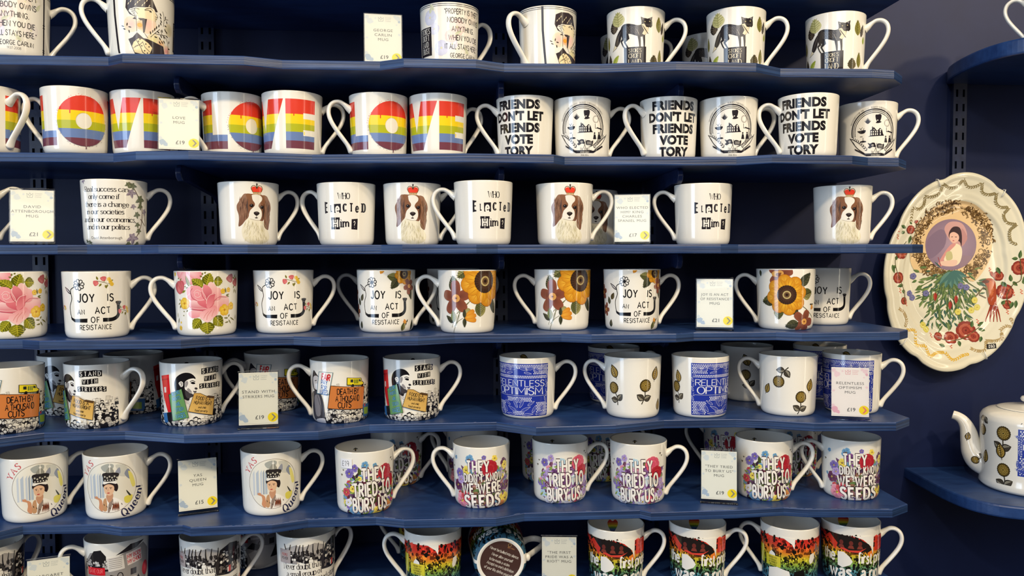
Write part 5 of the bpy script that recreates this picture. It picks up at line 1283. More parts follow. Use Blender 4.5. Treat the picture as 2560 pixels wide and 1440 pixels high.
m_metal = paint('navy_enamelled_bracket', (20, 30, 62), (34, 46, 84), .3, .3, 60)
m_slot, t, b = mat('dark_slot', .9, spec=0); b.inputs['Base Color'].default_value = (.002, .003, .006, 1)
m_chip, t, b = mat('worn_white_chip', .7)
n = nd(t, 'ShaderNodeTexNoise'); n.inputs['Scale'].default_value = 300; r = nd(t, 'ShaderNodeValToRGB'); r.color_ramp.elements[0].color = (*lin((150, 165, 200)), 1); r.color_ramp.elements[1].color = (*lin((215, 222, 235)), 1)
t.links.new(n.outputs['Fac'], r.inputs[0]); t.links.new(r.outputs[0], b.inputs['Base Color'])
m_wire, t, b = mat('white_wire', .3); n = nd(t, 'ShaderNodeTexNoise'); b.inputs['Base Color'].default_value = (.75, .75, .72, 1)
m_acr, t, b = mat('clear_acrylic', .03)
out_ = t.nodes['Material Output']; t.nodes.remove(b)
tb = nd(t, 'ShaderNodeBsdfTransparent'); tb.inputs[0].default_value = (.96, .975, .975, 1)
gb = nd(t, 'ShaderNodeBsdfGlossy'); gb.inputs['Roughness'].default_value = .03
fr_ = nd(t, 'ShaderNodeFresnel'); fr_.inputs[0].default_value = 1.35
ms = nd(t, 'ShaderNodeMixShader'); t.links.new(fr_.outputs[0], ms.inputs[0]); t.links.new(tb.outputs[0], ms.inputs[1]); t.links.new(gb.outputs[0], ms.inputs[2]); t.links.new(ms.outputs[0], out_.inputs[0])
m_paper, t, b = mat('printed_ticket_paper', .55, spec=.3); a = nd(t, 'ShaderNodeAttribute', attribute_name='Col'); t.links.new(a.outputs['Color'], b.inputs['Base Color'])

# ------------------------------------------------------------------ mesh helpers
def mesh_np(name, V, F, mats, cols=None, nors=None, fm=None, smooth_=True):
    me = bpy.data.meshes.new(name); me.from_pydata([tuple(v) for v in V], [], F)
    for m in mats: me.materials.append(m)
    if fm: me.polygons.foreach_set('material_index', fm)
    me.polygons.foreach_set('use_smooth', [smooth_] * len(F))
    if cols is not None:
        ca = me.color_attributes.new('Col', 'FLOAT_COLOR', 'POINT')
        ca.data.foreach_set('color', np.array(cols, dtype=np.float32).ravel())
    me.update()
    if nors is not None: me.normals_split_custom_set_from_vertices([tuple(n) for n in nors])
    return me
def put(name, me, parent=None, loc=(0, 0, 0), rot=(0, 0, 0)):
    o = bpy.data.objects.new(name, me); COL.objects.link(o); o.location = loc; o.rotation_euler = rot
    if parent: o.parent = parent
    return o
def tag(o, label=None, cat=None, group=None, kind=None):
    if label: o['label'] = label
    if cat: o['category'] = cat
    if group: o['group'] = group
    if kind: o['kind'] = kind
    return o
def empty(name, loc, rz=0):
    o = bpy.data.objects.new(name, None); COL.objects.link(o); o.location = loc; o.rotation_euler = (0, 0, rz); o.empty_display_size = .02; return o
def lathe(prof, n, vs0=0):
    """profile [(r,z)] -> verts, normals, faces; n segments"""
    V, N, F = [], [], []
    m = len(prof); ns = []
    for i in range(m):
        a = prof[max(0, i - 1)]; b_ = prof[min(m - 1, i + 1)]
        dr, dz = b_[0] - a[0], b_[1] - a[1]; l = math.hypot(dr, dz) or 1
        ns.append((dz / l, -dr / l))
    for i, (r, z) in enumerate(prof):
        for j in range(n):
            a = 2 * PI * j / n
            V.append((r * math.sin(a), -r * math.cos(a), z)); N.append((ns[i][0] * math.sin(a), -ns[i][0] * math.cos(a), ns[i][1]))
    for i in range(m - 1):
        for j in range(n):
            k = (j + 1) % n
            if prof[i][0] < 1e-6: F.append((i * n, (i + 1) * n + k, (i + 1) * n + j))
            elif prof[i + 1][0] < 1e-6: F.append((i * n + j, i * n + k, (i + 1) * n))
            else: F.append((i * n + j, i * n + k, (i + 1) * n + k, (i + 1) * n + j))
    return V, N, F
def tube(path, ra, rb, side, seg=14, caps=False):
    """elliptical tube: ra in the plane of the path, rb along `side`; radii may be lists"""
    P = [Vector(p) for p in path]; n = len(P); V, F = [], []
    side = Vector(side).normalized()
    for i, p in enumerate(P):
        t = (P[min(n - 1, i + 1)] - P[max(0, i - 1)]).normalized(); q = t.cross(side).normalized()
        A = ra[i] if isinstance(ra, list) else ra; B = rb[i] if isinstance(rb, list) else rb
        for j in range(seg):
            a = 2 * PI * j / seg; V.append(p + q * A * math.cos(a) + side * B * math.sin(a))
    for i in range(n - 1):
        for j in range(seg):
            k = (j + 1) % seg; F.append((i * seg + j, i * seg + k, (i + 1) * seg + k, (i + 1) * seg + j))
    if caps: F.append(tuple(range(seg))[::-1]); F.append(tuple(range((n - 1) * seg, n * seg)))
    return V, F

# ------------------------------------------------------------------ the mug
def srange(a, b, n): return [a + (b - a) * i / n for i in range(n + 1)]
OUT = [(.0001, .0016), (.030, .0016), (.0318, .0004), (.0330, 0), (.0348, .0002), (.0366, .0014), (.0381, .0036), (.0390, .0064), (.0395, .0100)]
WALL0, WALL1 = (.0395, .0100), (.0424, .0880)
def rad_at(z):
    if z >= .0100: return .0395 + (.0424 - .0395) * (min(z, .088) - .01) / .078
    P = OUT[4:]
    for a, b_ in zip(P, P[1:]):
        if z <= b_[1]:
            t = max(0, (z - a[1]) / (b_[1] - a[1])); return a[0] + (b_[0] - a[0]) * t
    return .0395
def wall_map(x, y, L):
    th = x / KU; z = min(max(y / 100 * H_M, .0003), .0885); r = rad_at(z) + .00003 + L * .000014
    s_, c_ = math.sin(th), math.cos(th)
    nz_ = -.037 if z > .0095 else -.037 - (.0095 - z) / .0095 * .9
    k = 1 / math.hypot(1, nz_)
    return (r * s_, -r * c_, z), (s_ * k, -c_ * k, nz_ * k)
RI0, RI1 = .0374, .0404
def in_map(x, y, L):
    th = x / KU; z = y / 100 * H_M; r = RI0 + (RI1 - RI0) * z / H_M - .00006 - L * .000014
    return (r * math.sin(th), r * math.cos(th), z), (-math.sin(th), -math.cos(th), 0)
def base_map(x, y, L):
    return (x * .0009, -y * .0009, .0015 - L * .000014), (0, 0, -1)
DXS = KU * 2 * PI / 144
YC = [z / H_M * 100 for z in (.0002, .0014, .0036, .0064, .0100)] + [98.4]
def mug_body(name, art, base=None):
    prof = OUT + srange(0, 1, 5)[1:] and OUT + [(WALL0[0] + (WALL1[0] - WALL0[0]) * t, WALL0[1] + (WALL1[1] - WALL0[1]) * t) for t in (.25, .5, .75, 1)]
    prof += [(.04238, .0888), (.0420, .0893), (.0414, .0895), (.0408, .0892), (.0404, .0885), (.0398, .0700), (.0388, .0400), (.0376, .0110), (.0360, .0070), (.0320, .0050), (.0200, .0044), (.0001, .0043)]
    V, N, F = lathe(prof, 144)
    Cc = [(*lin(CHINA), 1)] * len(V)
    V, N, F, Cc = list(V), list(N), list(F), list(Cc)
    def merge(res):
        v, n, c_, f = res; k = len(V); V.extend(v); N.extend(n); Cc.extend(c_); F.extend(tuple(i + k for i in q) for q in f)
    oc, ic = art
    merge(printed(oc, wall_map, DXS, YC, xlim=(-179, 250), ylim=(.4, 98.6)))
    if ic: merge(printed(ic, in_map, DXS, [], ylim=(10, 97)))
    if base:
        v, n, c_, f = printed(base, base_map, 50, [])
        merge((v, n, c_, f))
    return mesh_np(name, V, F, [m_print], Cc, N)
def mug_handle():
    # (outwards from the axis, height): springs from the wall, loops over and sweeps back to the foot
    pts = [(.0400, .0700), (.0440, .0718), (.0495, .0762), (.0560, .0796), (.0632, .0790), (.0690, .0745), (.0716, .0675), (.0712, .0595), (.0680, .0510), (.0632, .0430), (.0575, .0350), (.0515, .0272), (.0464, .0205), (.0430, .0150), (.0405, .0105), (.0382, .0072)]
    sm = smooth(pts, 5); n = len(sm)
    ra, rb = [], []
    for i in range(n):
        t = i / (n - 1); e = max(0, 1 - t / .16); g = max(0, (t - .80) / .20)
        q = 1 - .8 * max(0, (t - .93) / .07) ** 1.6
        ra.append((.0030 + .0042 * e ** 1.5 + .0030 * g ** 1.4) * q); rb.append((.0049 + .0026 * e ** 1.5 + .0018 * g) * q)
    V, F = tube([(x, 0, z) for x, z in sm], ra, rb, (0, 1, 0), 16)
    return mesh_np('handle', V, F, [m_china])
HANDLE = mug_handle()
ART = {'carlin': art_carlin, 'fox': art_fox, 'love': art_love, 'friends': art_friends, 'quote': art_quote, 'dog': art_dog, 'brown': art_joy_brown, 'daisy': art_joy_daisy, 'rose': art_joy_rose,
       'strike': art_strike, 'lace': art_relentless, 'laceb': art_relentless_b, 'lacec': art_relentless_c, 'queen': art_queen, 'bury': art_bury, 'buryp': art_bury_purple, 'doubt': art_doubt, 'pride': art_pride}
BODY = {}
def body(k):
    if k not in BODY: BODY[k] = mug_body('mug_body_' + k, ART[k](), art_base_disc() if k == 'pride' else None)
    return BODY[k]
SZ = [EYE + .391] + [EYE + z for z in (.266, .1432, .0185, -.1064, -.235, -.3608, -.4872)]     # shelf tops
def mug(k, side, X, Y, row, turn, label, group, s=1.0, toward=0):
    """side 0 shows the face with the handle to the right, 180 the other; turn in degrees rotates it further to the right"""
    rz = math.atan2(-X, Y) + math.radians(side + turn)
    e = empty('mug', (X, Y, SZ[row] + .0002), rz); e.scale = (s, s, s)
    tag(e, label, 'mug', group)
    put('body', body(k), e); put('handle', HANDLE, e, rot=(0, 0, math.radians(-toward if side == 0 else toward)))
    return e
def X_at(px, row, Y, z=.045): return at(px, 645 - (SZ[row] + z - EYE) / Y * F_PX, Y).x

G1, G2, G3, G4, G5, G6, G7 = ['mugs on the %s shelf' % w for w in ('top', 'second', 'third', 'fourth', 'fifth', 'sixth', 'bottom')]
def fm(k, side, px, Y, row, turn, label, g, X=None, t=0): return mug(k, side, X if X is not None else X_at(px, row, Y), Y, row, turn, label, g, toward=t)
# --- top shelf
fm('carlin', 0, 38, 1.115, 1, 0, 'white quote mug with black vertical bar, cut by the left frame edge, top shelf', G1)
fm('carlin', 180, 354, 1.115, 1, 0, 'white mug with linocut of a capped man in profile, handle on its left', G1)
fm('carlin', 0, 1124, 1.145, 1, 32, 'white mug with handwritten property quote and pale blue flowers, beside the top shelf price ticket', G1)
fm('carlin', 180, 1369, 1.15, 1, 40, 'white mug turned with its handle toward the camera and a black vertical bar', G1)
fm('fox', 0, 1590, 1.145, 1, 0, 'white mug with black fox and leaves, leftmost of the three fox mugs in front', G1, .267)
fm('fox', 0, 1842, 1.135, 1, 0, 'white mug with black fox and leaves, middle of the three fox mugs in front', G1, .414)
fm('fox', 0, 2090, 1.145, 1, -5, 'white mug with black fox and leaves, at the right end of the top shelf', G1, .570)
fm('fox', 0, 1566, 1.265, 1, -8, 'shadowed fox mug standing behind the leftmost fox mug', G1)
fm('fox', 0, 1770, 1.262, 1, 0, 'shadowed fox mug standing behind, left of the middle fox mug', G1)
# --- second shelf
fm('love', 180, -34, 1.135, 2, 130, 'rainbow lettered mug with its handle facing out, cut by the left frame edge', G2)
fm('love', 180, 185, 1.142, 2, 0, 'rainbow letter O mug, large and nearest the left edge, handle on its left', G2, -.5271, t=-30)
fm('love', 0, 358, 1.16, 2, 14, 'rainbow letters V and E mug partly hidden by the love price ticket', G2)
fm('love', 180, 580, 1.166, 2, 24, 'rainbow mug showing letters L and O just right of the love price ticket', G2, -.3188)
fm('love', 0, 730, 1.153, 2, 0, 'rainbow mug showing V and E, right of the ticket, handle crossing the next mug', G2, -.2312)
fm('love', 180, 946, 1.157, 2, 12, 'rainbow letter O mug in the middle of the second shelf', G2, -.1088)
fm('love', 0, 1095, 1.156, 2, 15, 'rainbow mug showing V and E beside the first black slogan mug', G2, -.0226, t=-12)
fm('friends', 180, 1312, 1.162, 2, 0, 'white mug with bold black voting slogan, leftmost of the three slogan mugs', G2, .105, t=12)
fm('friends', 0, 1455, 1.164, 2, -2, 'white mug with round black crest, leftmost of the three crest mugs', G2, .191, t=-14)
fm('friends', 180, 1672, 1.157, 2, 27, 'white mug with bold black voting slogan, middle of the three slogan mugs', G2, .3201, t=2)
fm('friends', 0, 1820, 1.15, 2, 2, 'white mug with round black crest, middle of the three crest mugs', G2, .409, t=-20)
fm('friends', 180, 2022, 1.12, 2, 4, 'white mug with bold black voting slogan, rightmost of the three slogan mugs', G2, .518, t=16)
fm('friends', 0, 2168, 1.17, 2, 10, 'white mug with round black crest, at the right end of the second shelf', G2)
# --- third shelf
fm('quote', 0, -92, 1.12, 3, 0, 'white quote mug whose handle shows behind the leftmost ticket on the third shelf', G3)
fm('quote', 0, 284, 1.1405, 3, 0, 'white mug with serif quotation and trailing ivy', G3, -.4758)
fm('dog', 0, 620, 1.1636, 3, 14, 'spaniel with red crown mug, leftmost of the four in front', G3, -.2974)
fm('dog', 180, 865, 1.1674, 3, -26, 'who elected him mug with cut-out letters starting at its left edge, leftmost of the three', G3, -.1578)
fm('dog', 0, 1030, 1.1672, 3, 0, 'spaniel with red crown mug overlapped by another mug handle, second of four', G3, -.0617)
fm('dog', 180, 1208, 1.1298, 3, 0, 'who elected him mug with cut-out letters, middle of the three, handle across the spaniel mug', G3, .0419)
fm('dog', 0, 1411, 1.1565, 3, 10, 'spaniel with red crown mug, third of four, left of the spaniel price ticket', G3, .1632)
fm('dog', 180, 1758, 1.1521, 3, 4, 'who elected him mug with cut-out letters, right of the spaniel price ticket', G3, .3719)
fm('dog', 0, 2105, 1.17, 3, 12, 'spaniel with red crown mug, alone at the right end of the third shelf', G3, .5975)
fm('dog', 0, 1478, 1.268, 3, 10, 'shadowed spaniel mug in the back row behind the third shelf ticket', G3)
# --- fourth shelf
fm('rose', 180, 33, 1.11, 4, 5, 'pink rose mug cut by the left frame edge', G4)
fm('rose', 0, 240, 1.1082, 4, -2, 'joy slogan mug with small pink rosebuds, larger and left of the pair', G4, -.488)
fm('rose', 180, 514, 1.1323, 4, 0, 'white mug with a full pink rose and green leaves, handle on its left', G4, -.3496)
fm('rose', 0, 708, 1.1581, 4, 2, 'joy slogan mug with small pink rosebuds, right of the full rose mug', G4, -.2478)
fm('brown', 0, 965, 1.156, 4, 0, 'joy slogan mug with yellow flowers, overlapped by the large yellow flower mug handle', G4, -.0998)
fm('brown', 180, 1167, 1.135, 4, 0, 'white mug with large yellow flower and brown flower, handle crossing the joy mug', G4, .0182)
fm('brown', 180, 1406, 1.1652, 4, 2, 'white mug with large yellow flower and brown flower, standing alone right of centre', G4, .1615)
fm('brown', 0, 1580, 1.1499, 4, 14, 'joy slogan mug with yellow flowers, left of the joy price ticket', G4, .2638)
fm('daisy', 180, 1965, 1.1415, 4, 0, 'white mug with one big yellow daisy in the centre, near the right end', G4, .4962)
fm('daisy', 0, 2056, 1.215, 4, 12, 'joy slogan mug standing behind the big daisy mug at the right end', G4)
fm('brown', 180, 960, 1.262, 4, 0, 'shadowed mug in the back row, only its left handle showing', G4)
fm('brown', 0, 1134, 1.262, 4, 8, 'shadowed joy slogan mug in the back row behind the yellow flower mug', G4)
# --- fifth shelf
fm('strike', 180, 25, 1.12, 5, 0, 'orange placard protest mug cut by the left frame edge', G5)
fm('strike', 0, 241, 1.1467, 5, -38, 'stand with strikers mug with its handle turned toward the camera', G5, -.5072)
fm('strike', 0, 477, 1.1523, 5, 12, 'stand with strikers mug with red post box, beside the strikers ticket', G5, -.3787)
fm('strike', 180, 848, 1.1536, 5, 0, 'orange placard protest mug with yellow ambulance, handle on its left', G5, -.1683)
fm('strike', 0, 1029, 1.1629, 5, 0, 'stand with strikers mug at the middle of the fifth shelf', G5, -.0638)
fm('lace', 0, 1319, 1.1632, 5, 0, 'blue lace panel optimism mug with handle on its right, left end of the optimism set', G5, .1088)
fm('lace', 180, 1582, 1.151, 5, 0, 'white mug with gold flowers and two gold leaves, handle on its left', G5, .2658)
fm('lacec', 0, 1751, 1.1481, 5, 66, 'optimism mug turned to show half blue lace panel and a gold flower', G5, .3682)
fm('laceb', 180, 1971, 1.1472, 5, 0, 'white mug with an upside down gold flower and another upright', G5, .504)
fm('lace', 0, 2131, 1.155, 5, 2, 'blue lace panel optimism mug behind the pink price ticket', G5, .608)
for px, sd, tn, lb, k in ((172, 0, -12, 'shadowed strikers mug in the back row at far left', 'strike'), (335, 0, 120, 'shadowed strikers mug in the back row between two front strikers mugs', 'strike'), (682, 180, 10, 'shadowed orange placard mug in the back row behind the strikers ticket', 'strike'), (1534, 0, 0, 'shadowed blue lace mug in the back row behind the gold flower mug', 'lace'), (1866, 180, 40, 'shadowed gold flower mug in the back row behind the left handle', 'lace'), (2048, 0, 0, 'shadowed blue lace mug in the back row at the right end', 'lace')):
    fm(k, sd, px, 1.245 if px < 700 else 1.27, 5, tn, lb, G5, t=-125 if px < 300 else 0)
# --- sixth shelf
fm('queen', 0, 83, 1.1355, 6, 6, 'crowned woman portrait mug nearest the left frame edge', G6, -.5905)
fm('queen', 0, 288, 1.1402, 6, -14, 'crowned woman portrait mug second from the left, left of its ticket', G6, -.4813)
fm('queen', 0, 677, 1.1394, 6, 0, 'crowned woman portrait mug right of its ticket', G6, -.2646)
fm('bury', 0, 911, 1.137, 6, 10, 'multicoloured floral slogan mug with a handwritten price sticker', G6, -.1312)
fm('bury', 180, 1203, 1.1505, 6, 0, 'floral seeds slogan mug in the middle of the sixth shelf, handle on its left', G6, .0384)
fm('buryp', 0, 1400, 1.1621, 6, 8, 'purple floral slogan mug, left of the purple pair', G6, .1576)
fm('buryp', 0, 1596, 1.1474, 6, -2, 'purple floral slogan mug, right of the purple pair', G6, .274)
fm('bury', 0, 1911, 1.1485, 6, 12, 'multicoloured floral slogan mug right of the sixth shelf white ticket', G6, .4685)
fm('bury', 180, 2128, 1.1415, 6, 16, 'floral seeds slogan mug at the right end of the sixth shelf', G6, .6014)
for px, sd, tn, lb, k in ((992, 0, 0, 'shadowed floral slogan mug in the back row behind the price sticker mug', 'bury'), (1180, 180, 0, 'shadowed floral mug in the back row behind the middle seeds mug', 'bury'), (1366, 0, 0, 'shadowed floral slogan mug in the back row behind the left purple mug', 'bury'), (1502, 0, 5, 'shadowed floral slogan mug in the back row between the purple pair', 'bury'), (1822, 180, -10, 'shadowed floral mug in the back row behind the sixth shelf ticket', 'bury'), (1978, 0, 6, 'shadowed floral slogan mug in the back row behind the right seeds mug', 'bury')):
    fm(k, sd, px, 1.268, 6, tn, lb, G6, t={992: 22, 1180: -22, 1366: -125, 1502: 0}.get(px, 0))
# --- bottom shelf
fm('doubt', 0, -26, 1.14, 7, 30, 'mug cut by the left frame edge on the bottom shelf', G7)
fm('doubt', 180, 290, 1.1566, 7, 0, 'black and white protest collage mug with red banners, handle on its left', G7, -.4897)
fm('doubt', 0, 525, 1.1519, 7, 0, 'never doubt quote mug, left of the pair, with a dark crowd photograph', G7, -.3558)
fm('doubt', 0, 764, 1.1587, 7, 22, 'never doubt quote mug, right of the pair, with raised hands crowd', G7, -.2205)
fm('doubt', 180, 645, 1.268, 7, 0, 'shadowed protest collage mug in the back row between the quote pair', G7)
fm('pride', 180, 1082, 1.1533, 7, 0, 'red to green crowd collage mug, handle on its left, left of the overturned mug', G7, -.0338)
fm('pride', 180, 1060, 1.268, 7, 0, 'shadowed mug in the back row behind the left crowd collage mug, handle showing', G7)
fm('pride', 0, 1540, 1.1476, 7, 0, 'first pride slogan mug with rainbow heart inside, leftmost of the three', G7, .2404)
fm('pride', 0, 1744, 1.1456, 7, 0, 'first pride slogan mug, middle of the three', G7, .3649)
fm('pride', 180, 1975, 1.1336, 7, 0, 'red to green crowd collage mug, handle on its left, toward the right end', G7, .5035)
fm('pride', 0, 2128, 1.1364, 7, 8, 'first pride slogan mug at the right end of the bottom shelf', G7, .600)
# the overturned mug: foot toward the viewer
px_, py_ = 1252, 1404
zl = SZ[7] + .0432
pl = onz(px_, py_, zl)
e = empty('mug', (pl.x, pl.y, zl)); e.rotation_euler = (math.radians(-88), math.radians(0), math.atan2(-pl.x, pl.y) + math.radians(6))
tag(e, 'overturned mug lying on its side showing the brown printed foot', 'mug', G7)
put('body', body('pride'), e); put('handle', HANDLE, e)
# handwritten sticker on a mug
from mathutils import Euler
sc = Canvas(w=60, h=60, ox=30, oy=30); sc.rect(-10.5, -7.5, 10.5, 7.5, (236, 236, 240)); sc.write('£19', -1, -4, 8, (60, 60, 70), pen=9, rot=3, track=22)
Xs, Ys = -.1312, 1.137
def st_map(x, y, L):
    th = math.radians(-37) + x / KU; z = (82 + y) / 100 * H_M; r = rad_at(z) + .0011 + L * .00002
    return (r * math.sin(th), -r * math.cos(th), z), (math.sin(th), -math.cos(th), 0)
v, n_, c_, f = printed(sc, st_map, DXS, [])
so = put('price_sticker', mesh_np('price_sticker', v, f, [m_paper], c_, n_), None, (Xs, Ys, SZ[6]), (0, 0, math.atan2(-Xs, Ys)))
tag(so, 'small white paper sticker with a handwritten price stuck on a floral mug', 'sticker')

# ------------------------------------------------------------------ shelves
TH = .0125; WALL_Y = 1.34
FR = {1: [(-1.0, 1.076), (-.453, 1.076), (-.428, 1.058), (-.274, 1.060), (-.229, 1.078), (-.099, 1.077), (-.066, 1.058), (.03, 1.058), (.069, 1.077), (.2, 1.071), (.301, 1.051), (.413, 1.053), (.458, 1.079), (.59, 1.075), (.625, 1.080), (.657, 1.114)],
      2: [(-1.0, 1.10), (-.461, 1.104), (-.422, 1.080), (-.351, 1.071), (-.231, 1.091), (-.195, 1.101), (-.074, 1.088), (.013, 1.077), (.138, 1.082), (.156, 1.103), (.319, 1.095), (.4, 1.090), (.441, 1.064), (.559, 1.068), (.591, 1.085), (.640, 1.090), (.672, 1.125)],
      3: [(-1.0, 1.07), (-.52, 1.070), (-.49, 1.086), (-.42, 1.086), (-.39, 1.066), (-.275, 1.067), (-.24, 1.088), (-.10, 1.085), (-.07, 1.066), (.03, 1.066), (.06, 1.084), (.20, 1.084), (.26, 1.066), (.37, 1.066), (.40, 1.080), (.55, 1.080), (.58, 1.066), (.648, 1.066), (.682, 1.095)],
      4: [(-1.0, 1.075), (-.57, 1.075), (-.54, 1.058), (-.36, 1.056), (-.33, 1.078), (-.22, 1.086), (-.18, 1.066), (-.05, 1.068), (0, 1.090), (.15, 1.092), (.19, 1.074), (.31, 1.074), (.34, 1.090), (.46, 1.088), (.49, 1.070), (.635, 1.072), (.664, 1.10)],
      5: [(-1.0, 1.062), (-.60, 1.064), (-.555, 1.094), (-.45, 1.096), (-.362, 1.067), (-.29, 1.070), (-.186, 1.074), (-.121, 1.110), (.059, 1.112), (.112, 1.073), (.226, 1.080), (.302, 1.106), (.408, 1.104), (.454, 1.092), (.509, 1.069), (.626, 1.062), (.664, 1.092)],
      6: [(-1.0, 1.062), (-.604, 1.072), (-.585, 1.092), (-.482, 1.088), (-.448, 1.074), (-.369, 1.076), (-.355, 1.066), (-.249, 1.070), (-.204, 1.088), (-.111, 1.090), (-.071, 1.075), (.056, 1.072), (.097, 1.090), (.263, 1.090), (.276, 1.078), (.40, 1.079), (.473, 1.085), (.505, 1.075), (.624, 1.064), (.660, 1.086)],
      7: [(-1.0, 1.07), (-.45, 1.07), (-.42, 1.09), (-.2, 1.09), (-.16, 1.07), (.1, 1.07), (.14, 1.09), (.3, 1.09), (.34, 1.07), (.62, 1.07), (.66, 1.10)]}
def slab(outline, z1, th, name, m_top, m_side, bev=.0012, parent=None):
    """flat board; outline counter-clockwise seen from above"""
    import bmesh
    bm = bmesh.new()
    up = [bm.verts.new((x, y, z1)) for x, y in outline]; dn = [bm.verts.new((x, y, z1 - th)) for x, y in outline]
    ft = bm.faces.new(up); fb = bm.faces.new(dn[::-1]); n = len(up)
    sides = [bm.faces.new((up[i], dn[i], dn[(i + 1) % n], up[(i + 1) % n])) for i in range(n)]
    for s_ in sides: s_.material_index = 1
    bmesh.ops.recalc_face_normals(bm, faces=bm.faces)
    ed = [e for e in bm.edges if any(f in (ft, fb) for f in e.link_faces)]
    bmesh.ops.bevel(bm, geom=ed, offset=bev, segments=2, profile=.5, affect='EDGES')
    me = bpy.data.meshes.new(name); bm.to_mesh(me); bm.free()
    me.materials.append(m_top); me.materials.append(m_side)
    return put(name, me, parent)
ORD = ('uppermost', 'top', 'second', 'third', 'fourth', 'fifth', 'sixth', 'bottom')
WHAT = ('dark underside at the photo top', 'fox and quote mugs', 'rainbow letter and slogan mugs', 'spaniel mugs', 'joy slogan mugs', 'strikers and blue lace mugs', 'portrait and floral slogan mugs', 'protest and pride mugs')
for r_ in range(0, 8):
    fr = FR[max(1, r_)]
    out = [(x, y) for x, y in fr] + [(fr[-1][0] + .002, WALL_Y - .0005), (-1.0, WALL_Y - .0005)]
    o = slab(out, SZ[r_], TH, 'wall_shelf', m_shelf, m_edge)
    tag(o, ('%s long blue stepped edge shelf, under the %s' % (ORD[r_], WHAT[r_])) if r_ else 'uppermost blue shelf, only its dark underside seen above the fox mugs', 'shelf', 'long blue mug shelves')
    # rubbed chips of bare wood along the front arris
    rr = random.Random(r_ * 5)
    V, F = [], []
    pts = {0: 0, 1: 6, 2: 8, 3: 6, 4: 10, 5: 22, 6: 90, 7: 0}[r_]
    for _ in range(pts):
        i = rr.randrange(1, len(fr) - 2); t_ = rr.random(); a, b_ = Vector(fr[i]), Vector(fr[i + 1]); d = (b_ - a)
        if d.length < .03: continue
        p = a + d * t_; l = rr.uniform(.001, .006 if r_ == 6 else .003); u_ = d.normalized() * l; w = rr.uniform(.0003, .0007)
        nrm = Vector((d.y, -d.x)).normalized()
        k = len(V); z = SZ[r_] + .00005
        for s1, s2 in ((-1, .0013), (1, .0013), (1, .0013 + w), (-1, .0013 + w)):
            V.append((p.x + u_.x * s1 - nrm.x * s2, p.y + u_.y * s1 - nrm.y * s2, z))
        F.append((k, k + 1, k + 2, k + 3))
    if F:
        q = put('worn_edge', mesh_np('worn_edge', V, F, [m_chip], smooth_=False), o); q['label'] = 'white worn chips along the front edge'; q['kind'] = 'stuff'
# small dark knocks in three edges
for r_, px, w in ((6, 2128, .011), (6, 580, .006), (1, 2222, .008), (4, 1064, .010), (2, 890, .007)):
    pass

# ------------------------------------------------------------------ uprights and brackets
def box(V, F, x0, x1, y0, y1, z0, z1):
    k = len(V); V += [(x, y, z) for z in (z0, z1) for y in (y0, y1) for x in (x0, x1)]
    F += [tuple(k + i for i in q) for q in ((0, 2, 3, 1), (4, 5, 7, 6), (0, 1, 5, 4), (2, 6, 7, 3), (0, 4, 6, 2), (1, 3, 7, 5))]
UPX = (-.675, -.405, .078, .335, .893)
for i, ux in enumerate(UPX):
    z0, z1 = (.85, 1.98) if i < 4 else (1.42, 1.815)
    V, F = [], []; w = .0125
    box(V, F, ux - w, ux + w, WALL_Y - .0085, WALL_Y + .0, z0, z1)
    me = mesh_np('upright_rail', V, F, [m_metal, m_slot], smooth_=False)
    o = put('upright_rail', me)
    tag(o, ('dark slotted shelf rail on the wall %s' % ('near the left frame edge', 'behind the gap left of the first spaniel mug', 'behind the middle of the shelves', 'behind the right half of the mug shelves', 'above the hanging platter')[i]), 'shelf rail', 'slotted wall rails')
    V, F = [], []
    z = z0 + .01
    while z < z1 - .02:
        for s_ in (-1, 1): box(V, F, ux + s_ * .0062 - .0018, ux + s_ * .0062 + .0018, WALL_Y - .0088, WALL_Y - .0082, z, z + .013)
        z += .0252
    q = put('slots', mesh_np('slots', V, F, [m_slot], smooth_=False), o); q['label'] = 'rows of dark slots'
def bracket(ux, zt, y_front, lab, grp):
    """pressed steel arm under a shelf, deep at the wall with a rounded nose at the front"""
    prof = [(WALL_Y - .009, 0), (y_front, 0), (y_front - .004, -.004), (y_front - .006, -.011), (y_front - .003, -.018), (y_front + .004, -.022), (y_front + .014, -.021), (y_front + .03, -.020), (WALL_Y - .05, -.032), (WALL_Y - .009, -.052)]
    V, F = [], []; n = len(prof); w = .0042
    for s_ in (-1, 1): V += [(ux + s_ * w, y, zt + z) for y, z in prof]
    F.append(tuple(range(n))); F.append(tuple(range(n, 2 * n))[::-1])
    for i in range(n): F.append((i, (i + 1) % n, n + (i + 1) % n, n + i)[::-1])
    me = mesh_np('shelf_bracket', V, F, [m_metal], smooth_=False)
    o = put('shelf_bracket', me); tag(o, lab, 'bracket', grp)
    m = o.modifiers.new('b', 'BEVEL'); m.width = .0016; m.segments = 3
POS = ('second from left rail', 'middle rail', 'right hand rail')
for r_ in range(1, 7):
    for ux, wh, yf in ((-.383, POS[0], 1.13), (.068, POS[1], 1.13), (.330, POS[2], 1.13)):
        if r_ >= 4: yf = 1.20
        bracket(ux, SZ[r_] - TH - .0002, yf, 'dark blue bracket with rounded nose under the %s shelf on the %s' % (ORD[r_], wh), 'shelf brackets')

# ------------------------------------------------------------------ wall
me = mesh_np('wall_back', [(-2.2, WALL_Y, 0), (2.6, WALL_Y, 0), (2.6, WALL_Y, 2.8), (-2.2, WALL_Y, 2.8)], [(0, 1, 2, 3)], [m_wall], smooth_=False)
tag(put('wall_back', me), 'deep navy painted wall behind the shelves', None, None, 'structure')

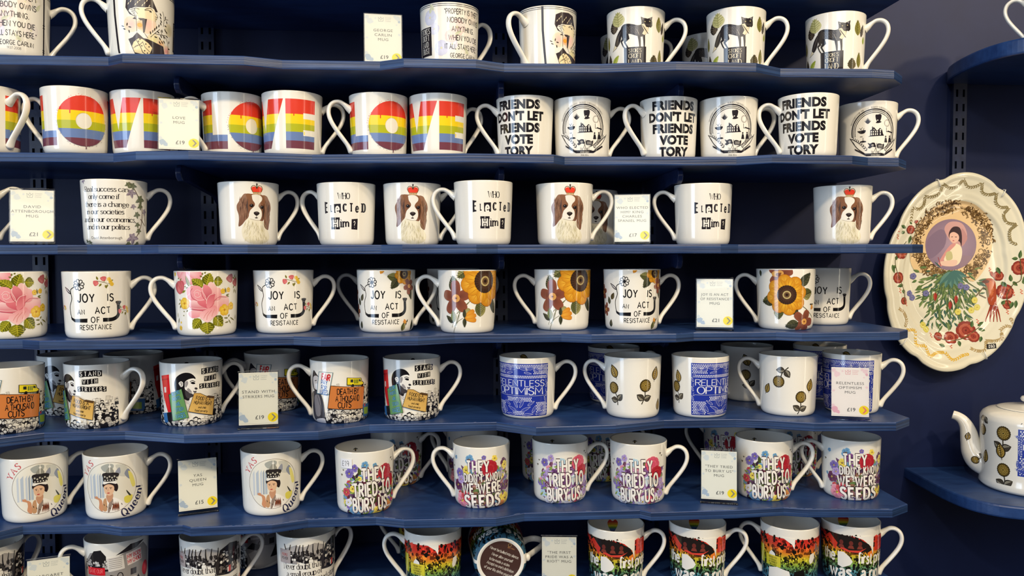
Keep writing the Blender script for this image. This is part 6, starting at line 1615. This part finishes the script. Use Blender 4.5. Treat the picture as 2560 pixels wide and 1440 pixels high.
# ------------------------------------------------------------------ price tickets
def slabs(V, F, pts, th, w):
    """bent strip: profile points (y,z) thickened by th, width w"""
    P = [Vector(p) for p in pts]; n = len(P); L, R_ = [], []
    for i in range(n):
        t = (P[min(n - 1, i + 1)] - P[max(0, i - 1)]).normalized(); nn = Vector((-t.y, t.x)) * th / 2
        L.append(P[i] + nn); R_.append(P[i] - nn)
    ring = L + R_[::-1]; m = len(ring); k = len(V)
    for s_ in (-1, 1): V += [(s_ * w / 2, q.x, q.y) for q in ring]
    F.append(tuple(range(k, k + m))[::-1]); F.append(tuple(range(k + m, k + 2 * m)))
    for i in range(m): j = (i + 1) % m; F.append((k + i, k + j, k + m + j, k + m + i))
def ticket(px, Y, row, lines, price, label, lean=9, yaw=0, tint='b', s=1.0, X=None):
    X = X_at(px, row, Y) if X is None else X
    e = empty('price_ticket', (X, Y, SZ[row] + .0001), math.atan2(-X, Y) * .6 + math.radians(yaw)); e.scale = (s, s, s)
    tag(e, label, 'price ticket', 'price tickets in clear holders')
    W, Hh = .0535, .0765; a = math.radians(lean)
    # holder: front sheet folded over at the top into a back sheet with a short foot, faces -Y
    V, F = [], []
    dy, dz = math.sin(a), math.cos(a)
    f0 = (-.0, .0008); top = (dy * Hh, .0008 + dz * Hh)
    slabs(V, F, [(dy * .003, .0016 + .003 * dz), (top[0] * .5, .0008 + top[1] * .5), (top[0] - .0004, top[1] - .0015)], .0011, W)
    slabs(V, F, [(-.006, .0007), (.0030, .0007), (.0048, .0025), (.0048 + dy * Hh * .5, .0025 + dz * Hh * .5), (.0036 + dy * Hh, dz * Hh + .0002), (top[0] + .0006, top[1] + .0006)], .0012, W)
    put('acrylic_holder', mesh_np('acrylic_holder', V, F, [m_acr], smooth_=False), e)['label'] = 'clear bent acrylic holder'
    c = art_card(lines, price, tint)
    k = .0705 / 100
    def cm(x, y, L):
        q = y * k + .0030
        oy, oz = .0017 + dy * q, .0020 + dz * q
        return (x * k * 1.06, oy - (.0001 + L * .00002) * dz, oz + (.0001 + L * .00002) * dy), (0, -dz, dy)
    v, n_, c_, f = printed(c, cm, 200, [])
    kk = len(v); wh = (*lin((238, 238, 236)), 1)
    for x, y in ((-34, 0), (34, 0), (34, 100), (-34, 100)): v.append(tuple(Vector(cm(x, y, 0)[0]) + Vector((0, .0001, 0)))); n_.append((0, 1, 0)); c_.append(wh)
    f.append((kk + 3, kk + 2, kk + 1, kk))
    put('paper_ticket', mesh_np('paper_ticket', v, f, [m_paper], c_, n_), e)
ticket(958, 1.112, 1, ['GEORGE', 'CARLIN', 'MUG'], '£19', 'price ticket on the top shelf left of the quote mug', lean=5, yaw=3, s=1.0)
ticket(446, 1.098, 2, ['LOVE', 'MUG'], '£19', 'price ticket on the second shelf between rainbow mugs', lean=9, yaw=2)
ticket(78, 1.10, 3, ['DAVID', 'ATTENBOROUGH', 'MUG'], '£21', 'price ticket at the far left of the third shelf', lean=9, yaw=2)
ticket(1580, 1.135, 3, ['WHO ELECTED', 'HIM? KING', 'CHARLES', 'SPANIEL MUG'], '£17', 'price ticket on the third shelf between spaniel and lettered mugs', lean=9, yaw=-6)
ticket(1787, 1.11, 4, ['JOY IS AN ACT', 'OF RESISTANCE', 'MUG'], '£21', 'price ticket on the fourth shelf right of the joy mug', lean=9, yaw=-6)
ticket(645, 1.095, 5, ['STAND WITH', 'STRIKERS MUG'], '£19', 'price ticket on the fifth shelf between strikers mugs', lean=5, yaw=0, s=1.02)
ticket(2130, 1.082, 5, ['RELENTLESS', 'OPTIMISM', 'MUG'], '£19', 'pink tinted price ticket in front of the blue lace mug', lean=4, yaw=0, tint='p', X=.569)
ticket(495, 1.125, 6, ['YAS', 'QUEEN', 'MUG'], '£15', 'price ticket on the sixth shelf between portrait mugs', lean=7, yaw=10)
ticket(1798, 1.11, 6, ['"THEY TRIED', 'TO BURY US"', 'MUG'], '£19', 'price ticket on the sixth shelf right of the purple floral mugs', lean=7, yaw=-4)
ticket(119, 1.095, 7, ['MARGARET', '', 'MUG'], '£19', 'price ticket at the far left of the bottom shelf', lean=7, yaw=2)
ticket(1398, 1.125, 7, ['"THE FIRST', 'PRIDE WAS A', 'RIOT" MUG'], '£19', 'price ticket on the bottom shelf right of the overturned mug', lean=4, yaw=-2, s=1.0)

# ------------------------------------------------------------------ round ended shelves at the right
def arc_shelf(pts, z, th, lab):
    q = smooth(pts, 6)
    out = q + [(1.9, WALL_Y - .0005)]
    o = slab(out, z, th, 'round_shelf', m_shelf, m_shelf, bev=.003); tag(o, lab, 'shelf', 'round ended wall shelves')
    return o
zt = EYE + .330
arc_shelf([(.872, WALL_Y - .0005), (.852, 1.30), (.838, 1.24), (.835, 1.18), (.850, 1.135), (.885, 1.108), (.95, 1.095), (1.1, 1.09), (1.9, 1.09)], zt, .024, 'dark blue round ended shelf high at the right, seen from below')
zb = EYE - .378
arc_shelf([(.807, WALL_Y - .0005), (.802, 1.28), (.798, 1.21), (.806, 1.155), (.835, 1.118), (.89, 1.098), (1.0, 1.088), (1.3, 1.085), (1.9, 1.085)], zb, .020, 'blue curved shelf low at the right carrying the teapot')
# mug on the high shelf, only its handle in view
Xm = at(2648, 30, 1.17).x
mug_top = mug('lace', 180, Xm, 1.17, 1, 0, 'white jug sized mug on the high right shelf, only its handle inside the frame', 'mugs on the high right shelf')
mug_top.location.z = zt + .0002

# ------------------------------------------------------------------ platter on the wall
pc = at(2388, 681, WALL_Y - .03)
PE = empty('platter', (pc.x, WALL_Y - .012, pc.z)); tag(PE, 'large oval cream platter hung on the wall with portrait medallion, roses and gold garlands', 'platter')
KP = (FW.dot(Vector((pc.x, pc.y, pc.z - EYE)))) / F_PX        # metres per photo pixel on the dish
KX = KP / .956; RXp, RYp = 179 * KX, 247 * KP
def edge_k(a):
    """gently lobed rim with small pinches"""
    v = 1.0
    for k in range(8):
        c0 = math.radians(22.5 + 45 * k); d = abs((a - c0 + PI) % (2 * PI) - PI)
        v -= .016 * math.exp(-(d / .07) ** 2)
    return v + .008 * math.cos(8 * (a))
TILT = -.14
def relief(x, y):
    """depth of the glazed face (towards the room) at x,y"""
    a = math.atan2(y / RYp, x / RXp); q = math.hypot(x / RXp, y / RYp) / edge_k(a)
    pts = ((0, .0115), (.60, .0118), (.68, .0145), (.74, .0195), (.80, .0212), (.92, .0238), (.975, .0262), (1.0, .0250))
    for p0, p1 in zip(pts, pts[1:]):
        if q <= p1[0]:
            t = (q - p0[0]) / (p1[0] - p0[0]); t = t * t * (3 - 2 * t); return p0[1] + (p1[1] - p0[1]) * t
    return .025
def rot_(x, y): return (x * math.cos(TILT) - y * math.sin(TILT), x * math.sin(TILT) + y * math.cos(TILT))
def un_(x, y): return (x * math.cos(TILT) + y * math.sin(TILT), -x * math.sin(TILT) + y * math.cos(TILT))
na, nr = 216, 90
V, F, Cc = [], [], []
qs = [0.0] + [(i / nr) ** .8 for i in range(1, nr + 1)]
for i, q in enumerate(qs):
    for j in range(na):
        a = 2 * PI * j / na; k = edge_k(a) * q
        x, y = RXp * k * math.cos(a), RYp * k * math.sin(a); X_, Z_ = rot_(x, y)
        V.append((X_, -relief(x, y) + .012 - .012, Z_))
for q, d in ((1.006, .0225), (1.0, .0205), (.78, .0150), (.62, .0060), (.0, .0060)):
    for j in range(na):
        a = 2 * PI * j / na; k = edge_k(a) * q
        X_, Z_ = rot_(RXp * k * math.cos(a), RYp * k * math.sin(a)); V.append((X_, -d, Z_))
nrows = len(V) // na
for i in range(nrows - 1):
    for j in range(na):
        k = (j + 1) % na; F.append((i * na + j, i * na + k, (i + 1) * na + k, (i + 1) * na + j)[::-1])
CR_ = (*lin((226, 222, 202)), 1)
Cc = [CR_] * len(V)
N = []
def pn(X_, Z_):
    x, y = un_(X_, Z_); e = .0008
    dx = (relief(x + e, y) - relief(x - e, y)) / (2 * e); dy = (relief(x, y + e) - relief(x, y - e)) / (2 * e)
    gx, gy = rot_(dx, dy); n = Vector((-gx * -1 * -1, -1, -gy)).normalized(); return (n.x, n.y, n.z)
def pmap(x, y, L):
    X_, Z_ = x * KX, y * KP; u, w = un_(X_, Z_)
    return (X_, -relief(u, w) - .00012 - L * .000008, Z_), pn(X_, Z_)
me_plate_base = mesh_np('dish', V, F, [m_dish], Cc)
put('dish', me_plate_base, PE)
ap = art_platter()
v, n_, c_, f = printed(ap, pmap, 4.0, [y for y in range(-260, 260, 4)], small=.1)
# drop artwork that would hang over the rim
f2 = []
for q in f:
    ok = True
    for i in q:
        x, y = un_(v[i][0], v[i][2])
        if math.hypot(x / RXp, y / RYp) > .985 * edge_k(math.atan2(y / RYp, x / RXp)): ok = False; break
    if ok: f2.append(q)
put('painted_decoration', mesh_np('painted_decoration', v, f2, [m_dish], c_, n_), PE)['label'] = 'printed flowers, bird, portrait and gold garlands'
cst = Canvas(w=60, h=60, ox=30, oy=30); cst.rect(-11.5, -6, 11.5, 6, (24, 24, 28)); cst.write('£60', 0, -3.6, 7.2, WHT, pen=15, track=24)
qx, qy = (752 - 507) / 2.77, (735 - 1248) / 2.77
su_, sw_ = un_(qx * KX, qy * KP); sd_ = relief(su_, sw_); sn_ = Vector(pn(qx * KX, qy * KP)); sx_ = Vector((1, 0, .07)); sx_ = (sx_ - sn_ * sx_.dot(sn_)).normalized(); sy_ = sx_.cross(sn_) * -1
if sy_.z < 0: sy_ = -sy_
sp0 = Vector((PE.location.x + qx * KX, PE.location.y - sd_, PE.location.z + qy * KP))
v, n_, c_, f = printed(cst, lambda x, y, L: (tuple(sx_ * x * KP + sy_ * y * KP + sn_ * (.0012 + L * .00004)), tuple(sn_)), 500, [])
so = put('price_sticker', mesh_np('price_sticker', v, f, [m_paper], c_, n_), None, sp0)
tag(so, 'small black price sticker low on the rim of the hanging platter', 'sticker')
# wire hanger hooks
for ang in (118, 62, 232, 305):
    a = math.radians(ang); ux, uz = math.cos(a), math.sin(a)
    x0, z0 = RXp * ux, RYp * uz; x0, z0 = rot_(x0, z0)
    d = Vector((x0, 0, z0)).normalized()
    P0 = Vector((x0, 0, z0)) * .995
    pts = [P0 - d * .012 + Vector((0, -.0276, 0)), P0 - d * .004 + Vector((0, -.0285, 0)), P0 + d * .0015 + Vector((0, -.0275, 0)), P0 + d * .003 + Vector((0, -.022, 0)), P0 - d * .012 + Vector((0, -.010, 0)), P0 - d * .05 + Vector((0, -.002, 0))]
    V_, F_ = tube(pts, .0009, .0009, d.cross(Vector((0, 1, 0))), 8, True)
    put('wire_hook', mesh_np('wire_hook', V_, F_, [m_wire]), PE)

# ------------------------------------------------------------------ teapot
TY = 1.205
tc_ = onz(2595, 1240, zb); TX = X_at(2577, 6, TY); TS = 1.0
TE = empty('teapot', (TX, TY, zb + .0003), math.atan2(-TX, TY)); tag(TE, 'white bone china teapot with gold flowers and blue lace panel on the low right shelf', 'teapot')
px2m = 1.262 / F_PX
Rb_ = 116 * px2m; Hb = 199 * px2m
tp = [(.0001, .002), (Rb_ * .80, .002), (Rb_ * .84, 0), (Rb_ * .93, .001), (Rb_ * .985, .006), (Rb_ * .97, .014), (Rb_ * .955, .024), (Rb_ * .96, .05), (Rb_ * .975, Hb * .6), (Rb_ * .985, Hb * .86), (Rb_ * .975, Hb * .90), (Rb_ * .93, Hb * .945), (Rb_ * .84, Hb * .98), (Rb_ * .66, Hb * 1.008), (Rb_ * .62, Hb * 1.010), (Rb_ * .60, Hb * .99), (.0001, Hb * .98)]
V, N, F = lathe(tp, 120)
V, N, F = list(V), list(N), list(F); Cc = [(*lin(CHINA), 1)] * len(V)
def tr(z):
    for a_, b_ in zip(tp[5:12], tp[6:12]):
        if z <= b_[1]:
            t_ = max(0, (z - a_[1]) / (b_[1] - a_[1])); return a_[0] + (b_[0] - a_[0]) * t_
    return tp[11][0]
KT = Rb_ / Hb * 100
def tmap(x, y, L):
    th = x / KT; z = .014 + max(0, y) / 100 * Hb; r = tr(z) + .00012 + L * .00002
    return (r * math.sin(th), -r * math.cos(th), z), (math.sin(th), -math.cos(th), 0)
tc2 = art_teapot()
v, n_, c_, f = printed(tc2, tmap, KT * 2 * PI / 120, list(range(0, 100, 6)), ylim=(0, 80), small=.3)
k = len(V); V += v; N += n_; Cc += c_; F += [tuple(i + k for i in q) for q in f]
put('body', mesh_np('teapot_body', V, F, [m_print], Cc, N), TE)
# lid with knob
lp = [(Rb_ * .655, Hb * 1.012), (Rb_ * .66, Hb * 1.018), (Rb_ * .60, Hb * 1.028), (Rb_ * .40, Hb * 1.045), (Rb_ * .2, Hb * 1.058), (Rb_ * .11, Hb * 1.066), (Rb_ * .09, Hb * 1.074), (Rb_ * .12, Hb * 1.086), (Rb_ * .20, Hb * 1.104), (Rb_ * .225, Hb * 1.132), (Rb_ * .20, Hb * 1.160), (Rb_ * .11, Hb * 1.178), (.0001, Hb * 1.182)]
V, N, F = lathe(lp, 64); put('lid', mesh_np('lid', V, F, [m_china], None, N), TE)
# spout: to the left, S-shaped
SPT = [(-.72, .24, .34), (-.95, .29, .31), (-1.08, .38, .26), (-1.15, .50, .205), (-1.19, .62, .175), (-1.24, .71, .145), (-1.32, .78, .12), (-1.42, .82, .105), (-1.51, .835, .10)]
ss = smooth([(Rb_ * x, Hb * z) for x, z, r in SPT], 6); n = len(ss)
ra = [Rb_ * q[1] for q in smooth([(i, r) for i, (x, z, r) in enumerate(SPT)], 6)]
V, F = tube([(x, 0, z) for x, z in ss], ra, [q * .95 for q in ra], (0, 1, 0), 24)
V2, F2 = tube([(x, 0, z) for x, z in ss[::-1][:8]], [q * .8 for q in ra[::-1][:8]], [q * .75 for q in ra[::-1][:8]], (0, 1, 0), 24)
k = len(V); base_i = (n - 1) * 24
V += V2; F += [tuple(i + k for i in q) for q in F2]
for j in range(24): F.append((base_i + j, base_i + (j + 1) % 24, k + (24 - ((j + 1) % 24)) % 24, k + (24 - j) % 24))
Cc = [(*lin(CHINA), 1)] * len(V)
sp_ = put('spout', mesh_np('spout', V, F, [m_print], Cc), TE)
# flowers printed on the near side of the spout
cs = Canvas(w=200, h=200, ox=100, oy=100)
gold_leaf(cs, 0, 0, 80, 13); m1 = cs
def spout_print(cx, cz, maker, rr_):
    c = Canvas(w=120, h=120, ox=60, oy=60); maker(c)
    def mp(x, y, L):
        X_, Z_ = cx + x * .001, cz + y * .001
        best = min(range(n), key=lambda i: (ss[i][0] - X_) ** 2 + (ss[i][1] - Z_) ** 2)
        d = math.dist(ss[best], (X_, Z_)); R_ = ra[best]
        yy = math.sqrt(max(0, R_ * R_ - d * d)) * .95 if d < R_ else 0
        return (X_, -yy - .0003 - L * .00002, Z_), (0, -1, 0)
    v, n_, c_, f = printed(c, mp, 2.0, [i * 2.0 for i in range(-30, 30)], small=.2)
    return v, n_, c_, f
V, N, Cc, F = [], [], [], []
for cx, cz, mk, q in ((-Rb_ * 1.18, Hb * .60, lambda c: gold_leaf(c, -2, -8, 80, 14), 0), (-Rb_ * .98, Hb * .30, lambda c: dahlia(c, -4, 0, 25, 6), 0)):
    v, n_, c_, f = spout_print(cx, cz, mk, 0); k = len(V); V += v; N += n_; Cc += c_; F += [tuple(i + k for i in g) for g in f]
put('printed_flower', mesh_np('printed_flower', V, F, [m_print], Cc), sp_)
V, F = tube([(x, 0, z) for x, z in smooth([(Rb_ * .9, Hb * .8), (Rb_ * 1.2, Hb * .9), (Rb_ * 1.5, Hb * .75), (Rb_ * 1.5, Hb * .5), (Rb_ * 1.25, Hb * .3), (Rb_ * .9, Hb * .22)], 6)], .005, .007, (0, 1, 0), 16)
put('handle', mesh_np('handle', V, F, [m_china]), TE)

# ------------------------------------------------------------------ light
def area(name, loc, target, size, energy, col, sy=None):
    l = bpy.data.lights.new(name, 'AREA'); l.energy = energy; l.color = col; l.size = size
    if sy: l.shape = 'RECTANGLE'; l.size_y = sy
    o = bpy.data.objects.new(name, l); COL.objects.link(o); o.location = loc
    d = Vector(target) - Vector(loc); o.rotation_euler = d.to_track_quat('-Z', 'Y').to_euler()
    return o
T0 = (.1, 1.15, 1.45)
area('ceiling_spot', (.85, -.75, 2.75), T0, .09, 22, (1, .79, .50))
area('ceiling_spot', (2.1, -.45, 2.75), T0, .09, 16, (1, .79, .50))
lp_ = bpy.data.lights.new('wall_fill_spot', 'SPOT'); lp_.energy = 42; lp_.color = (1, .84, .66); lp_.spot_size = .62; lp_.spot_blend = .9; lp_.shadow_soft_size = .06  # added spot, brightens only the wall right of the shelves
ls_ = bpy.data.objects.new('wall_fill_spot', lp_); COL.objects.link(ls_); ls_.location = (1.95, .1, 2.75); ls_.rotation_euler = (Vector((1.02, 1.34, 1.74)) - ls_.location).to_track_quat('-Z', 'Y').to_euler()
area('ceiling_spot', (-.8, -.85, 2.75), T0, .09, 16, (1, .82, .56))
area('ceiling_fill', (.3, -.9, 2.8), T0, 1.5, 26, (1, .91, .78))
area('window_and_fill', (-2.6, -.7, 1.55), T0, .9, 40, (.60, .77, 1.0), 2.0)
area('window_and_fill', (-.9, -2.3, 2.35), T0, 2.0, 15, (.78, .87, 1.0), 1.2)  # added cool frontal fill, set high to reach inside the mugs
area('cool_streak_strip', (-2.0, -.62, 1.7), T0, .05, 3.2, (.80, .90, 1.0), 1.7)  # added thin lamp for the cool upright streak on the glaze
area('warm_streak_strip', (2.25, -.45, 1.6), T0, .07, 4.0, (1, .90, .70), 1.8)  # added thin lamp for the warm streak on the mugs' right side
w = bpy.data.worlds.new('world'); bpy.context.scene.world = w; w.use_nodes = True
w.node_tree.nodes['Background'].inputs[0].default_value = (.55, .65, .9, 1); w.node_tree.nodes['Background'].inputs[1].default_value = .02
sc_ = bpy.context.scene
sc_.view_settings.view_transform = 'Standard'; sc_.view_settings.look = 'None'; sc_.view_settings.exposure = 0; sc_.view_settings.gamma = 1
sc_.cycles.max_bounces = 8
